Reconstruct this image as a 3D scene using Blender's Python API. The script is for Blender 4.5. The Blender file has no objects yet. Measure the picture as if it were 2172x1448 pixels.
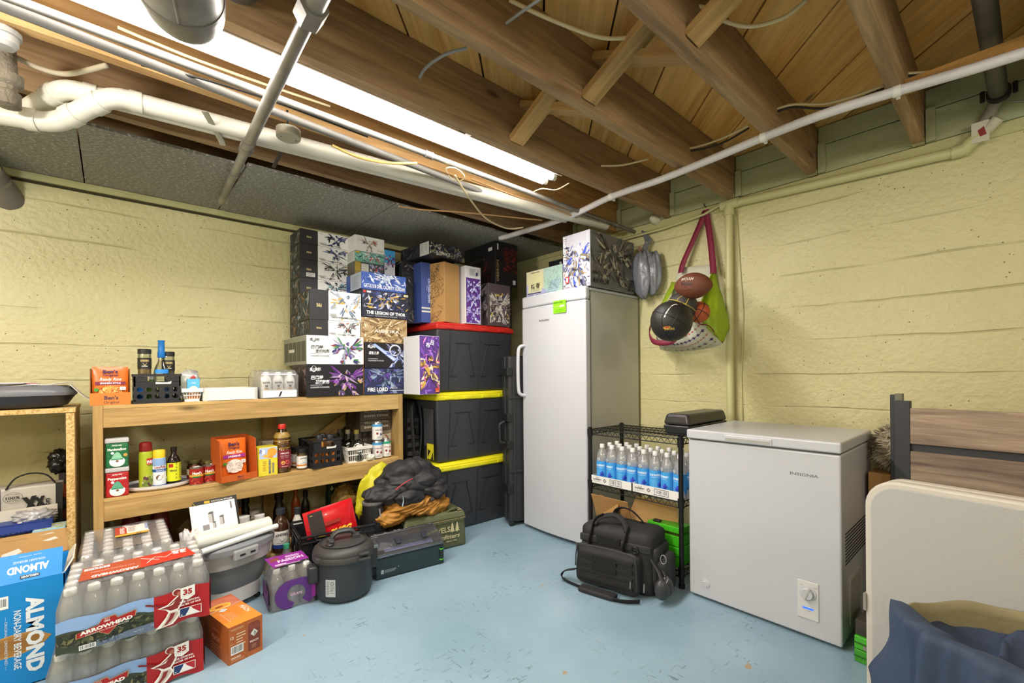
import bpy, bmesh, math, random
from mathutils import Vector, Matrix, noise
SC = bpy.context.scene
COL = SC.collection
PI = math.pi
# ---------------------------------------------------------------- camera, world, lights, exposure
F_PX, CX, CY, CAM_H = 952.0, 1086.0, 791.5, 1.14
AZ = math.radians(48.2); ROLL = math.radians(0.5)
cam_d = bpy.data.cameras.new('camera'); cam = bpy.data.objects.new('camera', cam_d); COL.objects.link(cam)
cam_d.sensor_fit = 'HORIZONTAL'; cam_d.sensor_width = 36.0
cam_d.lens = F_PX / 2172 * 36.0
cam_d.shift_x = (1086 - CX) / 2172; cam_d.shift_y = (CY - 724) / 2172
cam_d.clip_start = 0.05
_R = Vector((math.sin(AZ), -math.cos(AZ), 0)); _F = Vector((math.cos(AZ), math.sin(AZ), 0)); _U = Vector((0, 0, 1))
_r2 = _R * math.cos(ROLL) - _U * math.sin(ROLL); _u2 = _R * math.sin(ROLL) + _U * math.cos(ROLL)
cam.matrix_world = Matrix(((_r2.x, _u2.x, -_F.x, 0), (_r2.y, _u2.y, -_F.y, 0), (_r2.z, _u2.z, -_F.z, CAM_H), (0, 0, 0, 1)))
SC.camera = cam
SC.view_settings.view_transform = 'Standard'
SC.view_settings.look = 'None'
SC.view_settings.gamma = 1.0
SC.view_settings.use_curve_mapping = False
SC.view_settings.exposure = 0.30
SC.cycles.transparent_max_bounces = 40
w = bpy.data.worlds.new('world'); SC.world = w; w.use_nodes = True
w.node_tree.nodes['Background'].inputs[0].default_value = (1, 0.95, 0.88, 1)
w.node_tree.nodes['Background'].inputs[1].default_value = 0.30
def area(name, loc, size, size_y, power, col, rot=(0, 0, 0)):
    l = bpy.data.lights.new(name, 'AREA'); l.shape = 'RECTANGLE'; l.size = size; l.size_y = size_y
    l.energy = power; l.color = col
    o = bpy.data.objects.new(name, l); COL.objects.link(o); o.location = loc; o.rotation_euler = rot
    return o
def bulb(loc, power, col, r=.12):  # unseen point fill light, added to brighten ceiling and walls; no fixture modelled
    l = bpy.data.lights.new('fill_light', 'POINT'); l.energy = power; l.color = col; l.shadow_soft_size = r
    o = bpy.data.objects.new('fill_light', l); COL.objects.link(o); o.location = loc
WARM = (1.0, 0.945, 0.90)
bulb((-.55, -.55, 1.90), 28, WARM); bulb((-1.0, 1.35, 1.88), 64, WARM); bulb((1.0, -1.3, 1.90), 24, WARM)  # three added fill lights, all out of view
area('tube_light', (0.75, 1.755, 2.20), 2.3, 0.05, 36, (1.0, 0.955, 0.92))
# ---------------------------------------------------------------- pixel rays to points on real planes
def ray(u, v):
    x = (u - CX) / F_PX; y = (CY - v) / F_PX
    return _F + _r2 * x + _u2 * y
_C = Vector((0, 0, CAM_H))
def onz(u, v, z): d = ray(u, v); return _C + d * ((z - CAM_H) / d.z)
def onx(u, v, x): d = ray(u, v); return _C + d * (x / d.x)
def ony(u, v, y): d = ray(u, v); return _C + d * (y / d.y)
def ond(u, v, D): return _C + ray(u, v) * D
# ---------------------------------------------------------------- materials
def lin(h):
    if isinstance(h, str):
        h = h.lstrip('#'); c = [int(h[i:i+2], 16) / 255 for i in (0, 2, 4)]
    else: c = h
    return tuple(x / 12.92 if x <= 0.04045 else ((x + 0.055) / 1.055) ** 2.4 for x in c)
_M = {}
def mat(h, rough=0.6, metal=0.0, bump=0.0, bscale=80.0, emit=0.0, coat=0.0, var=0.0, alpha=1.0):
    k = (h, rough, metal, bump, bscale, emit, coat, var, alpha)
    if k in _M: return _M[k]
    m = bpy.data.materials.new('mat_' + str(h).lstrip('#')); m.use_nodes = True
    nt = m.node_tree; b = nt.nodes['Principled BSDF']; c = lin(h) + (1,)
    b.inputs['Base Color'].default_value = c; b.inputs['Roughness'].default_value = rough
    b.inputs['Metallic'].default_value = metal; b.inputs['Coat Weight'].default_value = coat
    b.inputs['Alpha'].default_value = alpha
    if emit:
        b.inputs['Emission Color'].default_value = c; b.inputs['Emission Strength'].default_value = emit
    if bump or var:
        tc = nt.nodes.new('ShaderNodeTexCoord'); n = nt.nodes.new('ShaderNodeTexNoise')
        n.inputs['Scale'].default_value = bscale; n.inputs['Detail'].default_value = 4
        nt.links.new(tc.outputs['Object'], n.inputs['Vector'])
        if bump:
            bp = nt.nodes.new('ShaderNodeBump'); bp.inputs['Strength'].default_value = bump; bp.inputs['Distance'].default_value = 0.01
            nt.links.new(n.outputs['Fac'], bp.inputs['Height']); nt.links.new(bp.outputs['Normal'], b.inputs['Normal'])
        if var:
            n2 = nt.nodes.new('ShaderNodeTexNoise'); n2.inputs['Scale'].default_value = bscale * 0.12; n2.inputs['Detail'].default_value = 5
            nt.links.new(tc.outputs['Object'], n2.inputs['Vector'])
            mx = nt.nodes.new('ShaderNodeMix'); mx.data_type = 'RGBA'; mx.blend_type = 'MULTIPLY'
            mr = nt.nodes.new('ShaderNodeMapRange'); mr.inputs[1].default_value = .3; mr.inputs[2].default_value = .7
            mr.inputs[3].default_value = 1 - var; mr.inputs[4].default_value = 1.0
            nt.links.new(n2.outputs['Fac'], mr.inputs[0])
            mx.inputs[0].default_value = 1; mx.inputs[6].default_value = c; nt.links.new(mr.outputs[0], mx.inputs[7])
            nt.links.new(mx.outputs[2], b.inputs['Base Color'])
    _M[k] = m; return m
def nodes(name):
    m = bpy.data.materials.new(name); m.use_nodes = True; nt = m.node_tree
    b = nt.nodes['Principled BSDF']
    def N(t, **kw):
        n = nt.nodes.new('ShaderNode' + t)
        for a, v in kw.items():
            if a.startswith('i_'):
                key = a[2:]; key = int(key) if key.isdigit() else key.replace('_', ' ')
                n.inputs[key].default_value = v
            else: setattr(n, a, v)
        return n
    L = lambda a, c: nt.links.new(a, c)
    return m, b, N, L
def ramp(N, L, src, stops):
    r = N('ValToRGB'); L(src, r.inputs[0]); e = r.color_ramp.elements
    while len(e) < len(stops): e.new(0.5)
    for q, (p, c) in zip(e, stops):
        q.position = p; q.color = (lin(c) + (1,)) if isinstance(c, str) else (c, c, c, 1)
    return r
def mixc(N, L, fac, a, b, mode='MIX'):
    x = N('Mix', data_type='RGBA', blend_type=mode)
    if hasattr(fac, 'links'): L(fac, x.inputs[0])
    else: x.inputs[0].default_value = fac
    for i, q in ((6, a), (7, b)):
        if isinstance(q, str): x.inputs[i].default_value = lin(q) + (1,)
        elif hasattr(q, 'links'): L(q, x.inputs[i])
        else: x.inputs[i].default_value = (q, q, q, 1)
    return x.outputs[2]
def wood(name, dark, light, axis='X', scale=1.0, knots=True, rough=0.7, dirt=0.0):
    """sawn timber: long grain along one axis, knots"""
    m, b, N, L = nodes(name)
    tc = N('TexCoord'); oi = N('ObjectInfo')
    mp = N('Mapping'); s = {'X': (1.2, 16, 16), 'Y': (16, 1.2, 16), 'Z': (16, 16, 1.2)}[axis]
    mp.inputs['Scale'].default_value = tuple(q * scale for q in s)
    ad = N('VectorMath', operation='ADD'); sc = N('VectorMath', operation='SCALE'); sc.inputs[3].default_value = 31.0
    cmb = N('CombineXYZ'); L(oi.outputs['Random'], cmb.inputs[0]); L(oi.outputs['Random'], cmb.inputs[1]); L(oi.outputs['Random'], cmb.inputs[2])
    L(cmb.outputs[0], sc.inputs[0]); L(tc.outputs['Object'], ad.inputs[0]); L(sc.outputs[0], ad.inputs[1]); L(ad.outputs[0], mp.inputs[0])
    n = N('TexNoise'); n.inputs['Scale'].default_value = 1.0; n.inputs['Detail'].default_value = 8; n.inputs['Distortion'].default_value = 1.2
    L(mp.outputs[0], n.inputs['Vector'])
    n2 = N('TexNoise'); n2.inputs['Scale'].default_value = 6.0; n2.inputs['Detail'].default_value = 3; L(mp.outputs[0], n2.inputs['Vector'])
    r = ramp(N, L, n.outputs['Fac'], [(0.3, dark), (0.7, light)])
    r2 = ramp(N, L, n2.outputs['Fac'], [(0.35, 0.82), (0.6, 1.0)])
    c = mixc(N, L, 1.0, r.outputs[0], r2.outputs[0], 'MULTIPLY')
    if knots:
        v = N('TexVoronoi'); mp2 = N('Mapping'); s2 = {'X': (1.6, 5, 5), 'Y': (5, 1.6, 5), 'Z': (5, 5, 1.6)}[axis]
        mp2.inputs['Scale'].default_value = s2; L(ad.outputs[0], mp2.inputs[0]); L(mp2.outputs[0], v.inputs['Vector'])
        v.inputs['Scale'].default_value = 1.0
        rk = ramp(N, L, v.outputs['Distance'], [(0.03, 0.35), (0.10, 1.0)])
        c = mixc(N, L, 1.0, c, rk.outputs[0], 'MULTIPLY')
    rv = N('MapRange'); L(oi.outputs['Random'], rv.inputs[0]); rv.inputs[3].default_value = 0.82; rv.inputs[4].default_value = 1.08
    c = mixc(N, L, 1.0, c, rv.outputs[0], 'MULTIPLY')
    L(c, b.inputs['Base Color']); b.inputs['Roughness'].default_value = rough
    bp = N('Bump'); bp.inputs['Strength'].default_value = 0.15; L(n2.outputs['Fac'], bp.inputs['Height']); L(bp.outputs[0], b.inputs['Normal'])
    return m
def clear(name, tint='#ffffff', base=0.10, rough=0.08, haze=0.0):
    """clear plastic: see-through with fresnel gloss and a little haze"""
    m, b, N, L = nodes(name); nt = m.node_tree; nt.nodes.remove(b)
    out = nt.nodes['Material Output']
    t = N('BsdfTransparent'); t.inputs[0].default_value = lin(tint) + (1,)
    g = N('BsdfGlossy'); g.inputs['Roughness'].default_value = rough
    lw = N('LayerWeight'); lw.inputs[0].default_value = 0.35
    mr = N('MapRange'); L(lw.outputs['Fresnel'], mr.inputs[0]); mr.inputs[3].default_value = base; mr.inputs[4].default_value = 0.75
    mx = N('MixShader'); L(mr.outputs[0], mx.inputs[0]); L(t.outputs[0], mx.inputs[1]); L(g.outputs[0], mx.inputs[2])
    if haze:
        d = N('BsdfDiffuse'); d.inputs[0].default_value = (.95, .95, .96, 1)
        m2 = N('MixShader'); m2.inputs[0].default_value = haze; L(mx.outputs[0], m2.inputs[1]); L(d.outputs[0], m2.inputs[2]); mx = m2
    L(mx.outputs[0], out.inputs[0]); return m
# ---------------------------------------------------------------- mesh builder
class MB:
    def __init__(s): s.v = []; s.f = []; s.m = []; s.cur = 0
    def add(s, vs, fs, M=None):
        o = len(s.v)
        for p in vs: s.v.append(tuple(M @ Vector(p)) if M else tuple(p))
        for f in fs: s.f.append([i + o for i in f]); s.m.append(s.cur)
        return s
    def box(s, x0, x1, y0, y1, z0, z1, M=None):
        return s.add([(x0, y0, z0), (x1, y0, z0), (x1, y1, z0), (x0, y1, z0), (x0, y0, z1), (x1, y0, z1), (x1, y1, z1), (x0, y1, z1)],
                     [(0, 3, 2, 1), (4, 5, 6, 7), (0, 1, 5, 4), (1, 2, 6, 5), (2, 3, 7, 6), (3, 0, 4, 7)], M)
    def frus(s, b, t, z0, z1, M=None):
        """box tapering from rect b=(x0,x1,y0,y1) to rect t"""
        return s.add([(b[0], b[2], z0), (b[1], b[2], z0), (b[1], b[3], z0), (b[0], b[3], z0), (t[0], t[2], z1), (t[1], t[2], z1), (t[1], t[3], z1), (t[0], t[3], z1)],
                     [(0, 3, 2, 1), (4, 5, 6, 7), (0, 1, 5, 4), (1, 2, 6, 5), (2, 3, 7, 6), (3, 0, 4, 7)], M)
    def lathe(s, prof, M=None, seg=24, sx=1, sy=1, caps=True):
        vs = []; fs = []; n = len(prof)
        for r, z in prof:
            for k in range(seg):
                a = 2 * PI * k / seg; vs.append((r * math.cos(a) * sx, r * math.sin(a) * sy, z))
        for i in range(n - 1):
            for k in range(seg):
                k2 = (k + 1) % seg; fs.append((i * seg + k, i * seg + k2, (i + 1) * seg + k2, (i + 1) * seg + k))
        if caps:
            if prof[0][0] > 1e-6: fs.append(tuple(range(seg))[::-1])
            if prof[-1][0] > 1e-6: fs.append(tuple((n - 1) * seg + k for k in range(seg)))
        return s.add(vs, fs, M)
    def tube(s, pts, r, seg=10, caps=True, flat=None):
        pts = [Vector(p) for p in pts]; n = len(pts); vs = []; fs = []
        rr = r if isinstance(r, (list, tuple)) else [r] * n
        up = None
        for i, p in enumerate(pts):
            t = (pts[min(i + 1, n - 1)] - pts[max(i - 1, 0)]).normalized()
            if up is None: up = Vector((0, 0, 1)) if abs(t.z) < 0.9 else Vector((1, 0, 0))
            a = t.cross(up)
            if a.length < 1e-6: a = t.orthogonal()
            a.normalize(); b = a.cross(t).normalized(); up = b
            for k in range(seg):
                q = 2 * PI * k / seg; ca, sa = math.cos(q), math.sin(q)
                if flat: vs.append(p + a * ca * rr[i] + b * sa * rr[i] * flat)
                else: vs.append(p + (a * ca + b * sa) * rr[i])
        for i in range(n - 1):
            for k in range(seg):
                k2 = (k + 1) % seg; fs.append((i * seg + k, i * seg + k2, (i + 1) * seg + k2, (i + 1) * seg + k))
        if caps: fs.append(tuple(range(seg))[::-1]); fs.append(tuple((n - 1) * seg + k for k in range(seg)))
        return s.add(vs, fs)
    def prism(s, poly, z0, z1, M=None):
        n = len(poly); vs = [(x, y, z0) for x, y in poly] + [(x, y, z1) for x, y in poly]
        fs = [tuple(range(n))[::-1], tuple(range(n, 2 * n))] + [(i, (i + 1) % n, n + (i + 1) % n, n + i) for i in range(n)]
        return s.add(vs, fs, M)
    def grid(s, fn, nu, nv, M=None, cu=False):
        vs = [fn(i / nu, j / nv) for j in range(nv + 1) for i in range(nu + 1)]
        W = nu + 1
        return s.add(vs, [(j * W + i, j * W + i + 1, (j + 1) * W + i + 1, (j + 1) * W + i) for j in range(nv) for i in range(nu)], M)
    def ico(s, c, r, sub=3, sc=(1, 1, 1), fn=None, M=None):
        bm = bmesh.new(); bmesh.ops.create_icosphere(bm, subdivisions=sub, radius=1)
        vs = []
        for q in bm.verts:
            p = q.co.normalized(); k = fn(p) if fn else 1
            vs.append((c[0] + p.x * r * sc[0] * k, c[1] + p.y * r * sc[1] * k, c[2] + p.z * r * sc[2] * k))
        fs = [tuple(x.index for x in f.verts) for f in bm.faces]; bm.free()
        return s.add(vs, fs, M)
    def build(s, name, m, parent=None, smooth=False, bevel=0, seg=2, solid=0, sub=0):
        me = bpy.data.meshes.new(name); me.from_pydata(s.v, [], s.f); me.update()
        ms = m if isinstance(m, (list, tuple)) else [m]
        for q in ms: me.materials.append(q)
        if len(ms) > 1: me.polygons.foreach_set('material_index', s.m)
        o = bpy.data.objects.new(name, me); COL.objects.link(o)
        if smooth: me.shade_smooth()
        if smooth == 'auto':
            try: me.set_sharp_from_angle(angle=math.radians(38))
            except Exception: pass
        if parent: o.parent = parent
        if solid:
            q = o.modifiers.new('solid', 'SOLIDIFY'); q.thickness = solid; q.offset = 0
        if bevel:
            q = o.modifiers.new('bevel', 'BEVEL'); q.width = bevel; q.segments = seg; q.limit_method = 'ANGLE'; q.angle_limit = math.radians(40)
        if sub:
            q = o.modifiers.new('sub', 'SUBSURF'); q.levels = sub; q.render_levels = sub
        return o
def tag(o, label, cat, group=None):
    o['label'] = label; o['category'] = cat
    if group: o['group'] = group
    return o
def thing(name, label, cat, loc=(0, 0, 0), rz=0.0, group=None, rot=None):
    o = bpy.data.objects.new(name, None); COL.objects.link(o); o.empty_display_size = 0.05
    o.location = loc; o.rotation_euler = rot if rot else (0, 0, rz)
    return tag(o, label, cat, group)
def struct(o): o['kind'] = 'structure'; return o
def piece(name, mb, m, parent, **k): return mb.build(name, m, parent, **k)
def dup(root, loc=None, rz=None, label=None, group=None):
    r = root.copy(); COL.objects.link(r)
    if loc is not None: r.location = loc
    if rz is not None: r.rotation_euler = (0, 0, rz)
    if label: r['label'] = label
    if group: r['group'] = group
    for ch in list(root.children):
        c = ch.copy(); COL.objects.link(c); c.parent = r
        for g in list(ch.children):
            d = g.copy(); COL.objects.link(d); d.parent = c
    return r
# ---------------------------------------------------------------- flat print on faces
class Face:
    """2-D print coordinates (metres, origin lower left) -> a face of a thing"""
    def __init__(s, o, r, u, n): s.o, s.r, s.u, s.n = Vector(o), Vector(r).normalized(), Vector(u).normalized(), Vector(n).normalized()
    def __call__(s, x, y, h): return s.o + s.r * x + s.u * y + s.n * h
    curved = False
class Cyl:
    """wraps print around an upright cylinder; x=0 faces azimuth a0, y is height above z0"""
    curved = True
    def __init__(s, c, r, z0, a0=-PI / 2): s.c, s.rad, s.z0, s.a0 = Vector(c), r, z0, a0
    def __call__(s, x, y, h):
        a = s.a0 + x / s.rad; R = s.rad + h * 1.5 + .0004
        return Vector((s.c.x + R * math.cos(a), s.c.y + R * math.sin(a), s.c.z + s.z0 + y))
def front(o=(0, 0, 0)): return Face(o, (1, 0, 0), (0, 0, 1), (0, -1, 0))
def leftside(d, o=(0, 0, 0)): return Face((o[0], o[1] + d, o[2]), (0, -1, 0), (0, 0, 1), (-1, 0, 0))
def rightside(w, o=(0, 0, 0)): return Face((o[0] + w, o[1], o[2]), (0, 1, 0), (0, 0, 1), (1, 0, 0))
def topface(h, o=(0, 0, 0)): return Face((o[0], o[1], o[2] + h), (1, 0, 0), (0, 1, 0), (0, 0, 1))
_TXT = {}
def text_mesh(s, bold=0.0, cond=1.0, sp=1.0):
    k = (s, bold, cond, sp)
    if k in _TXT: return _TXT[k]
    cu = bpy.data.curves.new('t', 'FONT'); cu.body = s; cu.size = 1; cu.offset = bold; cu.resolution_u = 2; cu.space_character = sp
    o = bpy.data.objects.new('t', cu); COL.objects.link(o)
    dg = bpy.context.evaluated_depsgraph_get(); me = bpy.data.meshes.new_from_object(o.evaluated_get(dg))
    vs = [v.co.copy() for v in me.vertices]; fs = [tuple(p.vertices) for p in me.polygons]
    bpy.data.objects.remove(o); bpy.data.curves.remove(cu); bpy.data.meshes.remove(me)
    if vs:
        x0 = min(v.x for v in vs); x1 = max(v.x for v in vs)
        vs = [((v.x - x0) * cond, v.y) for v in vs]; r = (vs, fs, (x1 - x0) * cond)
    else: r = ([], [], 0)
    _TXT[k] = r; return r
class Print:
    def __init__(s, face): s.face = face; s.mb = MB(); s.mats = []; s.h = 0.0003
    def _c(s, col, rough=0.5):
        m = mat(col, rough) if isinstance(col, str) else col
        if m not in s.mats: s.mats.append(m)
        s.mb.cur = s.mats.index(m)
    def up(s, k=1): s.h += 0.00025 * k; return s
    def poly(s, pts, col):
        s._c(col); s.mb.add([s.face(x, y, s.h) for x, y in pts], [tuple(range(len(pts)))]); s.h += 0.00003; return s
    def rect(s, x, y, w, h, col):
        s._c(col)
        n = max(1, math.ceil(abs(w) / (s.face.rad * 0.14))) if s.face.curved else 1
        for i in range(n):
            a = x + w * i / n; b = x + w * (i + 1) / n
            s.mb.add([s.face(a, y, s.h), s.face(b, y, s.h), s.face(b, y + h, s.h), s.face(a, y + h, s.h)], [(0, 1, 2, 3)])
        s.h += 0.0001; return s
    def ell(s, cx, cy, rx, ry, col, n=24, rot=0):
        s._c(col); c, q = math.cos(rot), math.sin(rot); p = []
        for k in range(n):
            a = 2 * PI * k / n; x = rx * math.cos(a); y = ry * math.sin(a); p.append((cx + x * c - y * q, cy + x * q + y * c))
        s.mb.add([s.face(x, y, s.h) for x, y in p], [tuple(range(n))]); s.h += 0.0001; return s
    def text(s, t, x, y, size, col, align='l', width=None, bold=0.0, rot=0.0, cond=1.0, shear=0.0, sp=1.0, arch=0.0):
        vs, fs, W = text_mesh(t, bold, cond, sp)
        if not vs: return s
        k = size; kx = size if width is None else width / W
        s._c(col); off = {'l': 0, 'c': -W / 2, 'r': -W}[align]; c, q = math.cos(rot), math.sin(rot); out = []
        for vx, vy in vs:
            X = (vx + off) * kx + vy * k * shear; Y = vy * k + arch * size * (1 - ((vx - W / 2) / (W / 2)) ** 2)
            out.append(s.face(x + X * c - Y * q, y + X * q + Y * c, s.h))
        s.mb.add(out, fs); s.h += 0.0001; return s
    def lines(s, x, y, w, n, gap, th, col, seed=0, align='l'):
        r = random.Random(seed)
        for i in range(n):
            L = w * (0.65 + 0.35 * r.random()); xx = x if align == 'l' else x - L / 2
            s.rect(xx, y - i * gap, L, th, col); s.h -= 0.0001
        s.h += 0.0001; return s
    def barcode(s, x, y, w, h, bg='#f4f4f4', seed=3):
        s.rect(x, y, w, h, bg); r = random.Random(seed); q = x + w * .06
        while q < x + w * .92:
            t = w * r.choice((.012, .02, .03)); s.rect(q, y + h * .15, t, h * .75, '#151515'); s.h -= .0001; q += t + w * r.choice((.015, .025, .035))
        s.h += .0001; return s
    def stroke(s, pts, th, col):
        for (a, b), (c, d) in zip(pts, pts[1:]):
            L = math.hypot(c - a, d - b) or 1; nx, ny = -(d - b) / L * th / 2, (c - a) / L * th / 2
            s._c(col); s.mb.add([s.face(a + nx, b + ny, s.h), s.face(a - nx, b - ny, s.h), s.face(c - nx, d - ny, s.h), s.face(c + nx, d + ny, s.h)], [(0, 1, 2, 3)])
        s.h += 0.00005; return s
    def mech(s, cx, cy, S, cols, seed=1, wings=0, wcol=None, blade=None, dense=1.0, lim=None):
        """generic angular machine figure made of armour plates"""
        r = random.Random(seed)
        def cl(p):
            if lim: return (min(max(p[0], lim[0]), lim[1]), min(max(p[1], lim[2]), lim[3]))
            return p
        def plate(x, y, L, wd, a, c):
            ca, sa = math.cos(a), math.sin(a)
            q = [(0, -wd * .5), (L * .75, -wd * (.3 + .4 * r.random())), (L, 0), (L * .7, wd * .5), (L * .1, wd * .45)]
            s.poly([cl((x + X * ca - Y * sa, y + X * sa + Y * ca)) for X, Y in q], c)
        for i in range(wings):
            sd = 1 if i % 2 else -1; a = PI / 2 - sd * (0.45 + 1.3 * (i // 2 + 1) / (wings / 2 + 1))
            c_ = (wcol or cols)[i % len(wcol or cols)]
            for t in range(3): plate(cx + sd * S * (.06 + .05 * t), cy + S * (.08 + .04 * t), S * (.25 + .35 * r.random()), S * .045, a + r.uniform(-.22, .22), c_ if t < 2 else r.choice(cols))
        if blade:
            a = blade[0]; L = S * blade[2]; ca, sa = math.cos(a), math.sin(a); x, y = cx + S * .2, cy
            s.poly([cl(p) for p in ((x - L * .3 * ca, y - L * .3 * sa), (x + L * .1 * ca + S * .03 * sa, y + L * .1 * sa - S * .03 * ca), (x + L * ca, y + L * sa), (x + L * .1 * ca - S * .03 * sa, y + L * .1 * sa + S * .03 * ca))], blade[1])
        limbs = [((-.08, -.08), -PI / 2 - .45, .26, 2), ((.08, -.08), -PI / 2 + .5, .28, 2), ((-.14, .18), PI + .5, .24, 2), ((.14, .18), -.35, .24, 2), ((0, -.1), PI / 2, .3, 1), ((0, .24), PI / 2, .1, 1)]
        for (ox, oy), a, L, n in limbs:
            x, y = cx + ox * S, cy + oy * S; a += r.uniform(-.3, .3)
            for k in range(n):
                for t in range(int(8 * dense)):
                    plate(x + r.uniform(-.05, .05) * S, y + r.uniform(-.05, .05) * S, L * S * r.uniform(.2, .9), S * r.uniform(.02, .075), a + r.uniform(-.5, .5), r.choice(cols))
                x += math.cos(a) * L * S; y += math.sin(a) * L * S; a += r.uniform(-.7, .7)
        return s
    def scatter(s, x0, x1, y0, y1, n, cols, size, seed=1, asp=0.25):
        r = random.Random(seed)
        for i in range(n):
            x = r.uniform(x0, x1); y = r.uniform(y0, y1); L = size * r.uniform(.4, 1.3); a = r.uniform(0, PI); wd = L * asp * r.uniform(.4, 1.4)
            ca, sa = math.cos(a), math.sin(a)
            q = [(-L / 2, 0), (0, -wd / 2), (L / 2, 0), (0, wd / 2)]
            s.poly([(min(max(x + X * ca - Y * sa, x0), x1), min(max(y + X * sa + Y * ca, y0), y1)) for X, Y in q], r.choice(cols))
        return s
    def build(s, name, parent): return s.mb.build(name, s.mats, parent)
# ================================================================ the setting
XW, YW, ZJ, ZS = 2.93, 3.40, 2.22, 2.48      # right wall, left wall, joist underside, subfloor underside
X0, Y0 = -1.6, -1.9
def wall_mat(name):
    m, b, N, L = nodes(name); tc = N('TexCoord'); sp = N('SeparateXYZ'); L(tc.outputs['Object'], sp.inputs[0])
    n = N('TexNoise'); n.inputs['Scale'].default_value = 1.6; n.inputs['Detail'].default_value = 6; L(tc.outputs['Object'], n.inputs['Vector'])
    r = ramp(N, L, n.outputs['Fac'], [(0.3, '#c6bf8c'), (0.7, '#d2cb9b')])
    # board-form lines: a groove every 0.19 m of height, wobbling a little
    n3 = N('TexNoise'); n3.inputs['Scale'].default_value = 3.0; L(tc.outputs['Object'], n3.inputs['Vector'])
    wob = N('Math', operation='MULTIPLY_ADD'); L(n3.outputs['Fac'], wob.inputs[0]); wob.inputs[1].default_value = 0.03; L(sp.outputs[2], wob.inputs[2])
    dv = N('Math', operation='DIVIDE'); L(wob.outputs[0], dv.inputs[0]); dv.inputs[1].default_value = 0.19
    fr = N('Math', operation='FRACT'); L(dv.outputs[0], fr.inputs[0])
    g = ramp(N, L, fr.outputs[0], [(0.0, 0.0), (0.02, 1.0), (0.955, 1.0), (0.99, 0.0)])
    n4 = N('TexNoise'); n4.inputs['Scale'].default_value = 2.3; n4.inputs['Detail'].default_value = 3; L(tc.outputs['Object'], n4.inputs['Vector'])
    gm = ramp(N, L, n4.outputs['Fac'], [(0.42, 0.0), (0.6, 0.8)])
    gg = N('Math', operation='MULTIPLY'); iv = N('Math', operation='SUBTRACT'); iv.inputs[0].default_value = 1; L(g.outputs[0], iv.inputs[1]); L(iv.outputs[0], gg.inputs[0]); L(gm.outputs[0], gg.inputs[1])
    # pits and bumps
    v = N('TexVoronoi'); v.inputs['Scale'].default_value = 34; L(tc.outputs['Object'], v.inputs['Vector'])
    pit = ramp(N, L, v.outputs['Distance'], [(0.04, 1.0), (0.11, 0.0)])
    n5 = N('TexNoise'); n5.inputs['Scale'].default_value = 5.0; n5.inputs['Detail'].default_value = 2; L(tc.outputs['Object'], n5.inputs['Vector'])
    pm = ramp(N, L, n5.outputs['Fac'], [(0.46, 0.0), (0.58, 1.0)])
    pp = N('Math', operation='MULTIPLY'); L(pit.outputs[0], pp.inputs[0]); L(pm.outputs[0], pp.inputs[1])
    c = mixc(N, L, pp.outputs[0], r.outputs[0], '#6a6338')
    sc2 = N('Math', operation='MULTIPLY'); L(gg.outputs[0], sc2.inputs[0]); sc2.inputs[1].default_value = 0.35
    c = mixc(N, L, sc2.outputs[0], c, '#7d7646')
    L(c, b.inputs['Base Color']); b.inputs['Roughness'].default_value = 0.42
    n6 = N('TexNoise'); n6.inputs['Scale'].default_value = 38; n6.inputs['Detail'].default_value = 5; L(tc.outputs['Object'], n6.inputs['Vector'])
    s1 = N('Math', operation='MULTIPLY_ADD'); L(gg.outputs[0], s1.inputs[0]); s1.inputs[1].default_value = -0.8; L(n6.outputs['Fac'], s1.inputs[2])
    s2 = N('Math', operation='MULTIPLY_ADD'); L(pp.outputs[0], s2.inputs[0]); s2.inputs[1].default_value = -1.0; L(s1.outputs[0], s2.inputs[2])
    bp = N('Bump'); bp.inputs['Strength'].default_value = 0.95; bp.inputs['Distance'].default_value = 0.006; L(s2.outputs[0], bp.inputs['Height']); L(bp.outputs[0], b.inputs['Normal'])
    return m
M_WALL = wall_mat('painted_concrete')
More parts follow.
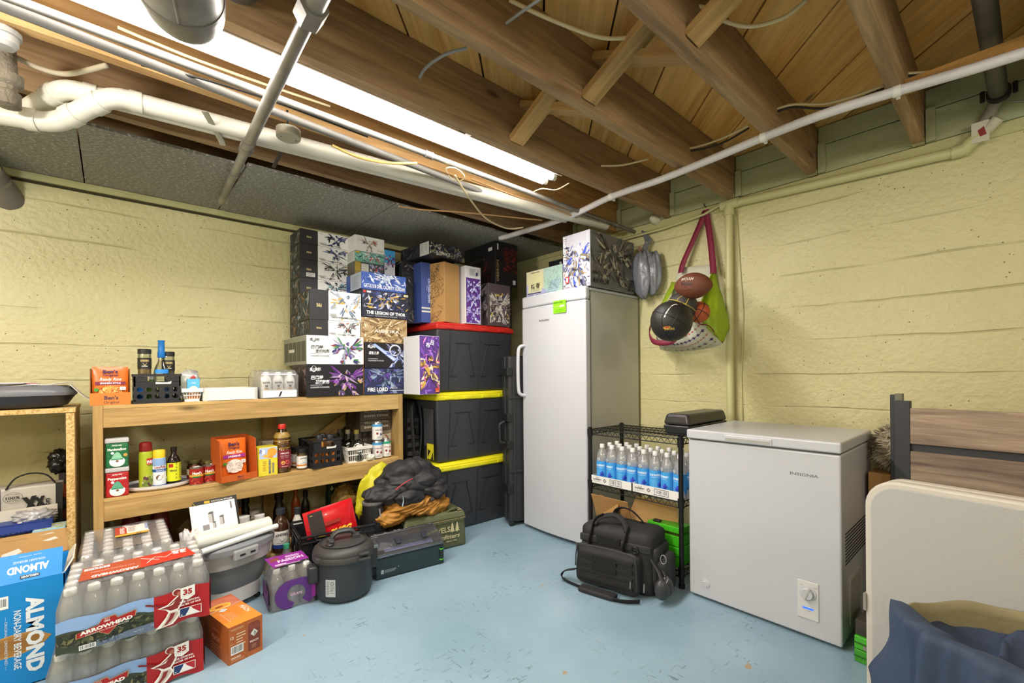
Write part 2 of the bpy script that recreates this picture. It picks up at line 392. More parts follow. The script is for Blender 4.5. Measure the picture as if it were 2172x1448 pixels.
def floor_mat():
    m, b, N, L = nodes('painted_floor'); tc = N('TexCoord')
    n = N('TexNoise'); n.inputs['Scale'].default_value = 2.2; n.inputs['Detail'].default_value = 6; L(tc.outputs['Object'], n.inputs['Vector'])
    r = ramp(N, L, n.outputs['Fac'], [(0.3, '#7f9cad'), (0.7, '#92adbd')])
    # fine scuffs, two crossing directions, only in worn patches
    facs = []
    for ang, sx, sy in ((0.5, 85, 16), (-0.9, 18, 95)):
        mp = N('Mapping'); mp.inputs['Rotation'].default_value = (0, 0, ang); mp.inputs['Scale'].default_value = (sx, sy, 1); L(tc.outputs['Object'], mp.inputs[0])
        q = N('TexNoise'); q.inputs['Scale'].default_value = 1.0; q.inputs['Detail'].default_value = 5; q.inputs['Distortion'].default_value = .6; L(mp.outputs[0], q.inputs['Vector'])
        facs.append(ramp(N, L, q.outputs['Fac'], [(0.63, 0.0), (0.67, 1.0)]).outputs[0])
    n2 = N('TexNoise'); n2.inputs['Scale'].default_value = 3.1; n2.inputs['Detail'].default_value = 4; L(tc.outputs['Object'], n2.inputs['Vector'])
    pm = ramp(N, L, n2.outputs['Fac'], [(0.46, 0.0), (0.66, 0.75)])
    mx = N('Math', operation='MAXIMUM'); L(facs[0], mx.inputs[0]); L(facs[1], mx.inputs[1])
    f = N('Math', operation='MULTIPLY'); L(mx.outputs[0], f.inputs[0]); L(pm.outputs[0], f.inputs[1])
    c = mixc(N, L, f.outputs[0], r.outputs[0], '#4c5a56')
    n3 = N('TexNoise'); n3.inputs['Scale'].default_value = 9; n3.inputs['Detail'].default_value = 6; L(tc.outputs['Object'], n3.inputs['Vector'])
    ch = ramp(N, L, n3.outputs['Fac'], [(0.715, 0.0), (0.73, 1.0)])
    c = mixc(N, L, ch.outputs[0], c, '#a08a68')
    L(c, b.inputs['Base Color']); b.inputs['Roughness'].default_value = 0.38
    n6 = N('TexNoise'); n6.inputs['Scale'].default_value = 22; n6.inputs['Detail'].default_value = 4; L(tc.outputs['Object'], n6.inputs['Vector'])
    bp = N('Bump'); bp.inputs['Strength'].default_value = 0.22; bp.inputs['Distance'].default_value = 0.006; L(n6.outputs['Fac'], bp.inputs['Height']); L(bp.outputs[0], b.inputs['Normal'])
    return m
struct(MB().box(X0, XW, Y0, YW, -0.08, 0).build('floor', floor_mat()))
wl = struct(MB().box(X0, XW + .12, YW, YW + .12, 0, 2.5).build('wall_left', M_WALL))
wr = struct(MB().box(XW, XW + .12, Y0, YW, 0, 2.5).build('wall_right', M_WALL))
struct(MB().box(X0 - .1, X0, Y0, YW, 0, 2.5).build('wall_back', mat('#c9c49a', .7)))
struct(MB().box(X0, XW, Y0 - .1, Y0, 0, 2.5).build('wall_rear', mat('#c9c49a', .7)))
# ledge along the top of the left wall: painted lip over a dark crack
M_PAINT = mat('#c3c08c', .5, bump=.3, bscale=60)
r = random.Random(4)
lip = MB(); n = 90
for i in range(n):
    a = X0 + (XW - X0) * i / n; b_ = X0 + (XW - X0) * (i + 1) / n
    d = .020 + .010 * noise.noise(Vector((i * .35, 0, 0))); e = .020 + .010 * noise.noise(Vector(((i + 1) * .35, 0, 0)))
    lip.add([(a, YW - d, 2.165), (b_, YW - e, 2.165), (b_, YW, 2.165), (a, YW, 2.165), (a, YW - d, 2.2), (b_, YW - e, 2.2), (b_, YW, 2.2), (a, YW, 2.2)], [(0, 3, 2, 1), (4, 5, 6, 7), (0, 1, 5, 4)])
lip.build('painted_ledge', M_PAINT, wl)
MB().box(X0, XW, YW - .004, YW, 2.150, 2.164).build('mortar_gap', mat('#3c3620', .9), wl)
# --- right wall: sill strip, rim boards between the joists
JY = [0.30 + .4375 * k for k in range(-4, 8)]       # joist centre lines
M_RIM = mat('#a9ad86', .45, bump=.25, bscale=50)
MB().box(XW - .012, XW, Y0, YW, 2.165, 2.215).build('sill_strip', M_PAINT, wr)
for k in range(len(JY) - 1):
    a, b_ = JY[k] + .026, JY[k + 1] - .026
    MB().box(XW - .016, XW, a, b_, 2.222, 2.372).build('rim_board', M_RIM, wr, bevel=.002)
    MB().box(XW - .016, XW, a, b_, 2.377, 2.475).build('rim_board', M_RIM, wr, bevel=.002)
    MB().box(XW - .034, XW - .016, b_ - .035, b_, 2.222, 2.38).build('cleat', M_RIM, wr, bevel=.002)
# --- ceiling: diagonal subfloor planks (each a part) over 2x10 joists
W_J = wood('joist_wood', '#84694b', '#b4946c', 'X', rough=.75)
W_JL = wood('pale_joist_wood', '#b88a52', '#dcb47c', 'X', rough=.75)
W_P = wood('subfloor_wood', '#d09848', '#efc078', 'X', scale=.6, rough=.75)
ce = MB().box(X0, XW, Y0, YW, ZS + .022, ZS + .04).build('ceiling', mat('#3a2c1c', .9)); struct(ce)
def clip_rect(poly, x0, x1, y0, y1):
    def cut(p, ax, lim, sg):
        out = []
        for i in range(len(p)):
            a, b = p[i], p[(i + 1) % len(p)]; da = (a[ax] - lim) * sg; db = (b[ax] - lim) * sg
            if da >= 0: out.append(a)
            if da * db < 0:
                t = da / (da - db); out.append((a[0] + (b[0] - a[0]) * t, a[1] + (b[1] - a[1]) * t))
        return out
    for ax, lim, sg in ((0, x0, 1), (0, x1, -1), (1, y0, 1), (1, y1, -1)):
        if len(poly) < 3: return []
        poly = cut(poly, ax, lim, sg)
    return poly
q = 2 ** -.5
for k in range(-14, 13):
    c0 = .43 + .378 * k + .006; c1 = c0 + .366
    # plank strip between lines x-y=c0 and x-y=c1
    pl = [(-8 + c0, -8), (8 + c0, 8), (8 + c1, 8), (-8 + c1, -8)]
    pl = clip_rect(pl, X0, XW, Y0, YW)
    if len(pl) < 3: continue
    # object rotated 45 degrees so the grain runs along the plank
    loc = [((x + y) * q, (y - x) * q) for x, y in pl]
    o = MB().prism(loc, 0, .02).build('subfloor_plank', W_P, ce); o.rotation_euler = (0, 0, PI / 4); o.location = (0, 0, ZS + r.uniform(0, .002))
for i, y in enumerate(JY):
    x1 = XW
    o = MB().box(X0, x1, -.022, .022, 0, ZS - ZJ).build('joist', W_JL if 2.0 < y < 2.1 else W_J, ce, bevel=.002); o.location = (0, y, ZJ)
# white patches of wall paint on the joist ends
for y in JY[3:7]:
    MB().box(XW - .05, XW - .017, y - .0225, y + .0225, ZJ - .0006, ZJ + .02).build('paint_patch', M_PAINT, ce)
# cross bridging
W_B = wood('bridging_wood', '#a88450', '#cda66a', 'X', rough=.7, knots=False)
def brace(p, q_, wd=.084, th=.030):
    p, q_ = Vector(p), Vector(q_); d = (q_ - p); L = d.length
    o = MB().box(0, L, -wd / 2, wd / 2, -th / 2, th / 2).build('bridging_brace', W_B, ce, bevel=.0015)
    ex = d.normalized(); ey = Vector((1, 0, 0)); ez = ex.cross(ey).normalized()
    o.matrix_local = Matrix(((ex.x, ey.x, ez.x, p.x), (ex.y, ey.y, ez.y, p.y), (ex.z, ey.z, ez.z, p.z), (0, 0, 0, 1)))
    return o
for k in range(3, 8):
    ya, yb = JY[k] + .022, JY[k + 1] - .022
    if k < 7: 
        brace((1.46, yb, ZJ + .035), (1.46, ya, ZS - .03)); brace((1.53, ya, ZJ + .035), (1.53, yb, ZS - .03))
# blocking at the right end of the near bays
o = MB().box(-.02, .02, 0, .394, 0, .045).build('blocking', wood('block_wood', '#9c6f34', '#c08f4c', 'Y'), ce, bevel=.002); o.location = (2.32, -.116, ZJ)
o = MB().box(0, .04, 0, .39, 0, .05).build('blocking', bpy.data.materials['block_wood'], ce, bevel=.002); o.location = (2.32, -.56, ZJ)
# fibreboard panels under the joists by the left wall
def fib_mat():
    m, b, N, L = nodes('grey_fibreboard'); tc = N('TexCoord'); mp = N('Mapping'); mp.inputs['Scale'].default_value = (40, 110, 40); mp.inputs['Rotation'].default_value = (0, 0, .12); L(tc.outputs['Object'], mp.inputs[0])
    n = N('TexNoise'); n.inputs['Scale'].default_value = 1.6; n.inputs['Detail'].default_value = 3; L(mp.outputs[0], n.inputs['Vector'])
    rr = ramp(N, L, n.outputs['Fac'], [(0.48, '#86847c'), (0.58, '#98958b'), (0.66, '#cfccc2')])
    L(rr.outputs[0], b.inputs['Base Color']); b.inputs['Roughness'].default_value = .85; return m
M_FIB = fib_mat()
edges = [-1.6, -.85, -.10, .52, 1.33, 2.14, XW]
for i in range(6):
    a, b_ = edges[i] + .003, edges[i + 1] - .003
    yo = [2.66, 2.66, 2.60, 2.57, 2.57, 2.58][i]
    pts = [(a, YW)] + [(b_, YW)] + [(b_ - (b_ - a) * j / 8, yo + .012 * noise.noise(Vector((a + j, i, 0)))) for j in range(9)]
    MB().prism([p for p in pts][::-1], 2.202, 2.216).build('fibreboard_panel', M_FIB, ce)
# dark strip where the panels meet the wall
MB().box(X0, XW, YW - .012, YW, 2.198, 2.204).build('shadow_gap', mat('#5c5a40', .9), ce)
# ================================================================ overhead services
M_GALV = mat('#98948c', .42, .6, var=.45, bscale=60); M_GALV2 = mat('#a3a098', .42, .5, var=.5, bscale=70)
M_PVC = mat('#dcd8ca', .38, var=.18, bscale=40); M_CREAM = mat('#ddcba0', .5); M_GREYC = mat('#9a9c9b', .5); M_BLACKC = mat('#23211f', .55)
M_WHITE = mat('#e9e6e0', .4)
# fluorescent strip light
t = thing('strip_light', 'long bare fluorescent strip light glowing white under the ceiling joists', 'light', (0.72, 1.755, 2.24))
MB().box(-1.18, 1.18, -.035, .035, .022, .09).build('housing', M_WHITE, t, bevel=.004)
rf = MB(); rf.prism([(-.074, .0), (-.03, .024), (.03, .024), (.074, .0), (.076, .003), (.031, .030), (-.031, .030), (-.076, .003)], -1.17, 1.17, Matrix(((0, 0, 1, 0), (1, 0, 0, 0), (0, 1, 0, 0), (0, 0, 0, 1))))
rf.build('reflector', M_WHITE, t)
M_TUBE = mat('#fffaf2', .4, emit=18.0)
for s in (-1, 1):
    tb = MB().tube([(-1.15, s * .034, 0), (1.13, s * .034, 0)], .018, 14).build('fluorescent_tube', M_TUBE, t, smooth='auto')
    for xa in (1.13, -1.175): MB().tube([(xa, s * .034, 0), (xa + .025, s * .034, 0)], .0175, 14).build('end_cap', mat('#c9c7c2', .3, .6), tb)
MB().box(.5, .53, -.09, -.03, .0, .05).build('clip', M_GALV, t)
# conduits along the joists
def P2(a, z): return onz(a[0], a[1], z)
def straight(name, label, cat, a, b, z, r, m, ext=(0, 0), group=None, fit=(), fr=1.35, fl=.03, z2=None):
    A, B = P2(a, z), P2(b, z if z2 is None else z2); d = (B - A).normalized(); A = A - d * ext[0]; B = B + d * ext[1]
    root = thing(name, label, cat, A, 0, group); L = (B - A)
    MB().tube([(0, 0, 0), tuple(L)], r, 14).build('pipe', m, root, smooth='auto')
    for f in fit:
        p = L * f; q = d * fl
        MB().tube([p - q, p - q * .75, p - q * .7, p + q * .7, p + q * .75, p + q], [r * fr, r * fr, r * (fr - .1), r * (fr - .1), r * fr, r * fr], 14).build('coupling', m, root, smooth='auto')
    return root
c1 = straight('steel_conduit', 'long shiny steel conduit running beside the strip light to the corner', 'pipe', (32, 0), (1400, 512), 2.185, .0135, M_GALV, (1.0, 0), fit=(.86, .52), fl=.02)
c2 = straight('plastic_conduit', 'thick dull grey conduit just below the long shiny steel one', 'pipe', (250, 108), (1128, 448), 2.18, .0155, mat('#7b7874', .6, var=.2), (1.2, 0), fit=(.995,), fl=.02)
# galvanised pipe crossing under the strip light
a, b_ = onz(470, 425, 2.165), onz(660, 25, 2.085)
root = thing('galvanised_pipe', 'straight galvanised steel pipe crossing diagonally in front of the strip light', 'pipe', a)
L = b_ - a; d = L.normalized()
MB().tube([-d * .05, L * .46], .0185, 16).build('lower_pipe', M_GALV2, root, smooth='auto')
MB().tube([L * .46, L], .0205, 16).build('upper_pipe', M_GALV, root, smooth='auto')
MB().tube([L, L + d * .5], .026, 16).build('upper_pipe', M_GALV2, root, smooth='auto')
for f, rr_, h in ((.46, .027, .022), (.49, .0245, .03)): MB().tube([L * f - d * h, L * f + d * h], rr_, 16).build('coupling', M_GALV, root, smooth='auto')
MB().tube([L - d * .03, L + d * .03], .038, 6).build('union_nut', M_GALV2, root)
cl = L * .27
MB().tube([cl - d * .010, cl + d * .010], .0235, 16).build('clamp', M_GALV, root, smooth='auto')
for s in (-1, 1): MB().box(-.004, .004, -.008, .008, -.002, .012, Matrix.Translation(cl + Vector((s * .03, 0, 0)))).build('clamp_ear', M_GALV, root)
MB().box(-.07, .07, -.03, .03, .060, .064, Matrix.Translation(Vector((0.02, YW - a.y - .06, 0)))).build('wall_plate', mat('#a89a7c', .7, var=.3), root)
# galvanised air ducts with seams
def duct(name, label, px, D, rad, back, upl, dir_u):
    E = ond(px[0], px[1], D); hd = -(_F + _R * ((dir_u - CX) / F_PX)); hd.z = 0; hd.normalize()
    root = thing(name, label, 'duct', E)
    pts = [hd * back, hd * .22]
    path = [hd * back, hd * (back * .5), hd * .12]
    bend = []
    for k in range(9):
        a_ = PI / 2 * k / 8; bend.append(hd * (.12 - .13 * math.sin(a_)) + Vector((0, 0, .13 * (1 - math.cos(a_)))))
    MB().tube(path, rad, 40).build('duct_tube', M_GALV2, root, smooth='auto')
    MB().tube([q_ for q_ in bend] + [bend[-1] + Vector((0, 0, upl))], rad * .985, 40).build('duct_elbow', M_GALV, root, smooth='auto')
    for f in (.12, .30): MB().tube([hd * (f - .006), hd * (f + .006)], rad * 1.025, 40).build('seam_ring', M_GALV, root, smooth='auto')
    ax = hd.cross(Vector((0, 0, 1))).normalized()
    MB().tube([hd * .13 + Vector((0, 0, -rad * 1.0)), hd * back + Vector((0, 0, -rad * 1.0))], .003, 6).build('seam', M_GALV2, root)
    return root
duct('air_duct', 'large galvanised round duct hanging in front of the strip light', (395, 50), 1.15, .088, .8, .2, 540)
duct('air_duct', 'short galvanised round duct just to the side of the larger one', (500, 0), 1.45, .072, .6, .2, 560)
# white drain pipes: two offsets then a long run along the joists
def drain(name, label, pix, z, r, group=None):
    P = [onz(u, v, zz) for (u, v, zz) in pix]; o = P[0].copy(); P = [p - o for p in P]
    root = thing(name, label, 'pipe', o)
    pts = []
    for i, p in enumerate(P):
        if 0 < i < len(P) - 1:
            a_, c_ = P[i - 1], P[i + 1]; k = .045
            pa = p + (a_ - p).normalized() * k; pc = p + (c_ - p).normalized() * k
            for q_ in range(6):
                t_ = q_ / 5; pts.append(pa * (1 - t_) ** 2 + p * 2 * t_ * (1 - t_) + pc * t_ ** 2)
        else: pts.append(p)
    MB().tube(pts, r, 22).build('pipe', M_PVC, root, smooth='auto')
    for i in range(1, len(P) - 1):
        a_, p, c_ = P[i - 1], P[i], P[i + 1]
        for q_ in (a_, c_):
            dd = (q_ - p).normalized(); MB().tube([p + dd * .048, p + dd * .085], r * 1.12, 22).build('socket_collar', M_PVC, root, smooth='auto')
    return root
drain('white_drain_pipe', 'nearer white plastic drain pipe with two bends and a long straight run', [(-330, 190, 2.08), (118, 262, 2.08), (240, 203, 2.183), (1285, 478, 2.183)], 2.15, .034)
drain('white_drain_pipe', 'farther white plastic drain pipe bending up behind the nearer one', [(-300, 175, 2.12), (28, 252, 2.12), (140, 186, 2.19), (1200, 462, 2.19)], 2.17, .033)
# ceiling cleanout and fittings at the left
t = thing('cleanout_cap', 'round white pipe cap hanging from the joist at the far left', 'pipe fitting', onz(8, 78, 2.19))
t.scale = (.68, .68, 1)
MB().lathe([(0, -.035), (.035, -.033), (.048, -.02), (.05, 0), (.058, .002), (.058, .018), (.03, .02), (.03, .1)], seg=28).build('cap', mat('#a9a7a2', .5), t, smooth='auto')
t = thing('old_pipe_fitting', 'dusty threaded pipe fitting below the round cap at far left', 'pipe fitting', onz(15, 165, 2.16))
MB().lathe([(.022, -.10), (.034, -.095), (.034, -.05), (.026, -.045), (.026, -.03), (.04, -.02), (.04, .01), (.026, .015), (.022, .12)], seg=16).build('fitting', mat('#8f8674', .7, .2, bump=.6, bscale=90, var=.4), t, smooth='auto')
# big pipe through the left wall
Wp = ony(12, 415, YW); t = thing('wall_sleeve_pipe', 'pale pipe in a grey rubber sleeve entering the left wall', 'pipe', Wp)
d = (ond(-70, 300, 2.0) - Wp).normalized()
MB().tube([d * .10, d * .9], .050, 24).build('pipe', mat('#c9c3a8', .5), t, smooth='auto')
MB().tube([-d * .03, d * .03, d * .09, d * .11, d * .17, d * .175], [.064, .062, .058, .056, .056, .051], 24).build('rubber_sleeve', mat('#77726b', .6), t, smooth='auto')
MB().tube([d * .10, d * .115], .0595, 24).build('hose_clamp', M_GALV, t, smooth='auto')
# painted water pipe on the right wall: run, tee, drop
M_PP = mat('#c8c591', .38); r_ = .024
T = Vector((XW - r_ * 1.25 - .006, 1.185, 2.185)); t = thing('painted_pipe_run', 'green-painted pipe along the top of the right wall with a vertical drop', 'pipe', T)
E1 = onx(2045, 318, T.x) - T; E2 = onx(2085, 285, T.x) - T
MB().tube([(0, 0, 0), E1], r_, 18).build('pipe', M_PP, t, smooth='auto')
MB().tube([(0, 0, 0), (0, 0.0, 2.0 * -1.09)], r_ * .95, 18).build('pipe', M_PP, t, smooth='auto')
MB().tube([(0, .045, 0), (0, -.06, 0)], r_ * 1.25, 18).build('tee', M_PP, t, smooth='auto')
MB().tube([(0, 0, 0), (0, 0, -.07)], r_ * 1.25, 18).build('tee', M_PP, t, smooth='auto')
MB().tube([(0, 0.03, 0.02), (0, .16, -.02), (0, .45, -.04), (.005, .9, -.04)], .008, 8).build('thin_pipe', M_PP, t, smooth='auto')
MB().tube([E1 + Vector((0, .04, 0)), E1, E1 + (E2 - E1) * .4 + Vector((0, 0, .01)), E2], [r_ * 1.2, r_ * 1.25, r_ * 1.2, r_ * 1.2], 18).build('elbow', M_PP, t, smooth='auto')
MB().tube([E2, onx(2118, 250, T.x - .02) - T], r_ * .95, 18).build('pipe', mat('#cfc9b4', .5, var=.25), t, smooth='auto')
MB().box(-.028, -.026, E2.y - .02, E2.y + .035, E2.z - .04, E2.z + .05).build('paper_tag', mat('#d2cdbb', .8), t)
MB().prism([(E2.y - .012, E2.z - .012), (E2.y + .008, E2.z - .016), (E2.y + .016, E2.z + .012), (E2.y - .004, E2.z + .026)], -.0292, -.0285, Matrix(((0, 0, 1, 0), (1, 0, 0, 0), (0, 1, 0, 0), (0, 0, 0, 1)))).build('red_mark', mat('#8c2f28', .7), t)
# thin cable down the wall beside the drop pipe
cb = MB().tube([(XW - .006, 1.15, 2.15), (XW - .006, 1.128, 1.7), (XW - .006, 1.115, 1.5), (XW - .006, 1.13, 1.1), (XW - .006, 1.12, .6)], .0035, 6).build('thin_wall_cable', M_PP, None, smooth=True)
tag(cb, 'thin pale cable hanging beside the vertical painted pipe', 'cable')
# dark cast pipe along the near bay
A = onz(2080, -60, 2.33); B = Vector((XW - .06, onz(2121, 245, 2.33).y, 2.32)); t = thing('dark_waste_pipe', 'dark cast pipe with a bolted clamp ending at the right wall', 'pipe', B)
MB().tube([A - B + (A - B).normalized() * 1.2, (0, 0, 0)], .030, 22).build('pipe', mat('#5d5952', .55, .4, var=.3), t, smooth='auto')
MB().tube([(-.05, 0, 0), (-.02, 0, -.002)], .038, 22).build('clamp', mat('#2e2b28', .6, .4), t, smooth='auto')
MB().tube([(0, 0, 0), (.03, .03, -.06), (.03, .05, -.09)], .024, 16).build('elbow', mat('#8d887a', .6), t, smooth='auto')
for s in (-1, 1): MB().tube([(-.035, s * .048, -.02), (-.035, s * .048, .025)], .008, 8).build('bolt', mat('#2e2b28', .6, .4), t)
cb = MB().tube([B + Vector((.02, -.03, -.03)), B + Vector((.03, -.08, -.045)), B + Vector((.05, -.2, -.03)), B + Vector((.05, -.5, -.02))], .003, 6).build('thin_bare_wire', M_GREYC, None, smooth=True)
tag(cb, 'thin bare wire leading away from the dark pipe clamp', 'wire')
# ---- cables
def spline(pts, n=8):
    pts = [Vector(p) for p in pts]; P = [pts[0]] + pts + [pts[-1]]; out = []
    for i in range(1, len(P) - 2):
        for k in range(n):
            t_ = k / n; a_, b2, c_, d_ = P[i - 1], P[i], P[i + 1], P[i + 2]
            out.append(.5 * ((2 * b2) + (-a_ + c_) * t_ + (2 * a_ - 5 * b2 + 4 * c_ - d_) * t_ ** 2 + (-a_ + 3 * b2 - 3 * c_ + d_) * t_ ** 3))
    out.append(pts[-1]); return out
def cable(label, pix, r, m, name='electrical_cable', group=None, flat=None):
    pts = [onz(u, v, z) for u, v, z in pix]
    o = MB().tube(spline(pts), r, 8, flat=flat).build(name, m, None, smooth=True); return tag(o, label, 'cable', group)
# white bundle stapled under the joists
o = thing('white_cable_bundle', 'thick white cable bundle tied up and stapled across under the joists', 'cable', onz(1090, 497, 2.19))
pts = [onz(u, v, z) - o.location for u, v, z in [(1060, 505, 2.19), (1090, 497, 2.19), (1200, 462, 2.175), (1297, 417, 2.205), (1400, 381, 2.19), (1500, 341, 2.195), (1620, 291, 2.205), (1750, 241, 2.185), (1903, 193, 2.205), (2050, 150, 2.19), (2200, 103, 2.2)]]
MB().tube(spline(pts, 6), .0185, 12).build('sleeve', mat('#d6d2d4', .45, bump=.5, bscale=30), o, smooth=True)
for k in (3, 6, 8): 
    p = pts[k]; MB().tube([p + Vector((0, -.012, 0)), p + Vector((0, .012, 0))], .0215, 12).build('cable_tie', M_WHITE, o, smooth='auto')
    MB().box(p.x + .018, p.x + .030, p.y - .006, p.y + .006, p.z - .02, p.z + .014).build('tie_head', M_WHITE, o)
cable('cream cable curving across the bays at the top from joist to joist', [(1080, 0, 2.40), (1160, 38, 2.38), (1260, 76, 2.36), (1320, 81, 2.37), (1375, 68, 2.40)], .007, M_CREAM)
cable('cream cable drooping in the bay beyond the second brace', [(1463, 18, 2.40), (1490, 15, 2.4), (1530, 42, 2.38), (1590, 56, 2.36), (1660, 38, 2.37), (1710, 0, 2.40)], .007, M_CREAM)
cable('grey flexible cable poking from the second joist hole', [(890, 165, 2.33), (905, 142, 2.33), (945, 115, 2.34), (990, 102, 2.36)], .006, M_GREYC)
cable('grey cable end near the top poking out of the third joist', [(1073, 50, 2.33), (1100, 30, 2.34), (1150, -5, 2.36)], .005, M_GREYC)
for i, (lab, px) in enumerate([('joist nearest the strip light', [(1238, 357), (1270, 352), (1320, 350), (1375, 337)]), ('second joist from the strip light', [(1420, 311), (1465, 314), (1530, 294), (1588, 266)]), ('third joist from the strip light', [(1630, 238), (1680, 222), (1760, 218), (1875, 182)]), ('joist nearest the dark pipe', [(1920, 156), (1985, 150), (2060, 128), (2172, 88)])]):
    zz = 2.34
    cable('cream cable drooping from the hole in the ' + lab, [(u, v, zz) for u, v in px], .0055, M_CREAM)
    if i: cable('black cable beside the cream one from the ' + lab, [(u, v + (6 if k < 2 else 10 if k == 2 else 6), zz - .01) for k, (u, v) in enumerate(px)], .005, M_BLACKC)
cable('tan cable stapled along the side of the joist by the strip light', [(250, 58, 2.25), (330, 92, 2.24), (420, 128, 2.24), (560, 178, 2.25), (700, 225, 2.26)], .005, M_CREAM)
cable('tan cable hanging in a loose curve to the white bundle', [(965, 372, 2.17), (990, 412, 2.15), (1030, 462, 2.14), (1075, 484, 2.15), (1110, 482, 2.17)], .0055, M_CREAM)
cable('thin tan cable running low under the fibreboard', [(845, 437, 2.17), (900, 445, 2.17), (980, 450, 2.17), (1150, 467, 2.17)], .005, mat('#c49a6a', .6))
cable('yellow cable from the round junction box along the conduit', [(705, 308, 2.15), (760, 333, 2.14), (820, 345, 2.14), (885, 346, 2.15)], .0065, mat('#dcb96a', .5))
cable('thin black cable between the wood strip and the conduit', [(300, 138, 2.19), (420, 165, 2.18), (520, 195, 2.18), (600, 222, 2.18), (780, 290, 2.18)], .004, M_BLACKC)
cable('looped cream wire coil tied on the conduit', [(950, 368, 2.16), (946, 358, 2.16), (960, 355, 2.15), (975, 362, 2.15), (985, 375, 2.155), (975, 384, 2.16), (960, 380, 2.165), (952, 372, 2.165)], .003, M_CREAM)
cable('pale wire twisting from the end of the strip light to the joist', [(1128, 408, 2.2), (1150, 400, 2.2), (1180, 402, 2.2), (1207, 388, 2.2)], .003, M_CREAM)
cable('cream cable sagging above the farther white drain pipe', [(35, 122, 2.25), (85, 145, 2.24), (135, 157, 2.23), (180, 150, 2.23), (228, 138, 2.23)], .009, mat('#bfb49a', .6))
cable('brown cable bending along under the far joists', [(1000, 380, 2.17), (1090, 415, 2.17), (1170, 440, 2.17), (1290, 490, 2.17)], .004, mat('#b98f5f', .6))
# small fittings
t = thing('junction_box', 'round grey ceiling junction box hanging by the diagonal galvanised pipe', 'junction box', onz(612, 292, 2.15))
MB().lathe([(.046, 0), (.048, .006), (.048, .034), (.0, .036)], seg=24).build('box', mat('#a8a494', .5, .4, var=.3), t, smooth='auto')
MB().lathe([(0, -.003), (.046, -.003), (.048, 0), (.048, .004)], seg=24).build('cover', mat('#b6b2a0', .5, .3), t, smooth='auto')
for s in (-1, 1): MB().lathe([(.003, -.006), (.004, -.003)], Matrix.Translation((s * .03, 0, 0)), 8).build('screw', M_GALV, t)
MB().tube([(0, 0, .03), (-.01, -.02, .07), (-.012, -.03, .1)], .004, 8).build('wire', M_BLACKC, t, smooth=True)
t = thing('hanger_strap', 'bent steel hanger strap below the nearer white drain pipe', 'bracket', onz(470, 306, 2.13))
pp = [onz(473, 308, 2.14) - t.location, onz(468, 296, 2.15) - t.location, onz(434, 236, 2.17) - t.location]
MB().tube(pp, .012, 8, flat=.15).build('strap', mat('#b0b3ac', .4, .6), t)
t = thing('perforated_strap', 'dark perforated steel strap hanging beneath the junction box', 'bracket', onz(592, 335, 2.14))
MB().tube([onz(580, 355, 2.12) - t.location, onz(592, 332, 2.15) - t.location, onz(598, 312, 2.17) - t.location], .009, 8, flat=.2).build('strap', mat('#55504a', .5, .6), t)
t = thing('lamp_holder', 'small round white bulb holder on the painted rim board', 'light fitting', onx(1390, 466, XW - .03))
MB().lathe([(.012, -.055), (.022, -.045), (.03, -.02), (.034, 0), (.034, .014)], Matrix.Rotation(PI / 2, 4, 'Y'), 20).build('holder', mat('#dcd8c0', .35), t, smooth='auto')
t = thing('wall_hook', 'small dark screw hook above the hanging tote bag', 'hook', onx(1497, 438, XW - .012))
MB().tube([(.01, 0, .0), (-.012, 0, 0), (-.022, 0, .006), (-.026, 0, .016)], .003, 8).build('hook', mat('#2b2723', .4, .7), t, smooth=True)
# ================================================================ appliances along the right wall
RZ = -PI / 2
RX0, RX1, RY0, RY1, RH = 2.24, 2.58, 1.175, 1.775, .80
M_APP = mat('#c2c3c9', .28, bump=.05, bscale=300); M_APPD = mat('#a9a8a0', .35); M_GSK = mat('#5a5a58', .6); M_BLK = mat('#1c1b1b', .5); M_BLK2 = mat('#262525', .45)
# upright freezer / fridge
t = thing('upright_freezer', 'tall white upright freezer with a side handle and a lime green sticker', 'freezer', (2.285, 2.44, 0), RZ)
FW, FD, FH = .60, .62, 1.69
MB().box(.004, FW - .004, .065, FD, .022, FH - .01).build('cabinet', mat('#b9b8b0', .35, bump=.05, bscale=300), t, bevel=.008)
MB().box(.012, FW - .012, .050, .066, .05, FH - .04).build('door_gasket', M_GSK, t)
dr = MB(); pf = []
for k in range(13):
    a = k / 12; pf.append((a * FW, -.020 * math.sin(PI * a) + .002))
dr.prism(pf + [(FW, .05), (0, .05)], .022, FH - .075); d_ = dr.build('door', M_APP, t, bevel=.008, seg=3)
MB().prism([(x, y) for x, y in pf] + [(FW, .05), (0, .05)], FH - .072, FH + .012).build('top_cap', M_APP, t, bevel=.012, seg=3)
MB().box(0, FW, .05, FD - .01, FH - .01, FH + .008).build('top_panel', M_APP, t, bevel=.004)
MB().box(.02, FW - .02, .07, FD - .02, 0.012, .022).build('plinth', M_BLK2, t)
for x in (.04, FW - .04):
    for y in (.08, FD - .05): MB().lathe([(.015, 0), (.015, .022)], Matrix.Translation((x, y, 0)), 10).build('foot', M_BLK, t)
MB().tube(spline([(.028, -.0, 1.345), (.018, -.035, 1.335), (.012, -.05, 1.30), (.010, -.053, 1.16), (.012, -.05, 1.02), (.018, -.035, .985), (.028, -.0, .975)], 6), .014, 12, flat=.9).build('handle', M_APP, d_, smooth=True)
f = front((0, -.0215, 0)); pr = Print(Face((0, -.0215, 0), (1, 0, 0), (0, 0, 1), (0, -1, 0)))
pr.rect(.338, 1.545, .115, .085, '#86d418'); pr.text('Hamilton Beach', .343, 1.612, .017, '#183008', bold=.02, width=.085); pr.text('GARAGE', .344, 1.585, .018, '#b9ec74', width=.045); pr.text('READY', .398, 1.584, .020, '#f4ffe4', bold=.03, width=.046)
